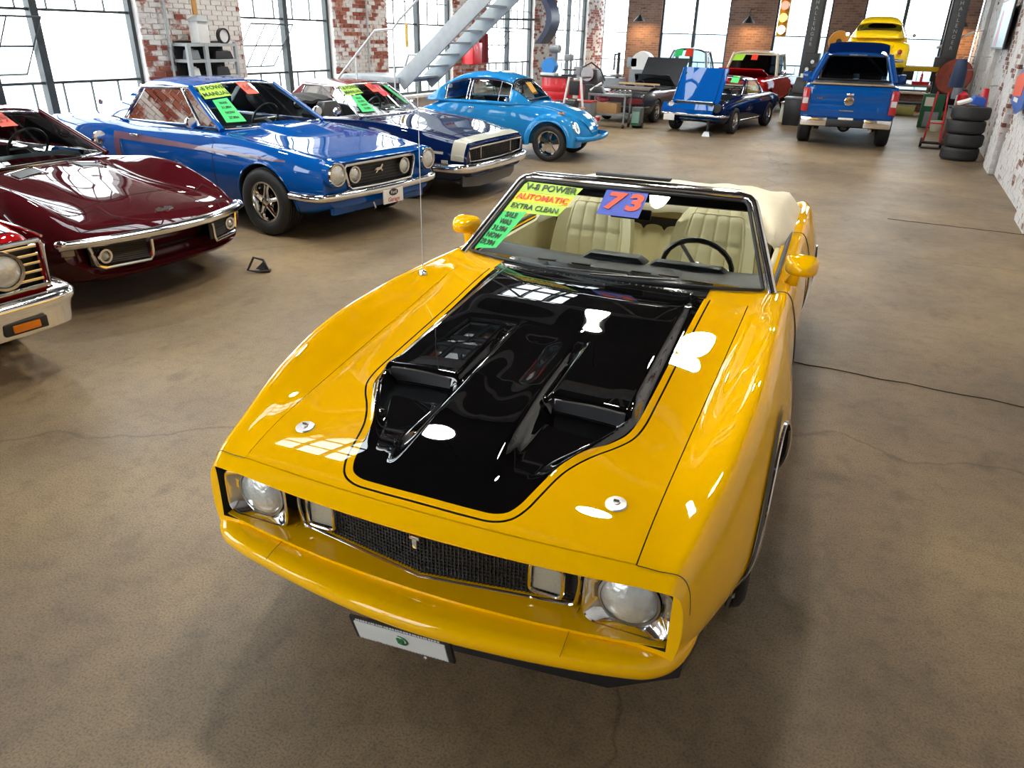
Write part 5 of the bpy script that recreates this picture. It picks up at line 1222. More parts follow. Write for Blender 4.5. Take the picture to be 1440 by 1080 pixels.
# ------------------------------------------------------------------ beetles
def beetle(r, paint, tail=False):
    """rounded two-door body; front at y=0."""
    B = Body(.16, 3.98, 5, .05,
        W=[(.16, .20), (.22, .34), (.4, .46), (.8, .56), (1.2, .66), (1.6, .72), (2.6, .74), (3.1, .68), (3.6, .52), (3.85, .38), (3.98, .24)],
        zt=[(.16, .50), (.22, .62), (.4, .78), (.7, .90), (1.1, .985), (1.35, 1.0), (2.4, 1.0), (2.9, 1.0), (3.3, .90), (3.7, .70), (3.98, .48)],
        zs=[(.16, .46), (.22, .58), (.4, .73), (.7, .83), (1.1, .91), (1.4, .94), (2.4, .95), (2.9, .93), (3.3, .82), (3.7, .64), (3.98, .44)],
        xs=[(.16, .14), (.4, .36), (1.2, .56), (1.6, .66), (2.6, .68), (3.2, .55), (3.98, .18)], zm=[(.16, .42), (1.3, .66), (3, .66), (3.98, .40)],
        zb=[(.16, .34), (.5, .28), (3.4, .28), (3.98, .34)], tk=.03, sh=.3, cr=.45)
    body = B.mb().build('body', [paint, M_DARK], r, 40); c = MB(); c.prism([(-.58, 1.42, .34), (.58, 1.42, .34), (.58, 2.9, .34), (-.58, 2.9, .34)], (0, 0, 1), 1); cut(body, c, 40)
    # fenders: bulging shells over each wheel
    for s in (-1, 1):
        for (yc, nm, L0, L1, ztop) in ((.80, 'front_fender', -.58, .62, .70), (3.20, 'rear_fender', -.58, .55, .70)):
            G = []
            for i in range(19):
                t = i / 18; a = PI * (1.04 - 1.08 * t); cy, sz = math.cos(a), math.sin(a); row = []
                R = .375
                Rt = .56 if (cy < 0) == (nm == 'front_fender') else .54
                for j in range(9):
                    w = j / 8; x = .44 + .36 * math.sin(w * PI / 2) ** .8; rr = R + (Rt - R) * (1 - w ** 2.4) ** .6 * (.85 + .15 * sz)
                    row.append((s * x, yc + rr * cy, max(.24, .33 + rr * sz * (.94 if j < 8 else 1))))
                G.append(row)
            f = MB().grid(G, thick=(-s * .012, 0, -.004)).build(nm, paint, r, 60)
            MB().tube([(s * .802, yc + .378 * math.cos(a), .33 + .378 * math.sin(a)) for a in np.linspace(-.12, PI + .12, 26)], .010, 6).build('fender_lip', paint, f, 60)
        MB().grid([[(s * x, y, .30 + .02 * (x < .6)) for x in (.58, .68, .76)] for y in (1.22, 2.0, 2.8)], thick=(0, 0, -.03)).build('running_board', M_SATIN, r)
    # cabin shell with window openings drawn as glass set between pillars
    def gh(y): return float(np.interp(y, [1.22, 1.40, 1.55, 1.9, 2.3, 2.7, 3.0, 3.25, 3.45], [1.0, 1.19, 1.34, 1.455, 1.47, 1.42, 1.28, 1.08, .93]))
    prof_y = [1.24, 1.32, 1.42, 1.52, 1.62, 1.75, 1.95, 2.2, 2.45, 2.65, 2.82, 2.97, 3.1, 3.22, 3.34, 3.44]
    def sect(y, n=33):
        z1 = gh(y); z0 = min(.93, z1 - .01); w0 = float(np.interp(y, [1.24, 1.6, 2.6, 3.1, 3.44], [.56, .69, .70, .62, .48])); out = []
        w1 = w0 * float(np.interp(z1, [.95, 1.2, 1.47], [.98, .86, .62]))
        for k in range(n):
            t = k / (n - 1) * 2 - 1; a = abs(t)
            if a > .5: q = (1 - a) / .5; x = w0 + (w1 - w0) * q ** 1.2; z = z0 + (z1 - z0 - .10 * (z1 - z0) / .5) * q
            else: q = 1 - a / .5; x = w1 * math.cos(q * PI / 2) ** .75; z = z0 + (z1 - z0) * (.80 + .20 * math.sin(q * PI / 2))
            if a > .5: z = z0 + (z1 - z0) * .80 * q
            out.append((math.copysign(x, t), y, z))
        return out
    R = [sect(y) for y in prof_y]; n = 33; vs = [p for rr in R for p in rr]; keep, gl = [], []
    for i in range(len(R) - 1):
        ym = (prof_y[i] + prof_y[i + 1]) / 2
        for k in range(n - 1):
            t = abs((k + .5) / (n - 1) * 2 - 1); f = (i * n + k, i * n + k + 1, (i + 1) * n + k + 1, (i + 1) * n + k)
            side = .53 < t < .94 and (1.62 < ym < 2.42 or 2.50 < ym < 2.93)
            front = t < .60 and 1.26 < ym < 1.58 ; rear = t < .44 and 2.92 < ym < 3.20
            (gl if (side or front or rear) else keep).append(f)
    sh = MB().add(vs, keep).build('cabin_shell', paint, r, 60, recalc=True)
    mdf = sh.modifiers.new('thickness', 'SOLIDIFY'); mdf.thickness = .03; mdf.offset = 0
    MB().add([(p[0] * .985, p[1], p[2] - .006) for p in vs], gl).build('windows', M_GLASS, r, 60, recalc=False).name = 'window_glass'
    b = MB()
    def pt(y, t): S = sect(y); k = (t + 1) / 2 * (n - 1); i = int(k); f = k - i; return lerp(S[i], S[min(i + 1, n - 1)], f)
    for s in (-1, 1):
        for (ya, yb_) in ((1.63, 2.43), (2.49, 2.94)):
            b2 = MB(); b2.tube([pt(y, s * .95) for y in np.linspace(ya, yb_, 5)] + [pt(yb_, s * t) for t in (.85, .7, .58)] + [pt(y, s * .52) for y in np.linspace(yb_, ya, 5)] + [pt(ya, s * t) for t in (.58, .7, .85)], .010, 6, closed=True)
            if ya < 2: b2.tube([pt(1.85, s * .94), pt(1.85, s * .53)], .008, 6)
            b2.build('window_trim', M_CHROME, r, 60)
    MB().tube([pt(y, -.60) for y in (1.27, 1.42, 1.58)] + [pt(1.58, t) for t in np.linspace(-.5, .5, 9)] + [pt(y, .60) for y in (1.58, 1.42, 1.27)] + [pt(1.26, t) for t in np.linspace(.5, -.5, 9)], .012, 6, closed=True).build('windshield_trim', M_SATIN, r, 60)
    MB().tube([pt(3.20, t) for t in np.linspace(-.42, .42, 9)] + [pt(y, .44) for y in (3.12, 3.0, 2.93)] + [pt(2.92, t) for t in np.linspace(.42, -.42, 9)] + [pt(y, -.44) for y in (2.93, 3.0, 3.12)], .012, 6, closed=True).build('rear_window_trim', M_SATIN, r, 60)
    cabin(r, 1.42, 2.9, .56, seat=mat('dark_grey_cloth', (.05, .05, .055), .8), dashz=.98)
    wp = wheel_proto('magnum', .32, .19, .21)
    for x, y in ((-.68, .80), (.68, .80), (-.68, 3.20), (.68, 3.20)): wp(r, x, y, .32)
    for s in (-1, 1):
        ring(r, s * .60, .33, .60, .085, tilt=(0, 1, -.45))
        MB().box((s * .62, .62, .865 - .03), (.05, .12, .03), rot=(-.1, 0, 0)).build('turn_signal', M_AMBER, r, bevel=.01)
        MB().lathe([(0, .03), (.045, .03), (.05, 0), (0, -.015)], (s * .84, 1.60, 1.02), 'Y', 16).build('door_mirror', M_CHROME, r)
        MB().lathe([(0, .04), (.05, .035), (.06, 0)], (s * .60, 3.72, .62), 'Y', 16).build('tail_lamp', M_REDLENS, r)
        MB().box((s * .745, 2.35, .86), (.02, .10, .022)).build('door_handle', M_CHROME, r, bevel=.005)
    hood = MB()
    for s in (-1, 1): hood.tube([(s * x, y, B.zat(x, y)) for x, y in ((.18, .20), (.33, .38), (.42, .7), (.50, 1.1), (.52, 1.22))], .005, 6)
    hood.build('hood_gap', M_DARK, r, 60)
    bumper(r, [(-.72, .28, .42), (-.62, .10, .42), (-.3, .0, .42), (0, -.02, .42), (.3, .0, .42), (.62, .10, .42), (.72, .28, .42)], [(q[0] * .8, q[1] * .75) for q in SEC_CH], name='front_bumper', m=paint if not tail else M_CHROME)
    bumper(r, [(-.72, 3.8, .42), (-.60, 4.0, .42), (0, 4.08, .42), (.60, 4.0, .42), (.72, 3.8, .42)][::-1], [(q[0] * .8, q[1] * .75) for q in SEC_CH], name='rear_bumper')
    return B
def build_beetles():
    r = world_thing('beetle_car', 'light blue beetle with round roof and five spoke wheels, parked last in the left row', (-3.62, 11.75, 94, .96)); beetle(r, M_SKY)
    MB().prism([(-.20, 1.33, 1.10), (.05, 1.33, 1.10), (.05, 1.49, 1.30), (-.20, 1.49, 1.30)], (0, -.003, .001)).build('price_sticker', mat('ochre_sticker', '#d8a020', .5), r, 0)
    r2 = world_thing('beetle_car', 'yellow beetle raised on the two post lift above the blue pickup', (.18, 24.9, 180, 1.0)); beetle(r2, mat('lemon_car_paint', '#ffd800', .3, coat=.8), True)
    r2.location.z = 1.22
    return r2

# ------------------------------------------------------------------ blue pickup seen from behind (front of this model at y=5.6)
def build_pickup():
    r = world_thing('pickup_truck', 'bright blue four door pickup seen from behind with its hood raised', (.10, 16.2, 3.2, .93))
    P = M_BLUE
    b = MB()
    def sec(y, W, z0, z1, tuck=.05, crown=0): return [(-W + tuck, y, z0), (-W, y, z0 + .18), (-W, y, z1 - .12), (-W + .05, y, z1 - .02), (-W + .12, y, z1 + crown), (W - .12, y, z1 + crown), (W - .05, y, z1 - .02), (W, y, z1 - .12), (W, y, z0 + .18), (W - tuck, y, z0)]
    S = [(.10, .96, .62, 1.30), (.16, .99, .60, 1.33), (.6, 1.0, .58, 1.34), (1.8, 1.0, .55, 1.34), (3.6, 1.0, .50, 1.32), (4.4, .99, .50, 1.28), (5.2, .96, .5, 1.22), (5.5, .90, .55, 1.10)]
    rings = [sec(*q) for q in S]; n = 10; vs = [p for q in rings for p in q]
    fs = [(i * n + k, i * n + (k + 1) % n, (i + 1) * n + (k + 1) % n, (i + 1) * n + k) for i in range(len(S) - 1) for k in range(n)] + [tuple(range(n)), tuple((len(S) - 1) * n + k for k in range(n - 1, -1, -1))]
    body = MB().add(vs, fs).build('body', [P, M_DARK], r, 30, bevel=.02)
    c = MB(); arch_cutter(c, 1.10, .40, .47, 1.0, .3); arch_cutter(c, 4.75, .40, .47, .98, .3)
    c.prism([(-.80, .22, .75), (.80, .22, .75), (.80, 1.78, .75), (-.80, 1.78, .75)], (0, 0, 1), 1)
    c.prism([(-.84, 1.98, .6), (.84, 1.98, .6), (.84, 3.7, .6), (-.84, 3.7, .6)], (0, 0, 1), 1)
    cut(body, c)
    # tailgate with its panel creases and badge
    G = [[(x, .085 - .014 * math.exp(-((z - 1.12) / .06) ** 2) - .010 * math.exp(-((z - .80) / .05) ** 2) + .012 * (z > 1.27), z) for x in np.linspace(-.80, .80, 9)] for z in np.linspace(.66, 1.31, 22)]
    tg = MB().grid(G, thick=(0, .05, 0)).build('tailgate', P, r, 50)
    MB().box((0, .055, 1.14), (.15, .02, .055)).build('tailgate_handle', M_CHROME, tg, bevel=.012)
    MB().lathe([(0, -.012), (.09, -.010), (.10, 0)], (0, .068, 1.0), 'Y', 24).build('oval_badge', M_CHROME, tg)
    text('lettering', 'F-150', .05, M_CHROME, tg, frame_m((-.62, .070, 1.04), (1, 0, 0), (0, 0, 1)), .003)
    MB().box((-.02, .070, .80), (.30, .008, .022)).build('tailgate_emblem', M_CHROME, tg)
    MB().box((0, .12, 1.345), (1.72, .10, .035)).build('tailgate_spoiler', mat('tan_trim', '#9a8468', .5), tg, bevel=.01)
    MB().grid([[(x, y, 1.345 + .02 * math.sin(PI * (y - .15) / 1.7)) for x in np.linspace(-.84, .84, 5)] for y in np.linspace(.15, 1.85, 5)], thick=(0, 0, -.03)).build('bed_cover', M_SATIN, r)
    for s in (-1, 1):
        t = MB().box((s * .91, .10, 1.0), (.15, .10, .50)).build('tail_lamp', M_REDLENS, r, bevel=.025)
        MB().box((s * .91, .045, .98), (.11, .02, .12)).build('reverse_lens', mat('clear_plastic', (.6, .6, .6), .3), t)
        MB().box((s * .66, .0, .56), (.56, .14, .19)).build('rear_bumper', M_CHROME, r, bevel=.03, bseg=3)
        MB().box((s * 1.12, 3.62, 1.35), (.22, .10, .24)).build('door_mirror', P, r, bevel=.03)
        MB().box((s * .6, 1.10, .36), (.1, .5, .08)).build('leaf_spring', M_DARK, r)
    MB().box((0, .0, .55), (.78, .12, .15)).build('bumper_centre', M_BLACK, r, bevel=.02)
    MB().box((0, -.05, .585), (.31, .01, .155)).build('number_plate', M_WHITE, r, bevel=.004)
    MB().lathe([(.03, 0), (.045, 0), (.045, .003), (.03, .003)], (0, -.058, .585), 'Y', 20, closed=True).build('plate_emblem', mat('plate_grey', (.2, .22, .2), .5), r)
    a = MB(); a.tube([(-.8, 1.10, .40), (.8, 1.10, .40)], .045, 10); a.sphere((0, 1.10, .40), .15, 12, 8); a.build('rear_axle', M_DARK, r)
    MB().tube([(.55, .35, .42), (.55, .12, .40)], .035, 10).build('exhaust_tip', M_STEEL, r); MB().box((0, .12, .44), (.12, .3, .06)).build('hitch', M_DARK, r)
    # cab
    A0, A1, C1, C0, D1, D0 = (.80, 4.0, 1.33), (.66, 3.45, 1.90), (.66, 2.15, 1.90), (.80, 1.95, 1.35), None, None
    us = np.linspace(-1, 1, 13)
    G = [[(lerp((.66,), (.68,), math.sin(t * PI))[0] * u, 2.10 + 1.35 * t, 1.93 + .03 * (1 - u * u) + .02 * math.sin(t * PI) - .04 * abs(u) ** 6) for u in us] for t in np.linspace(0, 1, 9)]
    rf = MB().grid(G, thick=(0, 0, -.05)).build('roof', P, r, 50)
    MB().box((0, 2.12, 1.915), (.42, .04, .05)).build('high_brake_lamp', mat('pale_lamp', (.7, .66, .6), .3), rf, bevel=.012)
    rw = MB().grid([[(lerp((.74,), (.62,), v)[0] * u, 1.965 + .13 * v, 1.38 + .50 * v) for u in us] for v in np.linspace(0, 1, 4)]).build('rear_window', M_TINT, r, 80, recalc=False)
    MB().tube([(-.76, 1.96, 1.37), (.76, 1.96, 1.37), (.63, 2.10, 1.89), (-.63, 2.10, 1.89)], .018, 6, closed=True).build('rear_window_seal', M_BLACK, rw)
    MB().grid([[(.80 * u, 4.0 - .58 * v, 1.33 + .58 * v) if True else 0 for u in us] for v in (0, .5, 1)]).build('windshield', M_TINT, r, 80, recalc=False)
    for s in (-1, 1):
        for (a_, b_, w) in (((.92, 1.96, 1.33), (.70, 2.10, 1.92), .075), ((.93, 2.95, 1.33), (.70, 2.85, 1.93), .05), ((.90, 4.0, 1.32), (.70, 3.45, 1.92), .045)):
            MB().tube([(s * a_[0], a_[1], a_[2]), (s * b_[0], b_[1], b_[2])], w, 8, flat=.6).build('cab_pillar', P, r, 60)
        MB().add([(s * .91, 1.98, 1.34), (s * .91, 4.0, 1.33), (s * .69, 3.45, 1.90), (s * .69, 2.12, 1.90)], [(0, 1, 2, 3)]).build('side_window', M_TINT, r, 0, recalc=False)
        MB().grid([[(s * x, y, z) for y in (1.90, 2.0)] for x, z in ((.78, 1.33), (.95, 1.33))], thick=(0, 0, -.05)).build('cab_corner', P, r)
    for s in (-1, 1):
        for y in (2.45, 3.25): MB().box((s * .38, y, 1.25), (.5, .12, .55)).build('seat_back', M_SATIN, r, bevel=.05)
    G = [[(.80 * u * (1 - .08 * v), 3.95 + .55 * v * .9, 1.45 + .75 * v + .05 * math.sin(PI * v) - .06 * abs(u) ** 4) for u in us] for v in np.linspace(0, 1, 8)]
    MB().grid(G, thick=(0, .04, .0)).build('raised_hood', M_NAVY, r, 50)
    wp = wheel_proto('steel', .40, .27, .24)
    for x, y in ((-.86, 1.10), (.86, 1.10), (-.84, 4.75), (.84, 4.75)): wp(r, x, y, .40)
# ------------------------------------------------------------------ cars at the far end
def build_hood_up_blue():
    r = world_thing('coupe_car', 'navy coupe facing the camera with a bright blue hood panel standing up on its nose', (-3.24, 16.84, -9, .90))
    B = Body(.03, 4.6, 4, .08, W=[(.03, .80), (.4, .86), (3.6, .88), (4.6, .80)], zt=[(.03, .70), (.06, .74), (.8, .84), (1.5, .92), (3.7, .92), (4.6, .80)],
        zs=[(.03, .69), (.06, .72), (.8, .83), (1.6, .88), (3.6, .90), (4.6, .80)], zm=.6, zb=[(.03, .36), (.5, .26), (4, .25), (4.6, .38)], sw=[(.03, .04), (.6, 0)], sh=.28)
    body = B.mb().build('body', [M_NAVY, M_DARK], r); c = MB(); arch_cutter(c, .81, .32, .37, .88); arch_cutter(c, 3.55, .32, .37, .88)
    c.prism([(-.66, 1.66, .33), (.66, 1.66, .33), (.66, 3.5, .33), (-.66, 3.5, .33)], (0, 0, 1), 1)
    c.box((0, .80, .85), (1.25, 1.15, .7), mi=1); cut(body, c)
    G = [[(.62 * u * (1 - .03 * v), .10 + .46 * v + .02 * math.cos(u * 3), .76 + .82 * v) for u in np.linspace(-1, 1, 9)] for v in np.linspace(0, 1, 6)]
    h = MB().grid(G, thick=(0, .03, -.01)).build('raised_hood', M_BLUE, r, 40)
    for x in (-.62, .50, .64): MB().tube([(x, .09, .80), (x * .97, .53, 1.56)], .012, 6).build('hood_rib', M_BLUE, h)
    for x in (-.5, .62): MB().lathe([(0, -.01), (.03, 0)], (x, .45, 1.45), 'Y', 10).build('hood_hole', M_BLACK, h)
    MB().grid([[(x, -.03 + .10 * abs(x) - (0 if z > .6 else .08), z) for x in np.linspace(-.86, .55, 9)] for z in (.50, .60, .73)], thick=(0, .03, 0)).build('front_panel', M_BLUE, r, 30)
    g = MB().box((.02, .03, .745), (1.0, .05, .10)).build('grille', M_BLACK, r, bevel=.01)
    MB().tube([(-.5, .0, .79), (.5, .0, .79), (.5, 0, .70), (-.5, 0, .70)], .010, 6, closed=True).build('grille_surround', M_CHROME, g)
    ring(r, -.62, .0, .66, .088)
    MB().lathe([(0, .05), (.10, .05), (.11, -.01)], (.63, .02, .66), 'Y', 20).build('empty_headlight_bucket', M_BLACK, r)
    bumper(r, [(-.88, .25, .47), (-.82, -.02, .47), (0, -.08, .47), (.82, -.02, .47), (.88, .25, .47)], [(q[0] * .8, q[1] * .6) for q in SEC_CH])
    MB().box((-.60, -.11, .38), (.30, .01, .15)).build('number_plate', M_WHITE, r, bevel=.003)
    MB().box((.25, .6, .66), (.5, .6, .3)).build('engine_block', M_DARK, r, bevel=.03)
    wb, wt = greenhouse(r, M_NAVY, (.69, 1.55, .915), (.55, 2.12, 1.27), (.53, 2.98, 1.26), (.60, 3.62, .92), (.575, 2.92, 1.25), (.725, 3.12, .90), div=(.2,), liner=M_BLACK)
    glass_sticker(r, wb, wt, ((-.2, .95), (.15, .95), (.15, .6), (-.2, .6)), MATS['orange_red_sticker'], 'year_sticker'); glass_sticker(r, wb, wt, ((.35, 1.1), (.7, 1.1), (.7, .7), (.35, .7)), MATS['green_sticker'], 'price_sticker')
    cabin(r, 1.66, 3.5, .64)
    for s in (-1, 1): side_line(B, s, [(y, .30) for y in np.linspace(1.25, 3.1, 8)], .02, M_CHROME, r, 'rocker_trim')
    wp = wheel_proto('steel', .325, .21, .19)
    for x, y in ((-.78, .81), (.78, .81), (-.78, 3.55), (.78, 3.55)): wp(r, x, y, .325)
    j = thing('jack_stand', 'small grey floor jack under the nose of the hood-up coupe', 'jack', (-2.80, 16.62, 0))
    MB().box((0, 0, .05), (.18, .26, .10), top=(.6, .6)).build('jack_base', M_STEEL, j); MB().lathe([(.03, .1), (.03, .32), (.06, .33), (.06, .36), (0, .36)], n=12).build('jack_saddle', M_BLACK, j)
def build_black_car():
    r = world_thing('convertible_car', 'black convertible seen from behind with its own hood open, between parts cart and hood-up coupe', (-5.15, 21.9, 176, .88))
    M = mat('black_car_paint', (.02, .02, .024), .3, coat=.8)
    B = Body(.05, 4.55, 4, .08, W=[(.05, .76), (.5, .84), (3.9, .86), (4.55, .78)], zt=[(.05, .70), (.1, .74), (.9, .82), (1.5, .90), (3.5, .90), (4.4, .86), (4.55, .76)],
        zs=[(.05, .68), (.1, .72), (.9, .80), (1.5, .86), (3.6, .88), (4.4, .84), (4.55, .75)], zm=.58, zb=[(.05, .36), (.5, .25), (4, .25), (4.55, .38)], sh=.25)
    body = B.mb().build('body', [M, M_DARK], r); c = MB(); arch_cutter(c, .85, .32, .36, .85); arch_cutter(c, 3.55, .32, .36, .85)
    c.prism([(-.66, 1.65, .33), (.66, 1.65, .33), (.66, 3.3, .33), (-.66, 3.3, .33)], (0, 0, 1), 1); cut(body, c)
    us = np.linspace(-1, 1, 11); wb = lambda u: (.66 * u, 1.55 - .1 * (1 - u * u), .90); wt = lambda u: (.56 * u, 2.0, 1.25)
    ws = MB().grid([[lerp(wb(u), wt(u), v) for u in us] for v in (0, .5, 1)]).build('windshield', M_GLASS, r, 80, recalc=False)
    MB().tube([wb(u) for u in us] + [wt(u) for u in us[::-1]], .022, 6, closed=True).build('windshield_frame', M_BLACK, ws, 60)
    MB().grid([[(.70 * u, 1.35 - .75 * v, .92 + .80 * v) for u in (-1, 0, 1)] for v in (0, .5, 1)], thick=(0, -.03, -.03)).build('raised_hood', M_BLACK, r)
    MB().grid([[(.72 * u, 3.15 + .9 * v, .92 + .06 * math.sin(PI * v)) for u in us] for v in (0, .25, .5, .75, 1)], thick=(0, 0, -.03)).build('boot_cover', mat('brown_vinyl', (.11, .085, .07), .6), r, 50)
    for s in (-1, 1): MB().box((s * .52, 4.56, .62), (.44, .04, .15)).build('tail_lamp', mat('dark_red_lens', '#6d1a1c', .3), r, bevel=.008)
    bumper(r, [(-.86, 4.3, .46), (-.80, 4.6, .46), (0, 4.66, .46), (.80, 4.6, .46), (.86, 4.3, .46)][::-1], [(q[0] * .8, q[1] * .7) for q in SEC_CH], M_BLACK, 'rear_bumper')
    cabin(r, 1.65, 3.3, .62); MB().box((0, 3.0, 1.02), (1.3, .05, .05)).build('header_bow', mat('pale_wood', '#c9a77a', .6), r)
    wp = wheel_proto('steel', .32, .2, .19)
    for x, y in ((-.76, .85), (.76, .85), (-.76, 3.55), (.76, 3.55)): wp(r, x, y, .32)
def build_silver_car():
    r = world_thing('sedan_car', 'pale grey sedan with green and red window stickers behind the open black hood', (-5.25, 22.5, 4, 1.0))
    M = mat('silver_car_paint', (.35, .38, .40), .3, .3, coat=.8)
    B = Body(.05, 4.5, 4, .1, W=[(.05, .76), (.5, .84), (3.9, .86), (4.5, .78)], zt=[(.05, .80), (.9, .92), (1.5, .98), (3.7, 1.0), (4.5, .85)], zs=[(.05, .76), (.9, .88), (1.5, .94), (3.6, .96), (4.5, .83)], zm=.62, zb=.28, sh=.25)
    body = B.mb().build('body', [M, M_DARK], r); c = MB(); arch_cutter(c, .85, .32, .36, .85); arch_cutter(c, 3.5, .32, .36, .85)
    c.prism([(-.66, 1.65, .33), (.66, 1.65, .33), (.66, 3.5, .33), (-.66, 3.5, .33)], (0, 0, 1), 1); cut(body, c)
    wb, wt = greenhouse(r, M, (.70, 1.55, .975), (.52, 2.15, 1.66), (.52, 2.98, 1.66), (.62, 3.72, .98), (.56, 3.0, 1.62), (.72, 3.3, .96), crown=.08, div=(.45,), liner=M_BLACK)
    glass_sticker(r, wb, wt, ((-.80, .98), (-.35, .98), (-.35, .72), (-.80, .70)), MATS['green_sticker'], 'price_sticker'); glass_sticker(r, wb, wt, ((-.18, .99), (.25, .99), (.25, .70), (-.18, .70)), MATS['orange_red_sticker'], 'year_sticker')
    cabin(r, 1.65, 3.5, .64)
    for s in (-1, 1): ring(r, s * .62, .04, .66, .08)
    wp = wheel_proto('steel', .32, .2, .19)
    for x, y in ((-.76, .85), (.76, .85), (-.76, 3.5), (.76, 3.5)): wp(r, x, y, .32)
def build_red_truck():
    r = world_thing('pickup_truck', 'dark red vintage pickup with white roof and grille, under the traffic light', (-3.35, 22.0, -5, .91))
    M = M_RED; IV = mat('ivory_paint', '#d9cfb4', .35, coat=.6)
    S = [(.05, .86, .50, 1.02), (.12, .92, .46, 1.08), (1.0, .95, .45, 1.14), (1.75, .95, .42, 1.18), (3.1, .95, .42, 1.18), (3.2, .95, .45, 1.16), (5.0, .94, .5, 1.14)]
    def sec(y, W, z0, z1): return [(-W + .05, y, z0), (-W, y, z0 + .15), (-W, y, z1 - .18), (-W + .05, y, z1 - .03), (-W + .20, y, z1 + .02), (W - .20, y, z1 + .02), (W - .05, y, z1 - .03), (W, y, z1 - .18), (W, y, z0 + .15), (W - .05, y, z0)]
    rr = [sec(*q) for q in S]; n = 10
    fs = [(i * n + k, i * n + (k + 1) % n, (i + 1) * n + (k + 1) % n, (i + 1) * n + k) for i in range(len(S) - 1) for k in range(n)] + [tuple(range(n)), tuple((len(S) - 1) * n + k for k in range(n - 1, -1, -1))]
    body = MB().add([p for q in rr for p in q], fs).build('body', [M, M_DARK], r, 30, bevel=.02)
    c = MB(); arch_cutter(c, .90, .38, .44, .95); arch_cutter(c, 3.95, .38, .44, .95); c.prism([(-.8, 3.35, .7), (.8, 3.35, .7), (.8, 4.9, .7), (-.8, 4.9, .7)], (0, 0, 1), 1)
    c.prism([(-.8, 1.85, .6), (.8, 1.85, .6), (.8, 3.05, .6), (-.8, 3.05, .6)], (0, 0, 1), 1); cut(body, c)
    g = MB().box((0, .02, .80), (1.56, .06, .30)).build('grille', IV, r, bevel=.015)
    for k in range(4): MB().box((0, -.02, .70 + .065 * k), (1.05, .02, .03)).build('grille_slot', M_BLACK, g)
    for s in (-1, 1): ring(r, s * .68, .0, .80, .09); MB().tube([(s * .93, .5, 1.08), (s * .98, 1.6, 1.13), (s * .98, 3.0, 1.13)], .012, 6).build('belt_trim', M_CHROME, r)
    bumper(r, [(-.96, .15, .52), (-.90, -.08, .52), (0, -.12, .52), (.90, -.08, .52), (.96, .15, .52)], [(q[0], q[1] * 1.3) for q in SEC_CH])
    us = np.linspace(-1, 1, 13); wb = lambda u: (.84 * u, 1.75 - .08 * (1 - u * u), 1.17); wt = lambda u: (.70 * u, 2.10, 1.80)
    G = [[(.74 * u, 2.05 + 1.0 * t, 1.86 + .05 * (1 - u * u) + .02 * math.sin(PI * t) - .05 * abs(u) ** 6) for u in us] for t in np.linspace(0, 1, 6)]
    MB().grid(G, thick=(0, 0, -.05)).build('roof', IV, r, 50)
    ws = MB().grid([[lerp(wb(u), wt(u), v) for u in us] for v in (0, .5, 1)]).build('windshield', M_TINT, r, 80, recalc=False)
    MB().tube([wb(u) for u in us] + [wt(u) for u in us[::-1]], .022, 6, closed=True).build('windshield_frame', IV, ws, 60)
    MB().grid([[(.72 * u, 3.02 + .04 * (1 - v), 1.20 + .6 * v) for u in us] for v in (0, 1)]).build('rear_window', M_TINT, r, 0, recalc=False)
    for s in (-1, 1):
        for a, b in (((.86, 1.75, 1.15), (.72, 2.10, 1.84)), ((.86, 3.06, 1.15), (.72, 3.02, 1.84))): MB().tube([(s * a[0], a[1], a[2]), (s * b[0], b[1], b[2])], .045, 8).build('cab_pillar', IV, r, 60)
        MB().add([(s * .86, 1.78, 1.17), (s * .86, 3.04, 1.17), (s * .72, 3.0, 1.82), (s * .72, 2.12, 1.82)], [(0, 1, 2, 3)]).build('side_window', M_GLASS, r, 0, recalc=False)
        MB().lathe([(0, .04), (.07, .03), (.08, 0), (0, -.01)], (s * 1.05, 1.9, 1.30), 'Y', 16).build('door_mirror', M_CHROME, r)
    # slightly open hood with an ivory underside
    MB().grid([[(.70 * u, 1.45 - 1.0 * v, 1.19 + .22 * v) for u in (-1, 0, 1)] for v in (0, .5, 1)], thick=(0, 0, -.03)).build('open_hood', M, r)
    glass_sticker(r, wb, wt, ((-.95, .97), (-.45, .98), (-.50, .68), (-.97, .66)), MATS['fluorescent_yellow_sticker'], 'slogan_sticker'); glass_sticker(r, wb, wt, ((-.14, .98), (.14, .98), (.14, .72), (-.14, .72)), MATS['orange_red_sticker'], 'year_sticker')
    wp = wheel_proto('steel', .38, .25, .21)
    for x, y in ((-.82, .90), (.82, .90), (-.82, 3.95), (.82, 3.95)): wp(r, x, y, .38)

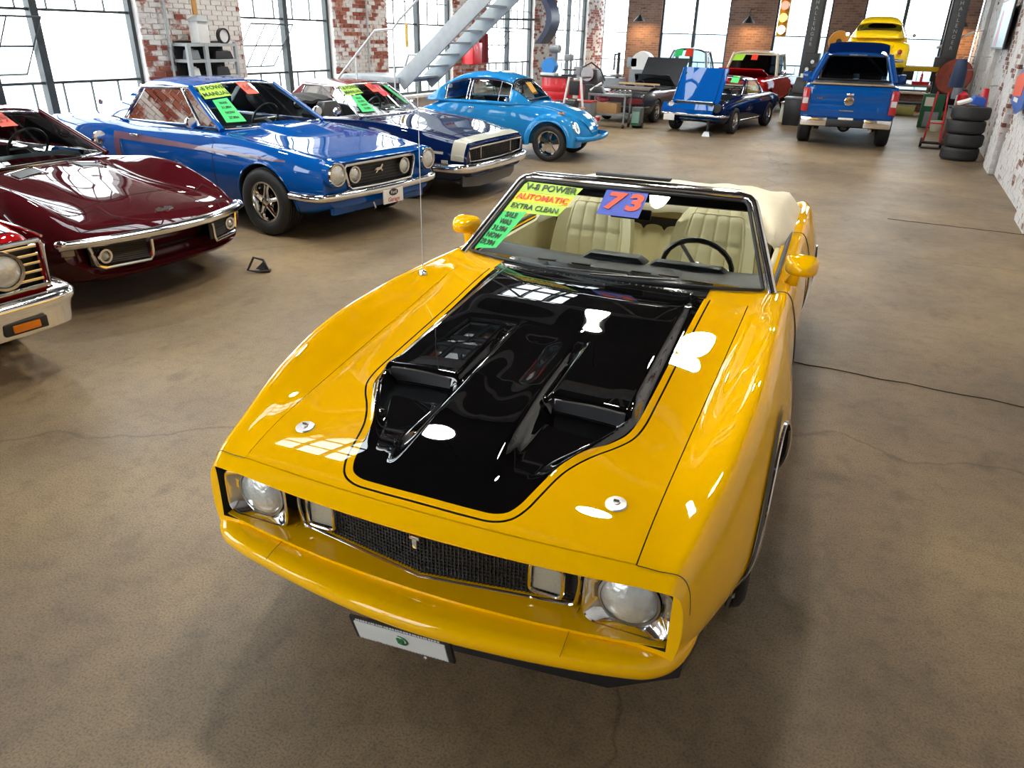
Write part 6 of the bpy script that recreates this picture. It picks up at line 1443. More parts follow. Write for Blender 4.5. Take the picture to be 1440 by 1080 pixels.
# ------------------------------------------------------------------ stairs, lift, walls' furniture
def build_stairs():
    M = mat('grey_blue_stair_paint', (.42, .47, .50), .45, noise=.08)
    t = thing('steel_staircase', 'grey steel open staircase climbing right in front of the left windows', 'staircase', (-7.72, 11.6, 0))
    x0, z0, x1, z1 = -.1, 1.10, 4.3, 4.72; L = math.hypot(x1 - x0, z1 - z0); ang = math.atan2(z1 - z0, x1 - x0)
    for y in (0, 1.0): MB().box(((x0 + x1) / 2 + .0, y, (z0 + z1) / 2), (L, .05, .30), rot=(0, -ang, 0)).build('stringer', M, t, bevel=.005)
    n = 17
    for k in range(n):
        f = (k + .5) / n; MB().box((x0 + (x1 - x0) * f, .5, z0 + (z1 - z0) * f), (.27, .95, .035)).build('tread', M, t)
    MB().box((-.85, .6, 1.16), (1.55, 1.4, .10)).build('landing', M, t, bevel=.01); MB().box((-.85, -.09, 1.06), (1.55, .04, .10)).build('landing_edge', M_BLACK, t)
    for x in (-1.5, -.2): MB().box((x, 0, .56), (.10, .10, 1.12)).build('landing_leg', M, t)
    R = mat('pale_rail_paint', (.62, .64, .64), .4)
    MB().tube([(-1.90, -.18, .75), (-.50, -.18, 2.03), (-.10, -.18, 2.06), (.06, -.18, 2.22), (4.2, -.02, 5.6)], .024, 8).build('handrail', R, t)
    MB().tube([(-1.55, -.18, .6), (-1.55, -.18, 1.05)], .018, 6).build('rail_post', R, t)
    for x, z in ((-1.0, 1.55), (-.10, 2.06)): MB().tube([(x, -.18, 1.0), (x, -.18, z)], .018, 6).build('rail_post', R, t)
    MB().tube([(.0, 0, 1.35), (.12, 0, 1.62), (.5, 0, 1.64)], .022, 8).build('lower_guard', R, t)
    MB().box((.02, .1, 1.95), (.04, .05, .42)).build('yellow_tag', mat('safety_yellow', '#d8b04a', .5), t)
    for k in range(5):
        MB().box((-2.1 + .16 * k, .5, .10 + .22 * k), (.26, .95, .035)).build('lower_tread', M, t)
    MB().box((-1.75, -.02, .55), (1.25, .04, .22), rot=(0, -.95, 0)).build('lower_stringer', M, t)
def build_lift():
    M = mat('lift_charcoal', (.045, .048, .055), .45, noise=.1); LT = mat('lift_lettering', (.32, .34, .36), .5)
    for i, (x, lab) in enumerate(((-1.62, 'dark steel lift post left of the blue pickup with pale upright lettering'), (1.98, 'dark steel lift post right of the blue pickup with pale upright lettering'))):
        s = 1 if i == 0 else -1
        t = thing('lift_post', lab, 'vehicle lift', (x, 23.6, 0), 0, 'posts of the two post lift')
        p = MB(); p.box((0, 0, 2.1), (.36, .30, 4.2)); p.box((0, 0, .03), (.62, .60, .06)); p.build('column', M, t, bevel=.01)
        MB().box((s * .2, 0, 2.0), (.05, .20, 4.0)).build('guide_rail', M_BLACK, t)
        MB().box((s * .12, -.08, 1.42), (.40, .42, .62)).build('carriage', M_BLACK, t, bevel=.02)
        for k in range(2): MB().lathe([(0, -.02), (.05, -.02), (.06, 0)], (s * .1 - .06 + .12 * k, -.30, 1.30 + .2 * k), 'Y', 12).build('carriage_bolt', M_STEEL, t)
        for q, (zz, word) in enumerate(((2.55, 'CHALLENGER'),) + (((.72, 'CHALLENGER'),) if i else ())):
            for k, ch in enumerate(word): text('lettering', ch, .13 if q == 0 else .10, LT, t, frame_m((0, -.153, zz + .62 - .135 * k if q == 0 else zz + .40 - .10 * k), (1, 0, 0), (0, 0, 1)), .002)
        AR = mat('lift_arm_yellow', '#c9a400', .45, noise=.08)
        a = MB(); a.box((s * .75, -.45, 1.42), (1.2, .14, .12), rot=(0, 0, -s * .35)); a.build('lift_arm', AR if i else M_BLACK, t)
        a = MB(); a.box((s * .75, .45, 1.42), (1.2, .14, .12), rot=(0, 0, s * .35)); a.build('lift_arm', AR if i else M_BLACK, t)
        for y in (-.75, .75): MB().lathe([(0, 0), (.06, 0), (.06, .12), (0, .12)], (s * 1.25, y * .9, 1.46), n=12).build('arm_pad', M_BLACK, t)
def small(name, label, cat, loc, parts, rz=0, group=None):
    """parts: (name, MB, material[, bevel])"""
    t = thing(name, label, cat, loc, rz, group)
    for q in parts: q[1].build(q[0], q[2], t, 35, bevel=q[3] if len(q) > 3 else 0)
    return t
def build_props():
    RED = mat('tool_cabinet_red', '#d01c26', .35, coat=.4, noise=.04); GY = mat('machine_grey', (.22, .24, .26), .45, noise=.1); BL = mat('grinder_blue', '#2f86d6', .35)
    WD = mat('bench_wood', '#8d7350', .7, noise=.2); CB = mat('cardboard', '#a8845a', .8, noise=.08); GN = mat('bin_green', '#1f5a3a', .5); IV = mat('pale_plastic', '#d8d6c8', .5)
    # red tool cabinet with the blue machine on top
    b = MB(); b.box((0, 0, .60), (.62, .50, 1.04)); dr = [('drawer', MB().box((.0, -.255, .25 + .16 * k), (.56, .02, .14)), RED, .005) for k in range(5)]
    t = small('tool_cabinet', 'tall red tool cabinet behind the light blue beetle', 'cabinet', (-6.42, 16.2, 0), [('cabinet_body', b, RED, .01)] + dr + [('worktop', MB().box((.2, 0, 1.14), (1.1, .55, .03)), M_BLACK)])
    for x in (-.25, .25):
        for y in (-.18, .18): MB().lathe([(0, -.02), (.045, -.02), (.045, .02), (0, .02)], (x, y, .045), 'X', 12).build('caster', M_BLACK, t)
    small('bench_grinder', 'blue and grey bench machine standing on the red tool cabinet', 'machine', (-6.62, 16.15, 1.155), [('housing', MB().lathe([(0, -.12), (.17, -.12), (.19, 0), (.17, .12), (0, .12)], (0, 0, .20), 'Y', 20), BL), ('base', MB().box((0, 0, .03), (.36, .28, .06)), M_WHITE, .01), ('motor_column', MB().box((.10, .05, .42), (.10, .12, .42)), GY, .01), ('motor_head', MB().lathe([(0, -.12), (.09, -.12), (.09, .12), (0, .12)], (.12, 0, .58), 'X', 16), GY)])
    small('drill_press', 'dark drill machine on the cabinet worktop beside the blue grinder', 'machine', (-6.12, 16.2, 1.155), [('column', MB().lathe([(.025, 0), (.025, .5)], n=10), M_STEEL), ('head', MB().box((-.02, -.05, .40), (.16, .26, .14)), GY, .02), ('table', MB().box((0, -.06, .14), (.26, .22, .03)), M_BLACK), ('foot', MB().box((0, -.04, .02), (.26, .30, .04)), M_BLACK)])
    # engine hoist
    h = MB(); h.tube([(-.30, 0, .06), (-.14, .1, 1.18), (.14, .1, 1.18), (.32, 0, .06)], .028, 8)
    small('wheeled_frame', 'white tubular frame with a black wheel hanging in it, right of the red tool cabinet', 'frame', (-5.58, 15.1, 0), [('frame_tube', h, M_WHITE), ('crossbar', MB().tube([(-.2, .06, .72), (.2, .06, .72)], .02, 8), M_WHITE), ('screen_panel', MB().box((0, .09, .96), (.24, .03, .30)), M_BLACK, .01), ('motor', MB().lathe([(0, -.1), (.13, -.1), (.13, .1), (0, .1)], (.0, .03, .62), 'X', 16), M_SATIN), ('red_base', MB().box((0, .05, .28), (.34, .3, .34)), RED, .02)])
    small('tire', 'black tire leaning beside the white tubular frame', 'tire', (-6.05, 15.5, 0), [('tread', MB().lathe([(.20, -.09), (.30, -.10), (.33, -.06), (.33, .06), (.30, .10), (.20, .09)], (0, 0, .335), d=(.5, -.85, .1), n=28, closed=True), M_RUBBER)])
    # red engine stand and tangle of parts
    small('engine_stand', 'red engine stand carrying a dark engine, left of the parts shelf', 'engine stand', (-6.5, 18.0, 0), [('stand_post', MB().box((0, 0, .5), (.14, .14, .95)), RED, .01), ('stand_foot', MB().box((.1, 0, .06), (.9, .12, .1)), RED, .01), ('engine', MB().box((.30, 0, 1.08), (.46, .50, .36), top=(.7, .8)), M_SATIN, .03), ('fan', MB().lathe([(0, -.03), (.17, -.03), (.17, .0), (0, .0)], (.25, -.28, 1.15), 'Y', 16), M_STEEL), ('grey_box', MB().box((-.12, 0, 1.18), (.2, .2, .24)), GY, .02), ('air_hose', MB().tube([(.1, -.25, 1.3), (.35, -.3, 1.42), (.6, -.25, 1.25), (.7, -.2, 1.0)], .02, 6), M_BLACK)])
    # shelf cart with cardboard box
    c = thing('shelf_cart', 'black rolling shelf cart with a cardboard box on its lower shelf', 'cart', (-5.35, 17.0, 0))
    for z in (.30, .60 + .14): MB().box((0, 0, z), (.96, .5, .05)).build('shelf', GY, c, bevel=.005)
    for x in (-.46, .46):
        for y in (-.22, .22): MB().box((x, y, .42), (.04, .04, .72)).build('upright', GY, c); MB().lathe([(0, -.02), (.05, -.02), (.05, .02), (0, .02)], (x, y, .05), 'X', 12).build('caster', M_BLACK, c)
    small('cardboard_box', 'brown cardboard box on the lower shelf of the black cart', 'box', (-5.40, 16.95, .326), [('carton', MB().box((0, 0, .12), (.62, .36, .24)), CB, .004), ('tape', MB().box((0, 0, .243), (.06, .36, .004)), IV)])
    small('pink_bag', 'crumpled pink plastic bag on the brown cardboard box', 'bag', (-5.50, 16.95, .57), [('bag', MB().sphere((0, 0, .06), .12, 10, 6, sc=(1.2, 1, .5)), mat('pink_plastic', '#d9677c', .5))])
    for k in range(4): small('exhaust_pipe', ['short chrome pipe on the cart top, leftmost', 'short chrome pipe on the cart top, second from left', 'short chrome pipe on the cart top, third from left', 'short chrome pipe on the cart top, rightmost'][k], 'pipe', (-5.25 + .12 * k, 16.9, .775), [('pipe', MB().tube([(-.05, -.12, .035), (0, 0, .07), (.03, .14, .05)], .03, 8), M_CHROME)], group='chrome pipes on the cart top')
    small('parts_pile', 'dark engine part with a white strut on the cart top', 'car part', (-5.66, 17.0, .775), [('part', MB().box((0, 0, .07), (.34, .3, .14), top=(.5, .6)), M_SATIN, .02), ('white_strut', MB().tube([(-.18, -.1, .04), (.08, .0, .22)], .03, 6), M_WHITE)])
    small('green_charger', 'grey and green battery charger on wheels right of the shelf cart', 'charger', (-4.66, 17.15, 0), [('case', MB().box((0, 0, .27), (.22, .3, .42)), mat('grey_green', (.10, .12, .12), .5), .01), ('front_panel', MB().box((0, -.155, .24), (.18, .01, .30)), mat('panel_teal', '#7fa89c', .5)), ('green_strip', MB().box((0, -.162, .10), (.18, .01, .06)), GN), ('handle', MB().tube([(-.1, .1, .45), (-.1, .12, .56), (.1, .12, .56), (.1, .1, .45)], .012, 6), M_BLACK), ('wheels', MB().lathe([(0, -.13), (.06, -.13), (.06, .13), (0, .13)], (0, .08, .06), 'X', 14), M_BLACK)])
    # clutter behind
    rr = random.Random(4)
    small('wheel_balancer', 'white hooded machine in front of the lit brick pier at the corner', 'machine', (-6.6, 23.4, 0), [('cabinet', MB().box((0, 0, .55), (.6, .5, 1.1)), GY, .02), ('hood', MB().lathe([(0, -.2), (.34, -.2), (.36, 0), (.34, .2), (0, .2)], (.05, 0, 1.28), 'Y', 20), M_WHITE), ('panel', MB().box((-.25, -.1, 1.30), (.34, .2, .28)), mat('machine_blue_grey', (.25, .33, .38), .5), .02)])
    small('tire_changer', 'grey machine with a thin upright arm left of the white hooded machine', 'machine', (-6.85, 21.6, 0), [('pedestal', MB().box((0, 0, .45), (.55, .6, .9)), GY, .03), ('turntable', MB().lathe([(0, 0), (.26, 0), (.26, .06), (0, .06)], (0, 0, .95), n=20), M_STEEL), ('post', MB().box((0, .28, 1.05), (.07, .10, 1.1)), M_BLACK), ('arm', MB().tube([(0, .28, 1.55), (0, -.1, 1.55), (0, -.1, 1.12)], .03, 6), M_BLACK)])
    small('drum', 'white drum beside the grey tire machine', 'drum', (-6.9, 18.6, 0), [('drum_body', MB().lathe([(0, 0), (.22, 0), (.23, .4), (.22, .82), (0, .82)], n=20), IV), ('lid', MB().lathe([(0, 0), (.235, 0), (.235, .03), (0, .03)], (0, 0, .82), n=20), GY)])
    # fire hose / red cabinets on the window pier
    small('wall_cabinet', 'bright red metal cabinet on the brick pier under the staircase', 'cabinet', (-9.35, 17.25, 1.28), [('cabinet_body', MB().box((0, 0, .26), (.32, .50, .52)), RED, .01), ('door', MB().box((.165, 0, .26), (.01, .46, .48)), RED, .003), ('papers_on_top', MB().box((0, 0, .56), (.24, .3, .08)), IV, .01)])
    small('hanging_coat', 'dark red coat hanging right of the red wall cabinet', 'coat', (-9.50, 18.0, 1.30), [('coat', MB().grid([[(.06 * math.sin(9 * u) + .02, (.16 + .05 * (1 - v)) * (u * 2 - 1), .72 * v) for u in np.linspace(0, 1, 15)] for v in np.linspace(0, 1, 5)], thick=(.08, 0, 0)), mat('maroon_cloth', '#6d1722', .8)), ('hook', MB().tube([(.04, 0, .70), (.0, 0, .76), (-.20, 0, .76)], .01, 6), M_STEEL)])
    small('hung_seat', 'dark blue car seat hanging high on the pier beyond the staircase', 'seat', (-8.45, 19.3, 1.80), [('seat_shell', MB().grid([[(.10 + .45 * math.sin(PI * v) * .6 + .1 * v, .30 * u, 1.15 * v) for u in np.linspace(-1, 1, 7)] for v in np.linspace(0, 1, 12)], thick=(.16, 0, 0)), mat('navy_vinyl', (.03, .045, .10), .4)), ('wall_bracket', MB().box((-.55, 0, .6), (1.3, .05, .05)), M_BLACK)])
    # shelf on first pier
    s = thing('wall_shelf', 'pale grey metal shelf unit on the whitewashed brick pier behind the blue coupe', 'shelf', (-9.42, 8.34, 0)); SG = mat('pale_steel_shelf', (.42, .46, .47), .5, noise=.05)
    for z in (1.02, 1.26, 1.51, 1.75): MB().box((0, 0, z), (.34, 1.04, .045)).build('shelf', SG, s)
    for y in (-.50, -.14): MB().box((.15, y, 1.36), (.05, .07, .82)).build('upright', SG, s)
    MB().box((.15, .50, 1.15), (.05, .05, 1.3)).build('upright', SG, s); MB().box((-.15, 0, 1.15), (.02, 1.0, 1.3)).build('back_panel', M_DARK, s)
    for y in (-.5, .5): MB().box((-.12, y, .55), (.05, .05, 1.1)).build('leg', SG, s)
    for k, (nm, y, z, sx, sy, sz, m, lb) in enumerate((('carburettor', .20, 1.285, .2, .3, .13, M_SATIN, 'dark metal casting on the second shelf of the grey unit'), ('air_filter', .25, 1.535, .22, .4, .12, M_BLACK, 'long black casing on the upper shelf of the grey unit'), ('white_jar', -.34, 1.285, .14, .14, .12, M_WHITE, 'white jar at the left end of the second shelf'), ('box', -.35, 1.535, .2, .2, .14, GY, 'grey box at the left end of the upper shelf'))):
        small(nm, lb, nm.replace('_', ' '), (-9.38, 8.34 + y, z), [('casing', MB().box((0, 0, sz / 2), (sx, sy, sz), top=(.8, .8)), m, .015), ('cap', MB().lathe([(0, 0), (.04, 0), (.04, .02), (0, .02)], (0, 0, sz), n=10), m)])
    small('lantern', 'cream metal lantern with a tan hose above it on the grey shelf', 'lantern', (-9.36, 8.20, 1.775), [('lantern_body', MB().box((0, 0, .16), (.2, .22, .32)), M_WHITE, .01), ('lantern_roof', MB().box((0, 0, .36), (.26, .28, .08), top=(.3, .3)), SG), ('tan_handle', MB().box((0, -.03, .58), (.04, .08, .34)), mat('tan_wood', '#c49050', .6), .01)])
    small('gauge', 'white round gauge standing on the grey shelf at its right end', 'gauge', (-9.32, 8.62, 1.775), [('dial', MB().lathe([(0, 0), (.10, 0), (.11, .05), (0, .05)], (0, 0, .11), 'X', 20), M_WHITE), ('bezel', MB().lathe([(.10, 0), (.12, 0), (.12, .07), (.10, .07)], (0, 0, .11), 'X', 20, closed=True), M_SATIN)])
    # conduits on piers
    for y, lb in ((7.75, 'thin pale conduit running up the first brick pier'), (13.0, 'thin pale conduit running up the second brick pier')):
        small('conduit', lb, 'pipe', (XL + .14, y, .7), [('pipe', MB().tube([(0, 0, 0), (0, 0, 4.0)], .022, 8), SG), ('clamp', MB().box((0, 0, 1.0), (.03, .09, .03)), M_STEEL)])
    # tires stacked by the right wall
    TR = MB(); w = .245; R = .335; pr = []
    TR.lathe([(.19, .02), (.24, 0), (.31, .012), (R - .005, .04), (R, .06), (R, w - .06), (R - .005, w - .04), (.31, w - .012), (.24, w), (.19, w - .02)], n=40, closed=True)
    gv = MB()
    for k in range(3): gv.lathe([(R - .004, w * (.32 + .18 * k) - .003), (R + .0012, w * (.32 + .18 * k) - .006), (R + .0012, w * (.32 + .18 * k) + .006), (R - .004, w * (.32 + .18 * k) + .003)], n=40, closed=True)
    proto = None
    for k, lb in enumerate(('bottom black tire of the stack by the right wall', 'second black tire from the bottom of the stack', 'third black tire from the bottom of the stack', 'top black tire of the stack, under the blue cloth')):
        if proto is None:
            proto = thing('tire', lb, 'tire', (2.29, 15.95, 0), 0, 'stacked tires by the right wall'); TR.build('tread', M_RUBBER, proto, 40); gv.build('tread_groove', M_BLACK, proto, 0)
        else: o = copy_tree(proto); o['label'] = lb; o.location = (2.29 + (.0, .02, -.01, .015)[k], 15.95, .247 * k)
    small('rag', 'crumpled blue and white packaging on top of the tire stack', 'packaging', (2.27, 15.95, 1.01), [('blue_part', MB().box((.10, 0, .08), (.26, .24, .14), rot=(.2, .2, .3), top=(.8, .6)), mat('pack_blue', '#2a55b8', .4, noise=.1), .02), ('white_part', MB().box((-.12, 0, .05), (.24, .2, .05), rot=(.1, -.35, .1)), M_WHITE, .015)])
    # black mirror or bag on the floor
    small('bag', 'small black triangular metal part lying alone on the floor', 'car part', (-3.92, 3.46, 0), [('strap', MB().tube([(-.09, 0, .02), (-.03, .03, .13), (.05, .02, .11), (.10, -.02, .02), (0, -.03, .015)], .012, 8, closed=True), M_SATIN), ('plate', MB().prism([(-.02, .0, .03), (.10, .0, .015), (.06, .03, .10)], (0, .02, 0)), M_SATIN), ('foot', MB().box((.06, .01, .012), (.10, .07, .02)), M_BLACK, .004)], rz=.6)
    # right wall: posters
    BLU = mat('poster_blue', '#2f5aa8', .4); ORG = mat('poster_orange', '#e0552c', .4); PK = mat('poster_pink', '#b98a9a', .5); SKYP = mat('poster_sky', '#9fc0cf', .4)
    t = small('wall_sign', 'blue, white and orange arrow-shaped sign on the right brick wall', 'sign', (2.655, 13.2, 1.15), [('blue_board', MB().prism([(0, -.95, .05), (0, -.35, -.06), (0, .55, .08), (0, .62, .42), (0, -.95, .9)], (.02, 0, 0)), BLU), ('orange_panel', MB().prism([(-.008, .50, .16), (-.008, .56, .44), (-.008, -.60, .62), (-.008, -.50, .20)], (.008, 0, 0)), ORG), ('white_band', MB().box((-.006, -.05, .13), (.006, .5, .06)), M_WHITE)])
    small('wall_sign', 'blue and white enamel sign above the orange sign on the right wall', 'sign', (2.655, 12.9, 1.80), [('board', MB().box((0, 0, .2), (.02, .9, .55)), BLU), ('lower_band', MB().box((-.012, 0, .0), (.01, .9, .12)), SKYP)])
    small('framed_poster', 'tall pale poster with pink figures on the far right wall', 'poster', (2.655, 18.6, 1.95), [('frame', MB().box((0, 0, .5), (.03, 2.6, .95)), M_SATIN), ('print', MB().box((-.012, 0, .5), (.02, 2.5, .88)), SKYP), ('pink_figure', MB().prism([(-.024, .9, .08), (-.024, .2, .08), (-.024, .35, .75), (-.024, .7, .8)], (.004, 0, 0)), PK)])
    # right side work area
    b = thing('workbench', 'long wooden workbench against the far right wall', 'workbench', (2.33, 25.6, 0))
    MB().box((0, 0, .88), (.72, 3.0, .06)).build('bench_top', WD, b)
    for x in (-.30, .30):
        for y in (-1.4, 1.4): MB().box((x, y, .43), (.07, .07, .84)).build('leg', WD, b)
    MB().box((0, 0, .3), (.64, 2.8, .03)).build('lower_shelf', WD, b)
    b = thing('workbench', 'workbench under the far right window with a monitor on it', 'workbench', (.95, 26.5, 0))
    MB().box((0, 0, .86), (1.7, .7, .06)).build('bench_top', mat('bench_grey', (.32, .30, .27), .6), b)
    for x in (-.8, .8): MB().box((x, 0, .43), (.06, .6, .82)).build('leg', WD, b)
    MB().box((0, 0, .35), (1.6, .6, .03)).build('lower_shelf', M_DARK, b)
    small('monitor', 'black monitor on the bench right of the blue pickup', 'monitor', (1.08, 26.4, .90), [('screen', MB().box((0, 0, .26), (.36, .03, .30)), M_BLACK, .01), ('stand', MB().box((0, .02, .05), (.05, .04, .12)), M_BLACK), ('base', MB().box((0, .02, .008), (.2, .14, .015)), M_BLACK)])
    small('red_tray', 'red tool tray on the bench beside the monitor', 'tray', (1.5, 26.4, .89), [('tray', MB().box((0, 0, .05), (.46, .3, .10), top=(1.1, 1.1)), RED, .01), ('bottle', MB().lathe([(0, 0), (.04, 0), (.04, .2), (.015, .26), (.015, .3), (0, .3)], (.0, 0, .08), n=12), RED)])
    small('storage_bin', 'pale yellow storage bin below the bench right of the pickup', 'bin', (1.15, 26.3, .0), [('bin_body', MB().box((0, 0, .14), (.7, .4, .27), top=(1.08, 1.08)), mat('pale_yellow_plastic', '#dfe08c', .5), .02), ('lid', MB().box((0, 0, .295), (.78, .46, .03)), IV, .01)])
    small('green_cabinet', 'dark green parts cabinet behind the right lift post', 'cabinet', (1.85, 22.5, 0), [('cabinet_body', MB().box((0, 0, .42), (.52, .5, .84)), GN, .01), ('pale_label', MB().box((-.10, -.255, .66), (.20, .01, .22)), IV), ('lower_box', MB().box((.02, -.28, .22), (.34, .06, .38)), GY, .01)])
    small('grey_bucket', 'pale bucket standing at the foot of the right lift post', 'bucket', (2.02, 21.5, 0), [('bucket_body', MB().lathe([(0, 0), (.13, 0), (.16, .26), (.15, .26), (.12, .02)], n=18), IV), ('bail', MB().tube([(-.15, 0, .25), (0, 0, .14), (.15, 0, .25)], .006, 6), M_STEEL)])
    small('hand_truck', 'red hand truck leaning left of the tire stack', 'hand truck', (1.83, 17.6, 0), [('frame_tube', MB().tube([(-.16, 0, .12), (-.10, .18, 1.12), (.10, .18, 1.12), (.16, 0, .12)], .018, 8), RED), ('crossbar', MB().tube([(-.14, .07, .5), (.14, .07, .5)], .014, 8), RED), ('toe_plate', MB().box((0, -.12, .02), (.36, .24, .015)), M_BLACK), ('wheel', MB().lathe([(0, -.22), (.10, -.22), (.10, -.17), (.03, -.17), (.03, .17), (.10, .17), (.10, .22), (0, .22)], (0, .06, .10), 'X', 16), M_BLACK)])
    for nm, lb, cat, loc, m, sz in (('blue_jacket', 'dark blue jacket hanging on the right wall above the tires', 'jacket', (2.12, 19.6, 1.15), mat('dark_denim', (.03, .05, .11), .8), (.3, .5, .6)), ('grey_overall', 'grey overall hanging left of the blue jacket', 'overall', (2.25, 20.6, .85), mat('grey_cloth', (.25, .28, .32), .8), (.22, .3, .6)), ('red_extinguisher', 'red bottle shape hanging on the right wall right of the tires', 'extinguisher', (2.56, 17.3, .75), RED, (.16, .16, .5))):
        b = MB(); sx, sy, sz_ = sz; G = [[(sx * .5 * math.cos(a) * (1 - .35 * v ** 3) * (1 + .12 * math.sin(5 * a + 3 * v)), sy * .5 * math.sin(a) * (1 - .45 * v ** 4), sz_ * v) for a in np.linspace(0, 2 * PI, 21)] for v in np.linspace(0, 1, 7)]
        b.grid(G); b.add([G[0][k] for k in range(20)], [tuple(range(20))]); b.add([G[-1][k] for k in range(20)], [tuple(range(20))]); t = small(nm, lb, cat, loc, [('cloth' if nm != 'red_extinguisher' else 'cylinder', b, m), ('hook', MB().tube([(0, 0, sz_), (.04, 0, sz_ + .05), ((2.68 if 19.2 < loc[1] < 20.2 else 2.75) - loc[0], 0, sz_ + .06)], .01, 6), M_STEEL)])
    small('rust_sign', 'rusty red wheel-shaped panel leaning behind the lift post at the right wall', 'car part', (2.2, 22.9, .85), [('panel', MB().lathe([(.08, -.02), (.42, -.02), (.45, 0), (.42, .03), (.08, .03)], (0, 0, .42), d=(-.3, -.9, .2), n=24, closed=True), mat('rusty_red', '#8a3a2a', .7, noise=.2)), ('hub', MB().lathe([(0, -.03), (.10, -.03), (.10, .04), (0, .04)], (0, 0, .42), d=(-.3, -.9, .2), n=16), M_SATIN)])
    small('car_fender', 'yellowish bare car fender propped on the long workbench', 'car part', (2.2, 24.75, .838), [('fender_skin', MB().grid([[(.32 * math.cos(a), .25 * u, .10 + .42 * math.sin(a)) for a in np.linspace(.1, PI - .1, 14)] for u in (-1, 0, 1)], thick=(0, 0, -.02)), mat('pale_primer', '#c9bd6a', .6, noise=.15)), ('flange', MB().tube([(.32, -.25, .08), (.0, -.27, .52), (-.32, -.25, .08)], .015, 6), M_STEEL)])
    small('umbrella_tube', 'white fluorescent tube hung slanting over the far right bench', 'tube light', (2.1, 23.8, 1.95), [('tube', MB().tube([(-.45, 0, 0), (.35, 0, .42)], .03, 8), M_WHITE), ('bracket', MB().tube([(.35, 0, .42), (.6, 0, .45)], .015, 6), M_STEEL)])
    small('office_chair', 'black chair back by the left window behind the maroon car', 'chair', (-8.55, 4.12, 0), [('chair_back', MB().box((0, 0, 1.26), (.10, .46, .54)), M_SATIN, .03), ('seat', MB().box((.26, 0, .85), (.5, .48, .08)), M_SATIN, .02), ('gas_column', MB().lathe([(0, 0), (.03, 0), (.03, .8), (0, .8)], (.26, 0, .04), n=12), M_STEEL), ('base', MB().box((.26, 0, .04), (.5, .5, .06)), M_BLACK, .01), ('back_bracket', MB().box((.04, 0, .95), (.05, .06, .4)), M_BLACK)])
    # clutter on and over the right benches
    OR = mat('tool_orange', '#d2691e', .5); YE = mat('tool_yellow', '#d9c060', .5)
    def jug(h, r, m, m2): return [('jug_body', MB().lathe([(0, 0), (r, 0), (r, h * .7), (r * .35, h * .85), (r * .35, h * .95), (0, h * .95)], n=14), m), ('cap', MB().lathe([(0, 0), (r * .4, 0), (r * .4, h * .08), (0, h * .08)], (0, 0, h * .93), n=12), m2)]
    def crate(x, y, z, m, m2): return [('crate_body', MB().box((0, 0, z / 2), (x, y, z), top=(1.06, 1.06)), m, .01), ('crate_rim', MB().box((0, 0, z), (x * 1.1, y * 1.1, .03)), m2, .004)]
    for nm, lb, cat, loc, pr_ in (
        ('jug', 'orange jug on the long right bench, nearest the lift post', 'jug', (2.12, 24.26, .912), jug(.36, .12, OR, M_BLACK)),
        ('crate', 'yellow crate on the long right bench', 'crate', (2.35, 25.38, .912), crate(.4, .5, .34, YE, OR)),
        ('jug', 'white jug behind the yellow crate on the right bench', 'jug', (2.2, 25.9, .912), jug(.42, .13, IV, RED)),
        ('crate', 'red crate at the far end of the long right bench', 'crate', (2.4, 26.6, .912), crate(.45, .5, .4, RED, M_BLACK)),
        ('crate', 'dark crate under the long right bench', 'crate', (2.3, 25.0, .33), crate(.5, .7, .38, M_SATIN, GY)),
        ('jug', 'green jug under the long right bench', 'jug', (2.2, 26.0, .33), jug(.38, .12, GN, M_WHITE)),
        ('crate', 'rust coloured crate on the floor left of the tire stack', 'crate', (2.3, 18.4, 0), crate(.45, .5, .55, mat('rust_paint', '#7d3526', .7, noise=.2), M_BLACK)),
        ('crate', 'grey parts crate on the floor behind the tire stack', 'crate', (2.35, 19.3, 0), crate(.5, .6, .75, GY, M_BLACK)),
        ('jug', 'yellow jug standing on the rust coloured crate', 'jug', (2.2, 18.35, .57), jug(.32, .1, YE, RED)),
        ('jug', 'red jug standing on the grey parts crate', 'jug', (2.3, 19.1, .77), jug(.36, .11, RED, M_BLACK)),
        ('jug', 'white jug standing on the grey parts crate', 'jug', (2.3, 19.5, .77), jug(.30, .12, M_WHITE, BL)),
        ('crate', 'black crate right of the white drum by the left windows', 'crate', (-7.1, 19.9, 0), crate(.6, .6, .8, M_SATIN, GY)),
        ('jug', 'pale jug standing on the black crate by the left windows', 'jug', (-7.15, 19.9, .82), jug(.4, .14, IV, GY)),
        ('crate', 'dark toolbox crate on the floor right of the red tool cabinet', 'crate', (-5.75, 16.45, 0), crate(.36, .4, .6, GY, RED))):
        small(nm, lb, cat, loc, pr_)
    # barn lamps that wash the far brick
    proto = None
    for (x, lb) in ((-8.03, 'barn lamp over the left pier of the far wall'), (-4.15, 'barn lamp over the middle pier of the far wall, beside the traffic light'), (2.25, 'barn lamp over the right pier of the far wall')):
        if proto is None:
            proto = t = thing('barn_lamp', lb, 'lamp', (x, 27.35, 2.55), 0, 'barn lamps on the far wall')
            MB().lathe([(.03, .22), (.05, .20), (.20, .03), (.21, 0), (.20, 0), (.045, .17), (0, .19)], n=24).build('shade', M_BLACK, t, 40)
            MB().lathe([(0, .0), (.17, 0), (.17, .01), (0, .01)], (0, 0, .015), n=20).build('lamp_disc', mat('warm_disc', (1, 1, 1), .5, emit=(1, .55, .20), estr=75.), t)
            MB().tube([(0, 0, .2), (0, .05, .42), (0, .66, .45)], .014, 8).build('lamp_arm', M_BLACK, t)
        else: t = copy_tree(proto); t['label'] = lb; t.location = (x, 27.35, 2.55)
    # traffic light in the far window
    t = thing('traffic_light', 'yellow traffic light hanging in the far window with its round lenses lit', 'traffic light', (-2.86, 26.2, 2.15))
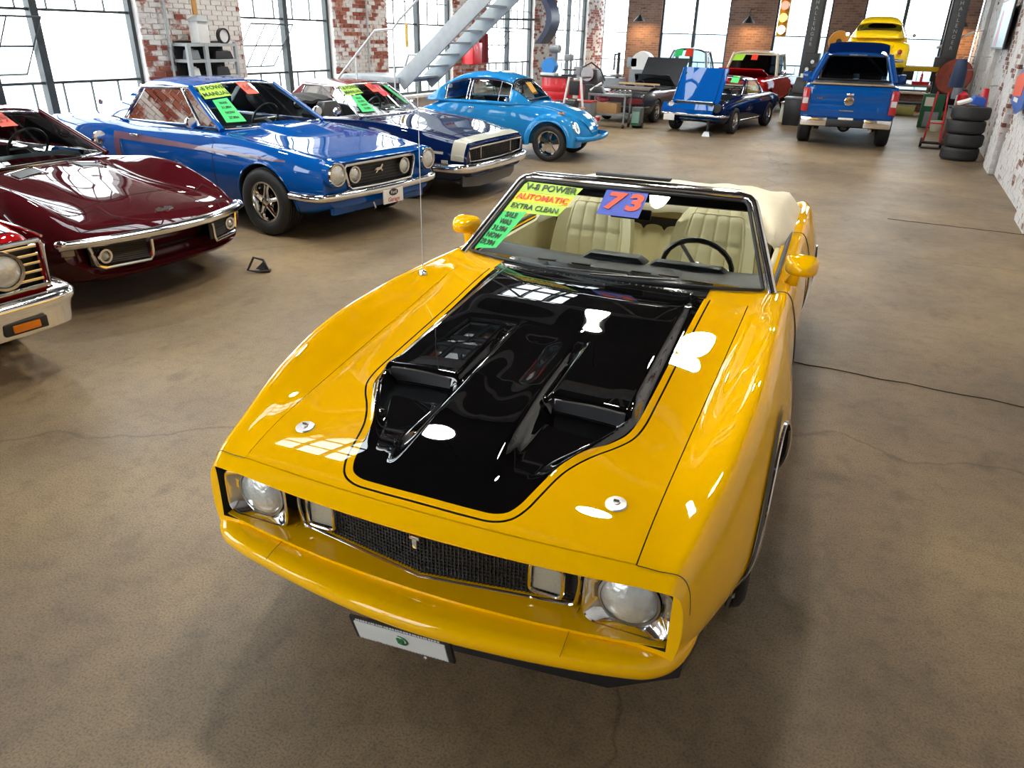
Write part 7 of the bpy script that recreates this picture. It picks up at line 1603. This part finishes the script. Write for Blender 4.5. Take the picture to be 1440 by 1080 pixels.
    YL = mat('traffic_yellow', '#e0a010', .5)
    MB().box((0, 0, .55), (.30, .22, 1.1)).build('housing', YL, t, bevel=.02); MB().tube([(0, 0, 1.1), (0, 0, 3.6)], .02, 8).build('hanger', M_BLACK, t)
    for z, nm, em in ((.90, 'red_lens', (1, .15, .1)), (.55, 'amber_lens', (1, .55, .1)), (.20, 'white_lens', (.9, .95, .8))):
        o = MB().lathe([(0, -.03), (.12, -.02), (.13, 0)], (0, -.12, z), 'Y', 20).build(nm, mat('lit_' + nm, em, .3, emit=em, estr=2.5), t)
        MB().lathe([(.135, 0), (.145, 0), (.145, -.18), (.135, -.18)], (0, -.11, z), 'Y', 20, a0=PI * .02, a1=PI * .98).build('visor', YL, t)
    # orange engine crane column behind pickup and clutter left of it
    small('orange_fan', 'orange round fan on a stand behind the pickup, left side', 'fan', (-.95, 24.6, 0), [('stand', MB().tube([(0, 0, 0), (0, 0, 1.9)], .03, 8), M_BLACK), ('cage', MB().lathe([(.05, -.05), (.28, -.05), (.30, 0), (.28, .05), (.05, .05)], (0, 0, 2.05), 'Y', 24, closed=True), mat('fan_orange', '#e39a20', .5)), ('foot', MB().box((0, 0, .02), (.5, .5, .04)), M_BLACK), ('hub', MB().lathe([(0, -.07), (.08, -.07), (.08, .07), (0, .07)], (0, 0, 2.05), 'Y', 12), M_BLACK)])
    small('trash_bin', 'black square bin between the red pickup and the blue pickup', 'bin', (-1.45, 20.6, 0), [('bin_body', MB().box((0, 0, .33), (.42, .42, .66), top=(1.1, 1.1)), M_SATIN, .01), ('rim', MB().box((0, 0, .68), (.50, .50, .04)), GY, .01)])
    small('transmission', 'dark gearbox on a stand left of the blue pickup', 'gearbox', (-1.55, 22.2, 0), [('stand', MB().box((0, 0, .35), (.5, .4, .7)), M_DARK, .02), ('case', MB().box((0, 0, .92), (.42, .4, .44), top=(.6, .7)), M_SATIN, .04), ('pale_cap', MB().lathe([(0, 0), (.09, 0), (.09, .1), (0, .1)], (.05, -.1, 1.12), n=14), IV)])
    small('chrome_post', 'short white post beside the red pickup rear wheel', 'post', (-1.80, 21.3, 0), [('post', MB().lathe([(0, 0), (.09, 0), (.07, .05), (.06, .46), (.09, .5), (0, .5)], n=16), IV), ('cap', MB().lathe([(0, 0), (.1, 0), (0, .04)], (0, 0, .5), n=16), M_STEEL)])
build_room()
build_lamps()
build_hero()
build_blue_coupe()
build_maroon()
build_red_left()
build_navy()
build_red_hardtop()
YB2 = build_beetles()
build_pickup()
build_hood_up_blue()
build_black_car()
build_silver_car()
build_red_truck()
build_stairs()
build_lift()
build_props()
